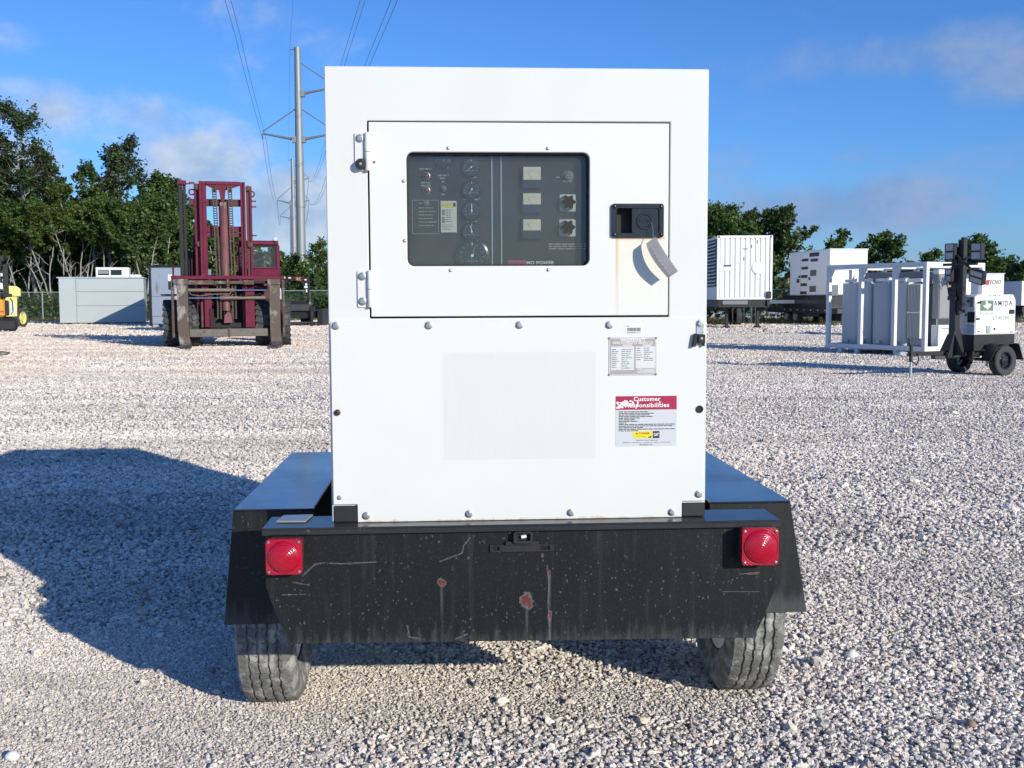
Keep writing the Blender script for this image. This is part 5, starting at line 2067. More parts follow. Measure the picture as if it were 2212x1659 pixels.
# ---------------------------------------------------------------- white container on a chassis
def container():
    F = Frame(1600, 52.0)
    T = thing('container_generator', 'white ribbed shipping container on a trailer with louvred side', 'container', F.o)
    X, Z = (lambda cx: F.X(1481.2 + .2051 * cx)), (lambda cy: F.Z(384 + .2051 * cy, 1600))
    x0, x1, zb, zt = X(322), X(905), Z(1283), Z(608)
    L = 11.0
    core = simple_box('shell', [((x0 + .03, .06, zb), (x1 - .03, L, zt - .03), white_far)], T)
    n = 10
    w_ = (x1 - x0 - .24) / n
    pan = None
    for i in range(n):
        xa = x0 + .12 + w_ * i
        b = MB()
        b.plate([(xa + .012, .058), (xa + .05, .0), (xa + w_ - .05, .0), (xa + w_ - .012, .058)], zb + .12, zt - .13, white_far, ax='XY')
        if pan is None:
            pan = b.build('ribbed_panel', T)
            pan0 = xa
        else:
            share(pan, T, (xa - pan0, 0, 0))
    for (a, c, d, e) in ((x0, zb, x0 + .12, zt), (x1 - .12, zb, x1, zt)):
        simple_box('corner_post', [((a, -.03, c), (d, .057, e), white_far)], T, .01)
    simple_box('end_rail', [((x0 + .121, -.03, zb), (x1 - .121, .057, zb + .11), white_far)], T, .01)
    simple_box('end_rail', [((x0 + .121, -.03, zt - .12), (x1 - .121, .057, zt), white_far)], T, .01)
    for sx in (x0 + .08, x1 - .1):
        simple_box('corner_casting_hole', [((sx - .035, -.034, zt - .12), (sx + .035, -.0305, zt - .02), black_in)], T, .004)
    simple_box('warning_label', [((X(395), -.012, Z(980)), (X(472), -.001, Z(915)), white_print), ((X(395), -.016, Z(935)), (X(472), -.0125, Z(917)), paint('blue print', (.03, .05, .25), .5))], T, 0)
    b = MB()
    b.lathe([(.30, 0), (.30, -.03), (.27, -.04), (.0001, -.045)], (X(752), -.001, Z(950)), (0, 1, 0), white_far, seg=24)
    b.build('round_cover', T, smooth=40)
    for (cx, cy) in ((745, 672), (685, 722), (603, 850)):
        simple_box('scrape', [((X(cx) - .03, -.006, Z(cy) - .10), (X(cx) + .02, -.0005, Z(cy) + .08), grey_print)], T, 0)
    simple_box('latch_bar', [((X(590), -.03, Z(752)), (X(650), -.001, Z(745)), grey_print)], T, .002)
    simple_box('socket_box', [((X(845), -.12, Z(1270)), (X(890), -.001, Z(1200)), black_steel)], T, .01)
    # louvred intake on the left side
    lv = bpy.data.objects.new('louvre', None)
    COL.objects.link(lv)
    lv.parent = T
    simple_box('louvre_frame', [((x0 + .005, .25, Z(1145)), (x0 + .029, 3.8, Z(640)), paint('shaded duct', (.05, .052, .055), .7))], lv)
    bl = None
    z0, z1 = Z(1140), Z(650)
    for i in range(13):
        z = z0 + (z1 - z0) * (i + .5) / 13
        if bl is None:
            m_ = MB()
            m_.bar((0, .3, 0), (0, 3.75, 0), .10, .03, white_far)
            bl = m_.build('louvre_blade', lv, loc=(x0 - .03, 0, z), rot=(0, R(-35), 0))
        else:
            share(bl, lv, (x0 - .03, 0, z), (0, R(-35), 0))
    # chassis
    simple_box('chassis_beam', [((x0 + .1, .05, zb - .38), (x1 - .1, L, zb - .01), black_steel)], T)
    simple_box('chassis_plate', [((X(385), .0, Z(1335)), (X(650), .049, Z(1292)), grey_print)], T)
    simple_box('bumper_light_box', [((X(850), -.06, Z(1345)), (X(880), .04, Z(1292)), black_steel)], T)
    for cx in (468, 800):
        b = MB()
        b.box((X(cx) - .07, .8, .12), (X(cx) + .07, 1.0, zb - .38), black_steel)
        b.plate([(X(cx) - .22, 0), (X(cx) + .22, 0), (X(cx) + .12, .12), (X(cx) - .12, .12)], .7, 1.1, black_steel)
        b.build('landing_leg', T, bevel=.01)
    for y in (6.5, 7.8):
        for sx in (x0 + .3, x1 - .3):
            wheel(T, (sx, y, .5), .5, .3, .26, big_tyre, galv, 1 if sx > 0 else -1, lug=False)


container()


# ---------------------------------------------------------------- white generator set on a black trailer
def white_genset():
    # near corner and far corner along its shaded side
    A = at(1791, 640, 57.0)
    T = thing('rental_generator', 'white generator with small dark vents on a long black trailer', 'generator', (A.x, 57.0, 0), R(8.5))
    zt, zb = at(1791, 539, 57.0).z, at(1791, 637, 57.0).z
    L, wd = 5.2, 2.15
    sw = paint('white side paint', (.60, .59, .58), .5, var=.05)
    simple_box('canopy', [((0, 0, zb), (wd, L, zt), white_far)], T, .03)
    vents = [(.16, .30), (.16, .5), (.16, .68), (.16, .85), (.16, .97)]
    H = zt - zb

    def side(y0, z0, y1, z1, m, name, t=.02):
        return simple_box(name, [((-t, y0, z0), (-.001, y1, z1), m)], T, .004)
    # crop positions measured along the side: u from near corner (0) to far (1), v from top
    U = lambda cx: (1510 - cx) / (1510 - 1095)

    def Yd(u):
        # equal steps in the picture are longer steps on the ground further off
        p = 1791 - 85 * u
        k = (p - 1106) / FPX
        ax, ay = A.x, 57.0
        dx, dy = -math.sin(R(8.5)), math.cos(R(8.5))
        return (k * ay - ax) / (dx - k * dy)
    Zv = lambda cy: zt - H * (cy - 770) / (1240 - 770)
    dk = paint('vent black', (.03, .026, .026), .6)
    for (c0, c1, r0, r1) in ((1212, 1280, 842, 872), (1212, 1276, 930, 960), (1208, 1272, 1020, 1052), (1205, 1268, 1110, 1140), (1200, 1266, 1198, 1230),
                             (1292, 1390, 785, 828), (1305, 1378, 850, 880)):
        side(Yd(U(c1)), Zv(r1), Yd(U(c0)), Zv(r0), dk, 'vent')
    for (c0, c1, r0, r1) in ((1302, 1364, 972, 1034), (1297, 1362, 1142, 1206)):
        side(Yd(U(c1)), Zv(r1), Yd(U(c0)), Zv(r0), paint('mesh vent', (.13, .12, .11), .7), 'mesh_vent')
    for (c0, c1, r0, r1) in ((1182, 1198, 1024, 1048), (1165, 1188, 1060, 1102), (1288, 1302, 1048, 1074)):
        side(Yd(U(c1)), Zv(r1), Yd(U(c0)), Zv(r0), dk, 'door_latch', .04)
    side(Yd(U(1198)) - .02, zb + .05, Yd(U(1198)), zt - .05, grey_print, 'door_seam', .004)
    simple_box('roof_cap', [((-.03, -.03, zt + .001), (wd + .03, L + .03, zt + .05), white_far)], T, .01)
    simple_box('control_hatch', [((.05, -.03, zb + .52 * H), (wd - .05, -.001, zb + .68 * H), sw)], T, .01)
    simple_box('grey_outlet_box', [((.02, -.12, zb - .05), (.45, -.001, zb + .22 * H), paint('blue grey box', (.10, .13, .15), .5))], T, .01)
    simple_box('fuel_base', [((-.02, -.02, zb - .72), (wd + .02, L + 1.0, zb - .006), black_paint)], T, .02)
    simple_box('trailer_deck', [((-.1, -1.2, zb - 1.0), (wd + .1, L + 3.2, zb - .725), black_steel)], T, .02)
    for i in range(7):
        y = .2 + i * .9
        simple_box('side_marker', [((-.115, y, zb - .86), (-.101, y + .10, zb - .80), white_print)], T, 0)
    for y in (L + .2, L + 1.5):
        for sx in (.15, wd - .15):
            wheel(T, (sx, y - 1.0, .45), .45, .30, .26, big_tyre, galv, -1 if sx < 1 else 1, lug=False)
    b = MB()
    b.box((.25, -1.0, .0), (.37, -.88, zb - 1.0), black_steel)
    b.build('landing_leg', T)
    simple_box('under_box', [((.5, -.9, .25), (1.3, .9, zb - 1.005), grime)], T)
    simple_box('tool_box', [((-.08, 1.0, .45), (.5, 3.2, zb - 1.005), grime)], T)


white_genset()


# ---------------------------------------------------------------- pale steel skid frame and what stands in it
framep = paint('pale frame paint', (.74, .74, .72), .5, var=.06, vs=3)
tankp = paint('grey tank', (.56, .57, .57), .5, var=.06, vs=2)
ribp = paint('ribbed cream panel', (.60, .59, .52), .5, var=.05)


def skid_frame():
    O = at(1999, 700, 26.6)
    A = Vector((-.53, .85, 0)).normalized()          # along the long side, away
    B = Vector((A.y, -A.x, 0))                       # to the right
    rz = math.atan2(B.y, B.x)
    loc = (O.x, 26.6, 0)
    T = thing('skid_frame', 'open pale steel skid frame with posts and rails holding grey tanks', 'frame', loc, rz)
    Lx, wd, zb, zt = 3.2, 2.36, .26, 2.26
    s = .11

    def post(x, y, z0=zb + .001, z1=zt - .001, k=s):
        return simple_box('post', [((x, y, z0), (x + k, y + k, z1), framep)], T, .006)
    for y in (0, .93, 2.0, Lx - s):
        post(0, y)
    for y in (0, 2.0, Lx - s):
        post(wd - s, y)
    post(.9, Lx - s)
    for x in (0, wd - s):
        simple_box('top_rail', [((x, s + .002, zt), (x + s, Lx - s - .002, zt + .12), framep)], T, .006)
        simple_box('base_rail', [((x, s + .002, zb - .12), (x + s, Lx - s - .002, zb), framep)], T, .006)
    for y in (0, Lx - s):
        simple_box('top_rail', [((0, y, zt), (wd, y + s, zt + .12), framep)], T, .006)
        simple_box('base_rail', [((0, y, zb - .12), (wd, y + s, zb), framep)], T, .006)
    for y in (.93, 2.0):
        simple_box('cross_rail', [((s + .002, y, zt + .01), (wd - s - .002, y + .08, zt + .10), framep)], T, .006)
    simple_box('floor_plate', [((s + .002, s + .002, zb - .05), (wd - s - .002, Lx - s - .002, zb - .03), grime)], T)
    for y in (.30, 2.1):
        for x in (.02, wd - .10):
            for dy in (0, .55):
                simple_box('fork_pocket', [((x, y + dy, 0), (x + .08, y + dy + .12, zb - .122), framep)], T, .006)
    for y in (.93, 2.0, Lx - s):
        b = MB()
        b.plate([(y, zt - .001), (y, zt - .30), (y - .015, zt - .30), (y - .15, zt - .001)], .02, .05, framep, ax='YZ')
        b.build('gusset', T)

    def inside(name, label, cat, y):
        return thing(name, label, cat, Vector(loc) + A * y + Vector((0, 0, zb - .03)), rz)
    # tanks: rounded upright boxes with a pipe on top
    bluet = paint('bluish grey tank', (.42, .46, .50), .5, var=.08, vs=2)
    for (y0, y1, x0, x1, h, lab, m) in ((2.40, 2.95, .32, .75, 1.66, 'narrow seen grey upright tank at the far end of the skid frame', tankp), (1.98, 2.30, .32, .85, 1.66, 'grey upright tank just beyond the bluish one', tankp),
                             (1.36, 1.92, .32, .85, 1.66, 'bluish grey upright tank in the middle of the skid frame', bluet), (.84, 1.28, .32, .85, 1.66, 'grey upright tank beside the ribbed cream panel', tankp)):
        t = inside('upright_tank', lab, 'tank', y0)
        t['group'] = 'tanks standing in the skid frame'
        b = MB()
        b.plate(rrect(x0, 0, x1, y1 - y0, .10, 5), 0.02, h, m, ax='XY')
        b.build('shell', t, bevel=.02, smooth=40)
        b = MB()
        ym = (y1 - y0) / 2
        b.tube([(x0 + .06, .04, h + .06), (x0 + .06, y1 - y0 - .1, h + .06)], .045, white_far, 8)
        b.lathe([(.07, -.04), (.07, .04)], (x0 + .06, .06, h + .06), (0, 1, 0), white_far, seg=12)
        b.cyl((x0 + .1, ym, h), (x0 + .1, ym, h + .06), .04, white_far, seg=8)
        b.build('pipe', t, smooth=40)
        b = MB()
        b.cyl((x0 + .01, ym, .10), (x0 - .06, ym, .10), .045, galv, seg=10)
        b.build('drain_valve', t, smooth=40)
    t = inside('upper_duct', 'long grey duct across the top of the skid frame', 'duct', .75)
    simple_box('duct_body', [((1.0, 0, 1.62), (1.35, 2.2, 1.95), paint('duct grey', (.27, .27, .275), .5, var=.06))], t, .02)
    simple_box('duct_leg', [((1.1, .1, .02), (1.2, .2, 1.619), framep), ((1.1, 2.0, .02), (1.2, 2.1, 1.619), framep)], t)
    simple_box('duct_panel', [((1.37, -.05, .02), (1.41, 2.25, 1.9), tankp)], t, .006)
    # ribbed radiator panel
    t = inside('ribbed_radiator', 'cream ribbed radiator panel between two posts of the skid frame', 'radiator', .40)
    rib = None
    n = 9
    simple_box('backing', [((.46, 0, .02), (.64, .42, 1.62), tankp)], t, .02)
    for i in range(n):
        y = .03 + i * .044
        if rib is None:
            b = MB()
            b.plate(rrect(.33, -.015, .455, .015, .013, 3), .22, 1.60, ribp, ax='XY')
            rib = b.build('rib', t, loc=(0, y, 0))
        else:
            share(rib, t, (0, y, 0))
    simple_box('band', [((.312, 0, .86), (.328, .41, .90), white_far)], t, .003)
    b = MB()
    b.tube([(.40, .02, 1.70), (.40, .85, 1.70)], .045, white_far, 8)
    b.lathe([(.07, -.05), (.07, .05)], (.40, .8, 1.70), (0, 1, 0), white_far, seg=12)
    b.build('pipe', t, smooth=40)
    # control cabinet at the near end
    t = inside('control_cabinet', 'grey cabinet over a white box at the near end of the skid frame', 'cabinet', .13)
    gc = paint('cabinet grey', (.26, .26, .265), .5, var=.05)
    simple_box('cabinet', [((.70, .02, .72), (1.30, .21, 1.84), gc)], t, .01)
    simple_box('cabinet_door', [((.715, .0, .74), (1.285, .019, 1.82), gc)], t, .006)
    simple_box('top_box', [((.70, .03, 1.85), (1.32, .21, 1.97), white_far)], t, .01)
    simple_box('white_box', [((.68, -.02, .02), (1.31, .21, .56), white_far)], t, .012)
    simple_box('box_handle', [((.78, -.04, .46), (1.18, -.021, .48), grey_print)], t, .004)
    simple_box('side_post', [((1.36, .0, .02), (1.46, .10, 1.98), framep)], t, .006)
    text('NO SMOKING', 1.0, -.002, 1.76, .45, .04, grey_print, t)
    t = inside('white_cabinet', 'white cabinet at the right of the skid frame behind the tower mast', 'cabinet', .25)
    simple_box('case', [((1.55, .0, .02), (2.15, .6, 1.75), white_far)], t, .015)
    simple_box('case_door', [((1.58, -.018, .06), (2.12, -.001, 1.70), white_far)], t, .006)


skid_frame()


# ---------------------------------------------------------------- light tower
def light_tower():
    # near wheel stands here; the trailer's axis runs off to the right and away
    P = on_ground(2164, 812)
    th = R(25.6)
    ux, uy = Vector((math.cos(th), math.sin(th), 0)), Vector((-math.sin(th), math.cos(th), 0))
    O = P + uy * .70
    O.z = 0
    T = thing('light_tower', 'white and black trailer light tower with folded mast and four lamp heads', 'light tower', O, th)
    wp = paint('light tower white', (.78, .78, .77), .4, var=.03)
    bk = paint('light tower black', (.02, .02, .021), .45, var=.2)

    def S(px, py, y):
        """x, z in the tower's frame on its plane y"""
        d = ray(px, py)
        t = ((O - CP).dot(uy) + y) / d.dot(uy)
        p = CP + d * t - O
        return p.dot(ux), p.z

    def FR(px, py, x):
        """y, z on the frontal plane x"""
        d = ray(px, py)
        t = ((O - CP).dot(ux) + x) / d.dot(ux)
        p = CP + d * t - O
        return p.dot(uy), p.z
    c = lambda cx, cy: (1755.5 + .20635 * cx, 493.7 + .20635 * cy)
    ys = -.50
    xa, zt = S(*c(1703, 690), ys)
    xb, _ = S(*c(2130, 690), ys)
    _, zm = S(*c(1700, 1115), ys)
    _, zb = S(*c(1700, 1285), ys)
    yb = .12
    b = MB()
    b.plate([(xa, zm), (xb, zm), (xb, zt - .10), (xb - .07, zt), (xa + .06, zt), (xa, zt - .05)], ys, yb, wp)
    b.build('canopy', T, bevel=.02, segs=2, smooth=35)
    simple_box('side_door', [((xa + .02, ys - .012, zm + .02), (xb - .02, ys - .001, zt - .14), wp)], T, .006)
    simple_box('base_tray', [((xa, ys, zb), (xb, yb, zm - .002), bk)], T, .01)
    # lettering and badges on the door
    yl = ys - .0135
    x, z = S(*c(1992, 785), yl)
    x0, _ = S(*c(1897, 785), yl)
    x1, _ = S(*c(2090, 785), yl)
    text('AMIDA', (x0 + x1) / 2, yl, z, x1 - x0, .098, paint('navy print', (.015, .02, .055), .45), T, bold=.012, space=1.28)
    simple_box('underline', [((x0, yl - .001, z - .075), (x1 - .01, yl, z - .069), grey_print)], T, 0)
    x0, z = S(*c(1890, 937), yl)
    x1, _ = S(*c(2055, 937), yl)
    text('LT40300', (x0 + x1) / 2, yl, z, x1 - x0, .078, black_print, T, space=1.2)
    x0, z1 = S(*c(1755, 752), yl)
    x1, z0 = S(*c(1888, 905), yl)
    bd = simple_box('rental_badge', [((x0, yl - .0008, z0), (x1, yl, z1), paint('badge green', (.12, .20, .12), .5)), ((x0, yl - .0014, z0), (x1, yl - .0009, z0 + (z1 - z0) * .30), paint('badge grey', (.50, .51, .50), .5))], T, 0)
    # outline of the state on the badge
    st = [(.36, 1.0), (.56, 1.0), (.56, .74), (.80, .66), (.98, .62), (1.0, .40), (.88, .26), (.72, .12), (.62, -.06), (.50, .02), (.40, .20), (.26, .16), (.14, .34), (.04, .48), (.36, .50)]
    cxm, w_, hh = x0 + (x1 - x0) * .18, (x1 - x0) * .66, (z1 - z0) * .56
    b = MB()
    b.plate([(cxm + w_ * u, z0 + (z1 - z0) * .40 + hh * v) for u, v in st], yl - .0022, yl - .0016, white_print)
    b.build('state_outline', T)
    text('TEXAS', (x0 + x1) / 2, yl - .002, z0 + (z1 - z0) * .22, (x1 - x0) * .75, .03, white_print, T, bold=.02)
    text('RENTALS', (x0 + x1) / 2, yl - .002, z0 + (z1 - z0) * .08, (x1 - x0) * .75, .022, white_print, T)
    x0, z = S(*c(1850, 705), yl)
    x1, _ = S(*c(1970, 705), yl)
    text('A 4P19', (x0 + x1) / 2, ys - .002, z, x1 - x0, .035, black_print, T)
    for (cx, cy) in ((1735, 1078), (2080, 1082)):
        x, z = S(*c(cx, cy), yl)
        simple_box('red_reflector', [((x - .035, yl - .006, z - .010), (x + .035, yl, z + .010), paint('reflector red', (.55, .03, .02), .3))], T, .003)
    for (ca, cb, cc, cd, m, nm) in ((2057, 848, 2108, 892, bk, 'door_latch'), (1725, 765, 1760, 785, bk, 'door_hinge'), (1712, 937, 1745, 955, bk, 'door_hinge'), (1818, 1018, 1856, 1092, galv, 'document_holder')):
        x0, z1 = S(*c(ca, cb), yl)
        x1, z0 = S(*c(cc, cd), yl)
        simple_box(nm, [((x0, yl - .015, z0), (x1, yl, z1), m)], T, .004)
    b = MB()
    x, z = S(*c(1902, 1050), yl)
    b.cyl((x, yl - .01, z), (x, yl, z), .022, bk, seg=12)
    b.build('grommet', T, smooth=40)
    # front face: window, control label
    xf = xa - .001
    for (ca, cb, cc, cd, m, nm) in ((1625, 872, 1698, 985, black_in, 'air_intake'), (1615, 1005, 1695, 1100, paint('pale label', (.48, .50, .52), .5), 'instruction_label'), (1650, 715, 1692, 822, galv, 'grille'),
                                    (1555, 850, 1590, 880, bk, 'door_latch'), (1620, 748, 1640, 770, bk, 'socket'), (1598, 890, 1616, 918, paint('blue label', (.06, .09, .22), .5), 'blue_label')):
        y1, z1 = FR(*c(ca, cb), xf)
        y0, z0 = FR(*c(cc, cd), xf)
        simple_box(nm, [((xf - .012, y0, z0), (xf, y1, z1), m)], T, .003)
    # mast
    xm = xa - .22
    ym = FR(*c(1490, 800), xm)[0]
    ztop = FR(*c(1540, 95), xm)[1]
    b = MB()
    b.box((xm - .07, ym - .07, .36), (xm + .07, ym + .07, ztop * .62), bk)
    b.box((xm - .045, ym - .135, ztop * .45), (xm + .045, ym - .072, ztop * .985), bk)
    b.box((xm - .05, ym - .21, ztop * .48), (xm + .05, ym - .137, ztop), bk)
    b.box((xm - .06, ym - .071, ztop * .6), (xm + .06, ym + .06, ztop * .93), bk)
    b.box((xm - .10, ym - .10, ztop * .55), (xm + .10, ym + .10, ztop * .58), bk)
    b.build('mast', T, bevel=.006)
    # black A-shaped mount at the foot of the mast
    b = MB()
    b.plate([(ym - .30, .40), (ym + .30, .40), (ym + .09, .80), (ym - .09, .80)], xm - .078, xm - .071, bk, ax='YZ')
    b.plate([(xm - .25, .36), (xm + .2, .36), (xm + .07, .9), (xm - .07, .9)], ym - .083, ym - .076, bk, ax='XZ')
    b.build('mast_mount', T)
    # lamp heads in pairs, facing forwards along the drawbar
    lm = paint('lamp lens', (.42, .42, .42), .25, var=.06)
    for (ca, cb, cc, cd, tilt) in ((1385, 158, 1475, 325, 0), (1655, 152, 1757, 325, 0), (1383, 420, 1450, 560, 0), (1640, 440, 1775, 580, 16)):
        xp = xm - .16
        y1, z1 = FR(*c(ca, cb), xp)
        y0, z0 = FR(*c(cc, cd), xp)
        h = bpy.data.objects.new('lamp_head', None)
        COL.objects.link(h)
        h.parent = T
        ymid, zmid = (y0 + y1) / 2, (z0 + z1) / 2
        h.location = (xp, ymid, zmid)
        h.rotation_euler = (R(tilt), R(-tilt * .8), 0)
        hy, hz = (y1 - y0) / 2, (z1 - z0) / 2
        simple_box('lamp_housing', [((.012, -hy, -hz), (.11, hy, hz), bk)], h, .01)
        for k in (0, 1):
            za = -hz + k * hz
            simple_box('lens', [((.0, -hy + .015, za + .014), (.0115, hy - .015, za + hz - .014), lm)], h, .004)
            b = MB()
            b.plate(rect(-hy, za + .002, hy, za + hz - .002), -.004, .0118, bk, holes=[rect(-hy + .0148, za + .0137, hy - .0148, za + hz - .0137)], ax='YZ')
            b.build('bezel', h)
        b = MB()
        b.bar((.06, 0, 0), (.16, ym - ymid, FR(*c(1540, 375), xp)[1] - zmid), .04, .03, bk)
        b.build('bracket', h)
    za = FR(*c(1540, 375), xm)[1]
    yl_, yr_ = FR(*c(1400, 375), xm)[0], FR(*c(1755, 375), xm)[0]
    simple_box('crossbar', [((xm - .10, yr_, za - .025), (xm - .05, yl_, za + .025), bk)], T, .006)
    yj, zj = FR(*c(1770, 290), xm)
    simple_box('junction_box', [((xm - .10, yj - .03, zj - .06), (xm - .03, yj + .03, zj + .06), white_far)], T, .006)
    # winch
    yw, zw = FR(*c(1440, 560), xm)
    b = MB()
    b.lathe([(.085, -.05), (.10, -.05), (.10, -.04), (.06, -.035), (.06, .035), (.10, .04), (.10, .05), (.085, .05)], (xm - .14, yw, zw), (-.8, .6, 0), galv, seg=20)
    b.build('winch_drum', T, smooth=35)
    b = MB()
    b.bar((xm - .06, yw - .02, zw), (xm - .02, ym, zw - .05), .08, .08, bk)
    b.tube([(xm - .16, yw + .03, zw - .03), (xm - .22, yw + .10, zw + .03), (xm - .22, yw + .10, zw - .03), (xm - .20, yw + .02, zw - .14)], .010, galv, 6)
    b.tube([(xm - .05, yw - .02, zw - .10), (xm - .03, ym + .10, zw - .24), (xm, ym, zw - .34)], .035, bk, 8)
    b.build('winch_arm', T, smooth=50)
    # coiled cable
    b = MB()
    p0 = FR(*c(1585, 440), xm)
    p1 = FR(*c(1580, 800), xm)
    pts = [(xm - .02, p0[0] - .01, p0[1])]
    n = 90
    for i in range(n + 1):
        f = i / n
        a = f * 2 * math.pi * 11
        y = p0[0] + (p1[0] - p0[0]) * f + .05 * math.sin(f * 3)
        z = p0[1] - .30 + (p1[1] - p0[1] + .30) * f
        pts.append((xm - .02 + .045 * math.cos(a), y + .045 * math.sin(a), z))
    b.tube(pts, .009, black_rub, 5)
    b.build('coiled_cable', T, smooth=60)
    # wheels, fenders, axle
    for (y, s) in ((-.70, -1), (.30, 1)):
        wv = wheel(T, (0, y, .292), .292, .19, .17, paint('tower tyre', (.045, .045, .047), .8, var=.2, vs=10), black_paint, -1, lug=False)
        wv.rotation_euler = (0, 0, R(90 if s < 0 else -90))
        b = MB()
        o = [(-.47, .30), (-.24, .62), (.30, .62), (.44, .30)]
        i_ = [(.43 - .012, .30), (.29, .608), (-.235, .608), (-.455, .30)]
        b.plate(o + i_, y - .12, y + .12, bk)
        b.build('fender', T, bevel=.004)
    simple_box('axle', [((-.03, -.68, .262), (.03, .28, .322), bk)], T)
    simple_box('outrigger_tube', [((xa - .1, ys + .1, .37), (xb, ys + .18, .45), bk), ((xa - .1, yb - .2, .37), (xb, yb - .12, .45), bk)], T)
    b = MB()
    b.box((xa - .05, ys - .02, .30), (xa + .01, ys + .06, .47), bk)
    b.cyl((xa + .30, ys - .05, .18), (xa + .30, ys - .05, .42), .022, galv, seg=8)
    b.build('rear_jack', T)
    # drawbar and nose jack
    yk = -.19
    xc, zc = S(*c(905, 1235), yk)
    b = MB()
    b.box((xc + .25, yk - .035, .40), (xa + .1, yk + .035, .48), bk)
    b.box((xm - .25, yk - .10, .34), (xm + .05, yk + .10, .46), bk)
    b.plate([(xm - .5, yk - .05), (xm - .3, yk - .12), (xm - .3, yk + .12), (xm - .5, yk + .05)], .33, .40, bk, ax='XY')
    b.build('drawbar', T, bevel=.006)
    b = MB()
    b.plate([(xc - .02, .43), (xc + .10, .40), (xc + .30, .40), (xc + .30, .47), (xc + .06, .50), (xc - .02, .49)], yk - .045, yk + .045, galv)
    b.build('coupler', T, bevel=.01)
    b = MB()
    xj = xc + .22
    b.cyl((xj, yk - .08, .06), (xj, yk - .08, .36), .026, galv, seg=10)
    b.cyl((xj, yk - .08, .30), (xj, yk - .08, .62), .034, bk, seg=10)
    b.box((xj - .06, yk - .14, 0), (xj + .06, yk - .02, .02), galv)
    b.cyl((xj, yk - .08, .02), (xj, yk - .08, .06), .02, galv, seg=8)
    b.build('nose_jack', T, smooth=40)
    b = MB()
    b.tube([(xc + .15, yk - .06, .46), (xc + .25, yk - .10, .30), (xc + .36, yk - .08, .24), (xc + .44, yk - .06, .33), (xc + .42, yk - .05, .45)], .012, black_rub, 6)
    b.build('safety_cable', T, smooth=60)


light_tower()


# ---------------------------------------------------------------- white box behind the tower, semi trailer at the edge
def ecno_box():
    A = at(2117, 640, 38.0)
    T = thing('boxed_generator', 'white cubic generator with red and black lettering behind the light tower', 'generator', (A.x, 38.0, 0), R(4))
    zt = at(2117, 592, 38.0).z
    wd = at(2171, 620, 38.0).x - A.x
    simple_box('canopy', [((0, 0, .45), (wd, 2.2, zt), white_far)], T, .03)
    simple_box('fuel_base', [((.02, .02, .02), (wd - .02, 2.18, .448), black_steel)], T, .02)
    simple_box('roof_cap', [((-.02, -.02, zt + .001), (wd + .02, 2.22, zt + .03), white_far)], T, .008)
    simple_box('side_door', [((.10, -.02, .55), (wd - .10, -.001, zt - .75), white_far)], T, .008)
    z = at(2130, 610, 38.0).z
    text('ECNO', wd * .62, -.003, z, wd * .46, .17, black_print, T, bold=.02, shear=.25)
    for k in range(3):
        b = MB()
        x = wd * (.20 + .045 * k)
        b.plate([(x, z - .09), (x + .05, z - .09), (x + .10, z + .09), (x + .05, z + .09)], -.006, -.001, paint('logo red', (.55, .03, .05), .5))
        b.build('logo_stripe', T)


ecno_box()


def semi_trailer():
    A = at(2206, 640, 62.0)
    T = thing('semi_trailer', 'white box semi trailer cut off by the right edge', 'trailer', (A.x, 62.0, 0), R(3))
    zt, zb = at(2206, 607, 62.0).z, at(2206, 660, 62.0).z
    simple_box('box_body', [((0, 0, zb), (2.6, 12.5, zt), white_far)], T, .02)
    simple_box('end_frame', [((-.01, -.05, zb), (.12, -.001, zt), white_far), ((2.48, -.05, zb), (2.61, -.001, zt), white_far)], T, .01)
    simple_box('reefer_vent', [((-.06, 3.0, zt - .95), (-.001, 6.0, zt - .55), black_in)], T)
    simple_box('chassis', [((.2, .2, zb - .5), (2.4, 12.4, zb - .005), black_steel)], T)
    simple_box('bumper', [((.1, -.05, .5), (2.5, .05, .62), black_steel), ((.5, -.04, .62), (.6, .06, zb - .01), black_steel), ((2.0, -.04, .62), (2.1, .06, zb - .01), black_steel)], T)
    simple_box('tail_lamp', [((.12, -.06, zb - .2), (.35, .0, zb - .08), paint('lamp red', (.4, .01, .01), .3))], T)
    for y in (1.2, 2.5):
        for sx in (.25, 2.35):
            wheel(T, (sx, y, .5), .5, .3, .27, big_tyre, galv, -1 if sx < 1 else 1, lug=False)


semi_trailer()

# ================================================================== power line
pole_m = paint('galvanised pole', (.27, .29, .295), .55, .35, var=.10, vs=.6, stretch=(1, 1, .4))
wire_m = paint('aluminium conductor', (.10, .115, .12), .5, .4)
insul = paint('grey insulator', (.16, .17, .18), .4)


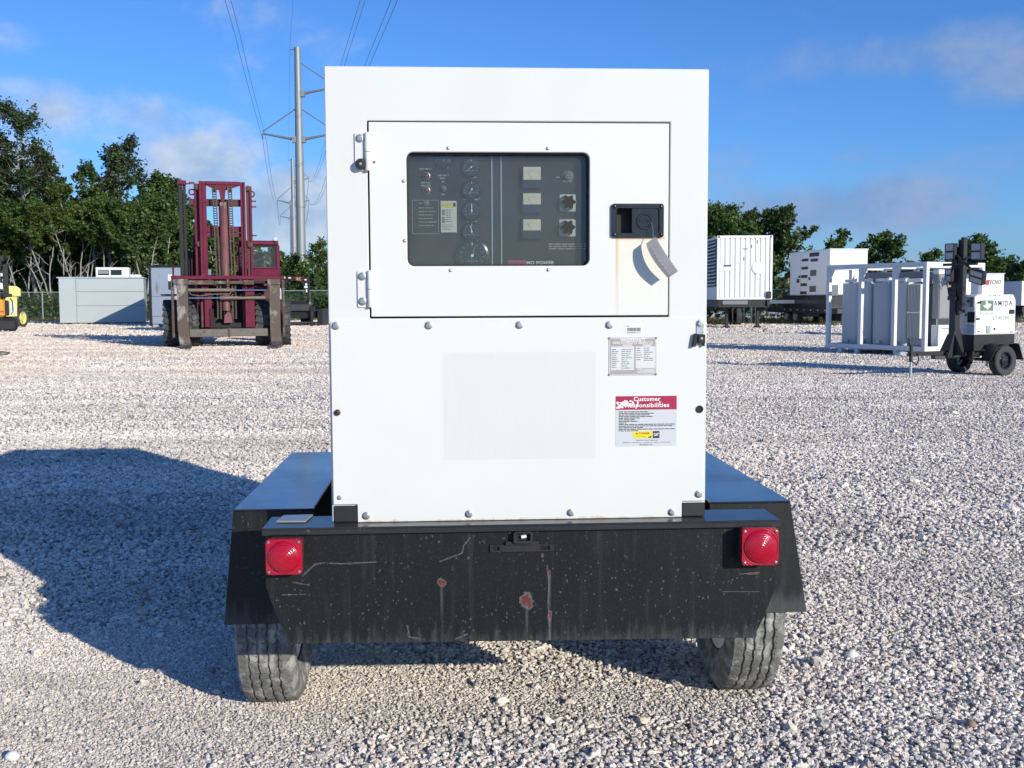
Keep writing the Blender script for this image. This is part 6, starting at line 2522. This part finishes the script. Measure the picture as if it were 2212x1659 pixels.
def power_pole(px, Y, ytop, r0, r1, label, arms):
    tp = at(px, ytop, Y)
    T = thing('power_pole', label, 'pole', (tp.x, Y, 0), group='steel poles of the power line')
    h = tp.z
    b = MB()
    b.lathe([(r0 * 1.25, 0), (r0 * 1.25, .3), (r0, .35), (r0 * .72 + r1 * .28, h * .40), (r0 * .70 + r1 * .30 + .05, h * .402), (r1 * .7 + r0 * .3, h * .75), (r1, h), (.0001, h + .02)], (0, 0, 0), (0, 0, 1), pole_m, seg=12)
    b.build('shaft', T, smooth=30)
    tips = []
    for (side, z, L, rise) in arms:
        b = MB()
        e = Vector((side * L, 0, z + rise))
        b.tube([(side * r1 * .9, 0, z), e], [.17, .10], insul, 8)
        b.build('cross_arm', T, smooth=50)
        b = MB()
        b.tube([(side * r1 * .9, 0, z + 3.6), e + Vector((0, 0, .2))], [.07, .07], insul, 6)
        b.build('arm_brace', T, smooth=50)
        b = MB()
        b.box((side * (r1 * .8), -.35, z - .35), (side * (r1 * .8 + .5), .35, z + .35), pole_m)
        b.build('arm_plate', T)
        b = MB()
        b.lathe([(.04, 0), (.10, -.1), (.05, -.2), (.10, -.3), (.05, -.4), (.10, -.5), (.05, -.6), (.06, -.75), (.0001, -.76)], e, (0, 0, 1), insul, seg=8)
        b.build('insulator', T, smooth=40)
        tips.append(Vector((tp.x, Y, 0)) + e + Vector((0, 0, -.8)))
    b = MB()
    b.tube([(-.9, 0, h - .3), (.3, 0, h - .15)], .06, insul, 6)
    b.build('shield_bracket', T)
    return tips, Vector((tp.x - .9, Y, h - .35))


P1, g1 = power_pole(642, 128.0, 102, .58, .36, 'nearest tall galvanised steel power pole behind the forklift', [(-1, at(642, 302, 128).z, 4.3, .75), (1, at(642, 302, 128).z, 4.3, .75), (1, at(642, 203, 128).z, 4.3, .75)])
P2, g2 = power_pole(631.5, 232.0, 343, .60, .34, 'second steel power pole seen just left of the nearest one', [(-1, at(632, 440, 232).z, 3.4, .75), (1, at(632, 440, 232).z, 3.4, .75), (1, at(632, 393, 232).z, 3.4, .75)])
P3, g3 = power_pole(628.5, 335.0, 433, .55, .34, 'third and smallest power pole down the line, mostly hidden', [(-1, at(628, 472, 335).z, 3.4, .75), (1, at(628, 472, 335).z, 3.4, .75), (1, at(628, 446, 335).z, 3.4, .75)])


def cable(name, label, pts, r, group):
    b = MB()
    b.tube(pts, r, wire_m, 5)
    o = b.build(name, None, smooth=60)
    return tag(o, label, 'power line', group)


def span(a, b, sag, n=24):
    return [a.lerp(b, i / n) - Vector((0, 0, sag * 4 * (i / n) * (1 - i / n))) for i in range(n + 1)]


back = Vector((.215, -1.0, 0))
which = ['left arm', 'lower right arm', 'upper right arm']
for k in range(3):
    start = P1[k] + back * 210
    if k == 0:
        mid = [at(486, 0, 78), at(506, 69, 90), at(526, 149, 105)]
    elif k == 1:
        mid = [at(845, 0, 73), at(788, 140, 93)]
    else:
        mid = [at(778, 0, 91), at(736, 140, 116)]
    for d, wh in ((0, 'left'), (.42, 'right')):
        pts = [mid[0] + (mid[0] - mid[-1]).normalized() * q for q in (160, 110, 60, 25)]
        pts += mid + [P1[k]]
        pts = [p + Vector((d, 0, 0)) for p in pts]
        cable('power_line', '%s cable of the pair from overhead to the %s of the nearest pole' % (wh, which[k]), pts, .020, 'overhead cables of the near span')
        pts = [p + Vector((d, 0, 0)) for p in span(P1[k], P2[k], 2.6)]
        cable('power_line', '%s sagging cable between the %s of the first and second pole' % (wh, which[k]), pts, .024, 'overhead cables of the middle span')
    pts = span(P2[k], P3[k], 3.0)
    cable('power_line', 'far sagging cable from the %s of the second pole to the third' % which[k], pts, .04, 'overhead cables of the far span')
cable('shield_wire', 'thin single wire running overhead to the very top of the nearest pole', [at(633, -120, 92), at(633, 0, 108), g1], .014, 'overhead shield wires')
cable('shield_wire', 'thin single wire between the tops of the nearest and second pole', span(g1, g2, 1.2), .016, 'overhead shield wires')

# ================================================================== fences
fence_rail = paint('fence pipe', (.38, .43, .42), .5, .3)
mesh_wire = paint('fence wire', (.12, .14, .135), .6, .2)


def fence(name, label, A, B, h, step, skip=0.17):
    A, B = Vector(A), Vector(B)
    d = B - A
    L = d.length
    rz = math.atan2(d.y, d.x)
    T = thing('chain_link_fence', label, 'fence', A, rz)
    b = MB()
    b.tube([(0, 0, h), (L, 0, h)], .034, fence_rail, 8)
    b.build('top_rail', T, smooth=60)
    n = int(L / step)
    po = None
    for i in range(n + 1):
        if po is None:
            b = MB()
            b.cyl((0, 0, 0), (0, 0, h + .04), .04, fence_rail, seg=8)
            b.lathe([(.045, h + .04), (.03, h + .07), (.0001, h + .08)], (0, 0, 0), (0, 0, 1), fence_rail, seg=8)
            po = b.build('post', T, smooth=40)
        else:
            share(po, T, (i * step, 0, 0))
    b = MB()
    x = 0
    while x < L + h:
        for s in (1, -1):
            x0, x1 = x - (h if s > 0 else 0), x - (h if s < 0 else 0)
            z0, z1 = .03, h - .04
            xa, xb = x0, x1
            p, q = Vector((xa, .045, z0)), Vector((xb, .045, z1))
            if min(p.x, q.x) > 0 and max(p.x, q.x) < L:
                w_ = .0055
                b.add([(p.x - w_, .045 + s * .004, p.z), (p.x + w_, .045 + s * .004, p.z), (q.x + w_, .045 + s * .004, q.z), (q.x - w_, .045 + s * .004, q.z)], [(0, 1, 2, 3)], mesh_wire)
        x += skip
    m = b.build('wire_mesh', T, recalc=False)
    m['kind'] = 'stuff'


fl0, fl1 = at(-60, 690, 80.0), at(720, 690, 74.0)
fence('f', 'green grey chain link fence along the foot of the wood', (fl0.x, 80, 0), (fl1.x, 74, 0), 2.15, 3.0)
fr0, fr1 = at(1500, 700, 63.0), at(2230, 700, 66.0)
fence('f', 'chain link fence behind the white container and generator', (fr0.x, 63, 0), (fr1.x, 66, 0), 2.0, 3.05)
pw = at(1635, 700, 61.0)
T_ = thing('gate_post', 'pale thick pipe post standing under the right half of the white container', 'post', (pw.x, 61.0, 0))
b = MB()
b.cyl((0, 0, 0), (0, 0, 2.4), .11, paint('pale post', (.60, .61, .60), .5), seg=12)
b.cyl((-.32, 0, 0), (-.32, 0, 2.4), .05, fence_rail, seg=8)
b.build('pipe', T_, smooth=40)
b = MB()
b.box((.3, .4, at(1680, 652, 61).z - .1), (3.2, .5, at(1680, 648, 61).z), paint('white rail', (.72, .72, .71), .5))
b.build('rail', T_)

# ================================================================== trees


def leaf_mat(name, stops, trans=.42):
    m = bpy.data.materials.new(name)
    m.use_nodes = True
    m.node_tree.nodes.clear()
    t = NT(m.node_tree)
    rnd = t.n('ShaderNodeNewGeometry').outputs['Random Per Island']
    c = t.ramp(rnd, stops)
    d = t.n('ShaderNodeBsdfDiffuse')
    t.set(d.inputs[0], c)
    tr = t.n('ShaderNodeBsdfTranslucent')
    t.set(tr.inputs[0], t.mix(1.0, c, (1.1, 1.25, .6), 'MULTIPLY'))
    g_ = t.n('ShaderNodeBsdfGlossy')
    g_.inputs['Roughness'].default_value = .5
    g_.inputs[0].default_value = (.5, .5, .5, 1)
    mx = t.n('ShaderNodeMixShader')
    mx.inputs[0].default_value = trans
    t.set(mx.inputs[1], d.outputs[0])
    t.set(mx.inputs[2], tr.outputs[0])
    mx2 = t.n('ShaderNodeMixShader')
    mx2.inputs[0].default_value = .05
    t.set(mx2.inputs[1], mx.outputs[0])
    t.set(mx2.inputs[2], g_.outputs[0])
    o = t.n('ShaderNodeOutputMaterial')
    t.set(o.inputs[0], mx2.outputs[0])
    return m


leaf_green = leaf_mat('green leaves', [(0, (0.052, 0.097, 0.022)), (.4, (0.081, 0.150, 0.029)), (.8, (0.117, 0.194, 0.040)), (1, (0.174, 0.226, 0.054))])
leaf_dark = leaf_mat('dark leaves', [(0, (0.039, 0.076, 0.028)), (.5, (0.065, 0.123, 0.038)), (1, (0.106, 0.164, 0.053))])
leaf_yel = leaf_mat('yellow green leaves', [(0, (0.053, 0.082, 0.016)), (.5, (0.096, 0.129, 0.024)), (1, (0.154, 0.157, 0.032))])
leaf_brown = leaf_mat('bronzed leaves', [(0, (0.034, 0.040, 0.023)), (.5, (0.063, 0.057, 0.034)), (.8, (0.046, 0.075, 0.023)), (1, (0.127, 0.086, 0.057))])
bark = paint('pale grey bark', (.33, .315, .29), .9, var=.3, vs=3, col2=(.12, .11, .10), th=(.55, .7), cs=3)
bark_d = paint('dark bark', (.085, .075, .065), .9, var=.3, vs=3)


def leaf_mesh(name, P, size, rng, mats, midx, parent=None, flat=.35):
    """one small folded leaf cluster (two quads) at every point"""
    n = len(P)
    d1 = rng.normal(size=(n, 3))
    d1[:, 2] *= (1 - flat)
    d1 /= np.linalg.norm(d1, axis=1)[:, None]
    d2 = rng.normal(size=(n, 3))
    d2 -= d1 * (d1 * d2).sum(1)[:, None]
    d2 /= np.linalg.norm(d2, axis=1)[:, None]
    d3 = np.cross(d1, d2)
    s = size * rng.uniform(.55, 1.35, n)
    a = d1 * s[:, None]
    b_ = d2 * (s * rng.uniform(.45, .8, n))[:, None]
    c = d3 * (s * .3)[:, None]
    V = np.stack([P - a, P - b_ + c, P + a, P + b_ + c], 1).reshape(-1, 3)
    F = (np.arange(n) * 4)[:, None] + np.array([0, 1, 2, 0, 2, 3])[None]
    me = bpy.data.meshes.new(name)
    me.vertices.add(4 * n)
    me.vertices.foreach_set('co', V.astype(np.float32).ravel())
    me.loops.add(6 * n)
    me.loops.foreach_set('vertex_index', F.astype(np.int32).ravel())
    me.polygons.add(2 * n)
    me.polygons.foreach_set('loop_start', np.arange(0, 6 * n, 3, dtype=np.int32))
    me.polygons.foreach_set('material_index', np.repeat(midx, 2).astype(np.int32))
    me.update(calc_edges=True)
    for m in mats:
        me.materials.append(m)
    o = bpy.data.objects.new(name, me)
    COL.objects.link(o)
    if parent is not None:
        o.parent = parent
    return o


def tree(name, label, x, y, h, cr, seed, mats, nleaf, lsize, clear=.3, stems=1, brk=None, sparse=1.0, group=None, tall=1.0, wts=None, trad=None, lean=0.0, loose=1.0):
    rng = np.random.default_rng(seed)
    rr = random.Random(seed)
    T = thing(name, label, 'tree', (x, y, 0), group=group)
    mb = MB()
    tips = []
    brk = brk or bark

    def wig(p, d, L, r0, r1, n, amp):
        pts, rs = [Vector(p)], [r0]
        d = Vector(d).normalized()
        for i in range(n):
            d = (d + Vector((rr.gauss(0, amp), rr.gauss(0, amp), rr.gauss(0, amp * .5)))).normalized()
            pts.append(pts[-1] + d * (L / n))
            rs.append(r0 + (r1 - r0) * (i + 1) / n)
        return pts, rs, d
    tr = trad or max(.05, .0115 * h)
    for s in range(stems):
        a0 = 2 * math.pi * (s + rr.random() * .6) / stems
        base = Vector((.35 * math.cos(a0), .35 * math.sin(a0), -.05)) if stems > 1 else Vector((0, 0, -.05))
        sp = .20 if stems > 1 else .05
        H = h * rr.uniform(.78, .92) if stems > 1 else h * .9
        pts, rs, d = wig(base, (sp * math.cos(a0) + lean, sp * math.sin(a0), 1), H, tr * (.75 if stems > 1 else 1), tr * .12, 12, .10)
        mb.tube(pts, rs, brk, 7)
        tips.append((pts[-1], .16))
        nb = int(9 / max(1, stems) + 4)
        if clear > .3:
            for k in range(3):                              # bare lower limbs
                f = rr.uniform(.22, clear)
                i = min(int(f * 12), 11)
                a = rr.uniform(0, 6.28)
                q, r_, dd = wig(pts[i], (math.cos(a), math.sin(a), rr.uniform(.7, 1.6)), cr * rr.uniform(.5, .9), rs[i] * .55, .015, 7, .2)
                mb.tube(q, r_, brk, 5)
                q2, r2, _ = wig(q[3], (math.cos(a + 1.5), math.sin(a + 1.5), 1.0), cr * .4, r_[3] * .7, .012, 5, .22)
                mb.tube(q2, r2, brk, 4)
        for k in range(nb):
            f = clear + (1 - clear) * (k + rr.random()) / nb
            i = min(int(f * 12), 11)
            p = pts[i].lerp(pts[i + 1], f * 12 - i)
            a = a0 + k * 2.4 + rr.uniform(-.5, .5)
            reach = cr * math.sin(math.pi * min(1, .25 + .75 * (f - clear) / (1 - clear) * .95)) ** .7 * rr.uniform(.7, 1.05)
            reach = max(reach, cr * .25)
            up = rr.uniform(.35, .95) * tall
            q, r_, dd = wig(p, (math.cos(a), math.sin(a), up), reach * 1.05, max(.018, rs[i] * .5), .012, 6, .16)
            mb.tube(q, r_, brk, 5)
            tips.append((q[-1], .14))
            tips.append((q[4], .15))
            for j in (1, 2, 3, 4, 5):
                q2, r2, _ = wig(q[j], (math.cos(a + rr.uniform(-1.2, 1.2)), math.sin(a + rr.uniform(-1.2, 1.2)), rr.uniform(.1, 1.0)), reach * .5, r_[j] * .6, .008, 4, .2)
                mb.tube(q2, r2, brk, 4)
                tips.append((q2[-1], .13))
                tips.append((q2[2], .12))
    nt = len(tips)
    per = int(nleaf * 3.0 / loose ** 1.7 / nt)
    P, MI = [], []
    wts = wts or [1.0 / len(mats)] * len(mats)
    for (c, rad) in tips:
        k = max(4, int(per * rr.uniform(.5, 1.5)))
        R_ = max(rad * cr, .28) * rr.uniform(.7, 1.5) * sparse * loose
        # a spray of leaves: a few twig directions per tip, leaves thinning outwards
        nd = max(3, k // 9)
        dirs = rng.normal(size=(nd, 3))
        dirs[:, 2] += .35
        dirs /= np.linalg.norm(dirs, axis=1)[:, None]
        dd_ = dirs[rng.integers(0, nd, k)]
        v = dd_ * (R_ * 1.25 * rng.random(k) ** .75)[:, None] + rng.normal(size=(k, 3)) * (R_ * .17)
        P.append(np.array(c)[None] + v)
        mi = rng.choice(len(mats), p=wts)
        m_ = np.full(k, mi)
        flip = rng.random(k) < .25
        m_[flip] = rng.integers(0, len(mats), flip.sum())
        MI.append(m_)
    P = np.concatenate(P)
    fz = h / np.percentile(P[:, 2], 99.95)
    dxm = np.median(P[P[:, 2] > np.percentile(P[:, 2], 80), 0])
    P[:, 0] -= dxm * P[:, 2] / P[:, 2].max()
    zmx = P[:, 2].max()
    P[:, 2] *= fz
    mb.v = [(v[0] - dxm * max(v[2], 0) / zmx, v[1], v[2] * fz) for v in mb.v]
    mb.build('trunk', T, smooth=60)
    keep = P[:, 2] > h * clear * .6
    leaf_mesh('crown', P[keep], lsize * .60, rng, mats, np.concatenate(MI)[keep], T)
    return T


GL, GD, GY, GB = leaf_green, leaf_dark, leaf_yel, leaf_brown


def tr_(px, Y, ytop, wpx, seed, label, mats, nleaf, lsize=.20, **kw):
    p = at(px, ytop, Y)
    g_ = 'trees of the wood on the left' if px < 600 else ('trees behind the right hand equipment' if px > 1400 else None)
    return tree('broadleaf_tree', label, p.x, Y, p.z, wpx * Y / FPX / 2, seed, mats, nleaf, lsize, group=g_, **kw)


# left wood, back row first: the two that stand up above the rest, then the bushy front ones with pale stems
tr_(70, 92, 232, 190, 1, 'tallest tree at the left edge with an open bronze topped crown', [GB, GD], 6200, .22, clear=.42, sparse=1.0, tall=1.1, loose=1.45)
tr_(-10, 90, 330, 150, 2, 'dark bushy tree cut by the left edge of the photo', [GD, GL], 6500, .24, clear=.25)
tr_(105, 95, 330, 120, 3, 'bronze tinged tree right beside the tallest one', [GB, GD, GL], 5000, .22, clear=.35)
tr_(183, 93, 346, 80, 4, 'slim bluish green tree poking up between the two tall ones', [GD], 3400, .22, clear=.40, sparse=.95, loose=1.45)
tr_(268, 93, 288, 150, 5, 'tall open crowned tree above the pale grey enclosure', [GD, GB], 5600, .22, clear=.40, sparse=.85, tall=1.15, loose=1.45)
tr_(150, 92, 395, 130, 6, 'mid height leafy tree between the tall trees', [GL, GD, GY], 6000, .24, clear=.25)
tr_(320, 94, 362, 140, 7, 'leafy tree sloping down right of the tall open one', [GD, GL], 6000, .24, clear=.25)
tr_(225, 90, 395, 120, 8, 'bushy tree straight behind the enclosure with yellowish leaves', [GY, GL], 5500, .22, clear=.58, stems=3)
tr_(-25, 86, 440, 120, 9, 'low leafy tree at the left edge in front of the dark one', [GL], 5500, .22, clear=.6, stems=3)
tr_(45, 86, 425, 130, 10, 'green tree with three pale stems behind the orange forklift', [GL, GD], 6000, .22, clear=.62, stems=3)
tr_(110, 85, 440, 110, 11, 'green tree with forked pale trunk above the fence', [GL, GY], 5000, .20, clear=.62, stems=4)
tr_(172, 85.5, 432, 115, 12, 'yellow green tree with several bare white stems above the enclosure', [GY, GL], 4500, .20, clear=.66, stems=5)
tr_(245, 85, 425, 125, 13, 'bright green tree with slender pale trunk right of the white stems', [GL], 6000, .20, clear=.62, stems=3)
tr_(305, 85, 418, 125, 14, 'dense green tree standing left of the maroon forklift', [GL, GD], 7000, .22, clear=.52, stems=3)
tr_(355, 86, 418, 120, 15, 'rounded green tree next to the forklift mast', [GL, GD], 6500, .22, clear=.3, stems=2)
tr_(398, 88, 440, 100, 16, 'low green tree right behind the forklift mast', [GD, GL], 4500, .22, clear=.15)
tr_(425, 95, 440, 70, 17, 'thin bluish tree seen through the forklift mast', [GD, GB], 2600, .22, clear=.35, sparse=.85)
tr_(455, 96, 470, 60, 18, 'small grey green tree seen between the mast rails', [GD], 1800, .22, clear=.3, sparse=.8)
# round the foot of the power pole
tr_(690, 90, 515, 66, 19, 'feathery green sapling beside the white generator and the pole foot', [GL, GY], 3600, .17, clear=.08, tall=1.2, loose=1.3)
tr_(662, 88, 560, 60, 20, 'green bush hiding the foot of the nearest power pole', [GL], 2600, .17, clear=.05, loose=1.3)
tr_(632, 92, 545, 40, 21, 'dark spiky bush left of the power pole', [GD], 1300, .19, clear=.15, tall=1.2, loose=1.3)
tr_(716, 84, 560, 60, 22, 'green bush half hidden by the white generator', [GL, GD], 2600, .17, clear=.05, loose=1.3)
# right hand trees
tr_(1662, 79, 450, 110, 43, 'thin leaved tree between the container top and the bronze tipped one', [GD, GL, GB], 5200, .19, clear=.1, loose=1.35)
tr_(1575, 74, 430, 130, 31, 'dense green tree directly behind the white container', [GL, GD], 8500, .19, clear=.12, loose=1.35)
tr_(1535, 75, 438, 100, 32, 'dark green tree at the right side of the white generator', [GD, GL], 5500, .19, clear=.12, loose=1.35)
tr_(1640, 76, 445, 110, 33, 'green tree at the right corner of the white container', [GL, GD, GB], 5200, .19, clear=.12, sparse=.9, loose=1.35)
tr_(1692, 77, 445, 100, 34, 'thin crowned tree with bronze leaf tips right of the container', [GB, GD, GL], 3400, .19, clear=.12, sparse=.78, tall=1.15, loose=1.35)
tr_(1812, 82, 495, 70, 35, 'small dark tree above the long white generator', [GD, GL], 2200, .22, clear=.2, sparse=.85, tall=1.2, loose=1.35)
tr_(1858, 84, 520, 60, 36, 'low tree peeping over the roof of the white generator', [GD], 1700, .22, clear=.2, sparse=.85, loose=1.35)
tr_(1922, 82, 498, 110, 37, 'broad bluish green tree above the skid frame', [GD, GL], 4600, .22, clear=.15, sparse=.9, loose=1.35)
tr_(2012, 84, 536, 66, 38, 'little drooping tree left of the light tower mast', [GL, GD], 1900, .21, clear=.15, sparse=.85, loose=1.35)
tr_(2122, 76, 505, 92, 39, 'upright green tree just right of the light tower lamps', [GL, GD], 5200, .19, clear=.1, loose=1.35)
tr_(2085, 80, 560, 60, 40, 'dark bush behind the light tower lamps', [GD], 2400, .2, clear=.1, loose=1.35)
tr_(2185, 100, 560, 110, 41, 'far dark blue green tree at the right edge', [GD], 4500, .3, clear=.05, loose=1.35)
tr_(2250, 96, 540, 110, 42, 'dark tree cut off by the right edge of the photo', [GD], 4500, .3, clear=.05, loose=1.35)


def foliage_mass(name, label, xs, Y0, Y1, hfun, n, size, mats, seed, z0=0.0, shell=False):
    rng = np.random.default_rng(seed)
    x = rng.uniform(xs[0], xs[1], n)
    y = rng.uniform(Y0, Y1, n)
    hh = hfun(x, y)
    u = rng.random(n)
    z = z0 + (hh - z0) * (u ** (.55 if not shell else .3))
    cl = np.sin(x * 1.7 + y * .9) + np.sin(x * .9 - y * 1.7 + 1.0) + np.sin(z * 2.1 + x)
    k = cl > -1.35
    P = np.stack([x, y, z], 1)[k]
    o = leaf_mesh(name, P, size, rng, mats, rng.integers(0, len(mats), len(P)))
    return tag(o, label, kind='stuff')


lump = lambda x, y: .75 + .25 * np.sin(x * .8 + y * .5) * np.sin(x * .33 - y * .8 + 1.3)
foliage_mass('woodland', 'deep dark wood behind the front trees on the left', (-64, -20), 97, 106,
             lambda x, y: np.interp(x, [-64, -48, -42, -36, -30, -24, -20], [12, 12.0, 10.8, 10.8, 9.6, 7.4, 5.5]) * lump(x, y), 42000, .36, [GD, GL], 51)
foliage_mass('undergrowth', 'dark scrub growing along the fence under the trees on the left', (-60, -13), 81.5, 88,
             lambda x, y: 2.6 * lump(x * 1.7, y), 22000, .15, [GD, GL], 52)
foliage_mass('undergrowth', 'scrub and weeds along the right hand fence', (8, 46), 67, 72, lambda x, y: 2.9 * lump(x * 1.5, y), 15000, .16, [GD, GL, GB], 53)
foliage_mass('woodland', 'distant line of trees closing the yard', (-30, 120), 118, 140, lambda x, y: np.interp(x, [-30, 0, 40, 56, 120], [4.5, 5, 5.2, 6.5, 8]) * lump(x, y), 26000, .5, [GD], 54)
foliage_mass('woodland', 'wood running on beyond the left edge', (-150, -60), 80, 110, lambda x, y: 11 * lump(x, y), 16000, .6, [GD, GL], 55)
# dry grass at the edge of the yard
rng = np.random.default_rng(3)


def grass(label, x0, x1, Y0, Y1, n, h, seed):
    rng = np.random.default_rng(seed)
    x, y = rng.uniform(x0, x1, n), rng.uniform(Y0, Y1, n)
    hh = h * rng.uniform(.3, 1.2, n)
    lx, ly = rng.normal(0, .15, n), rng.normal(0, .15, n)
    w_ = .02
    V = np.stack([np.stack([x - w_, y, 0 * x], 1), np.stack([x + w_, y, 0 * x], 1), np.stack([x + lx, y + ly, hh], 1)], 1).reshape(-1, 3)
    me = bpy.data.meshes.new('grass')
    me.from_pydata([tuple(v) for v in V], [], [(3 * i, 3 * i + 1, 3 * i + 2) for i in range(n)])
    me.materials.append(dry_leaf)
    o = bpy.data.objects.new('grass', me)
    COL.objects.link(o)
    tag(o, label, kind='stuff')


dry_leaf = leaf_mat('dry grass', [(0, (.10, .10, .035)), (.4, (.17, .14, .06)), (.7, (.07, .10, .025)), (1, (.22, .17, .09))])
grass('dry grass and weeds at the yard edge under the container', 9, 30, 60.5, 66.5, 6000, .38, 1)
grass('weeds along the foot of the left hand fence', -50, -12, 76.5, 81, 6000, .35, 2)

# ---- fit each line of print to its measured size
bpy.context.view_layer.update()
for o, wd, ht in TEXTS:
    d = o.dimensions
    if d.x > 0 and d.y > 0:
        o.scale = (wd / d.x, ht / d.y, 1)
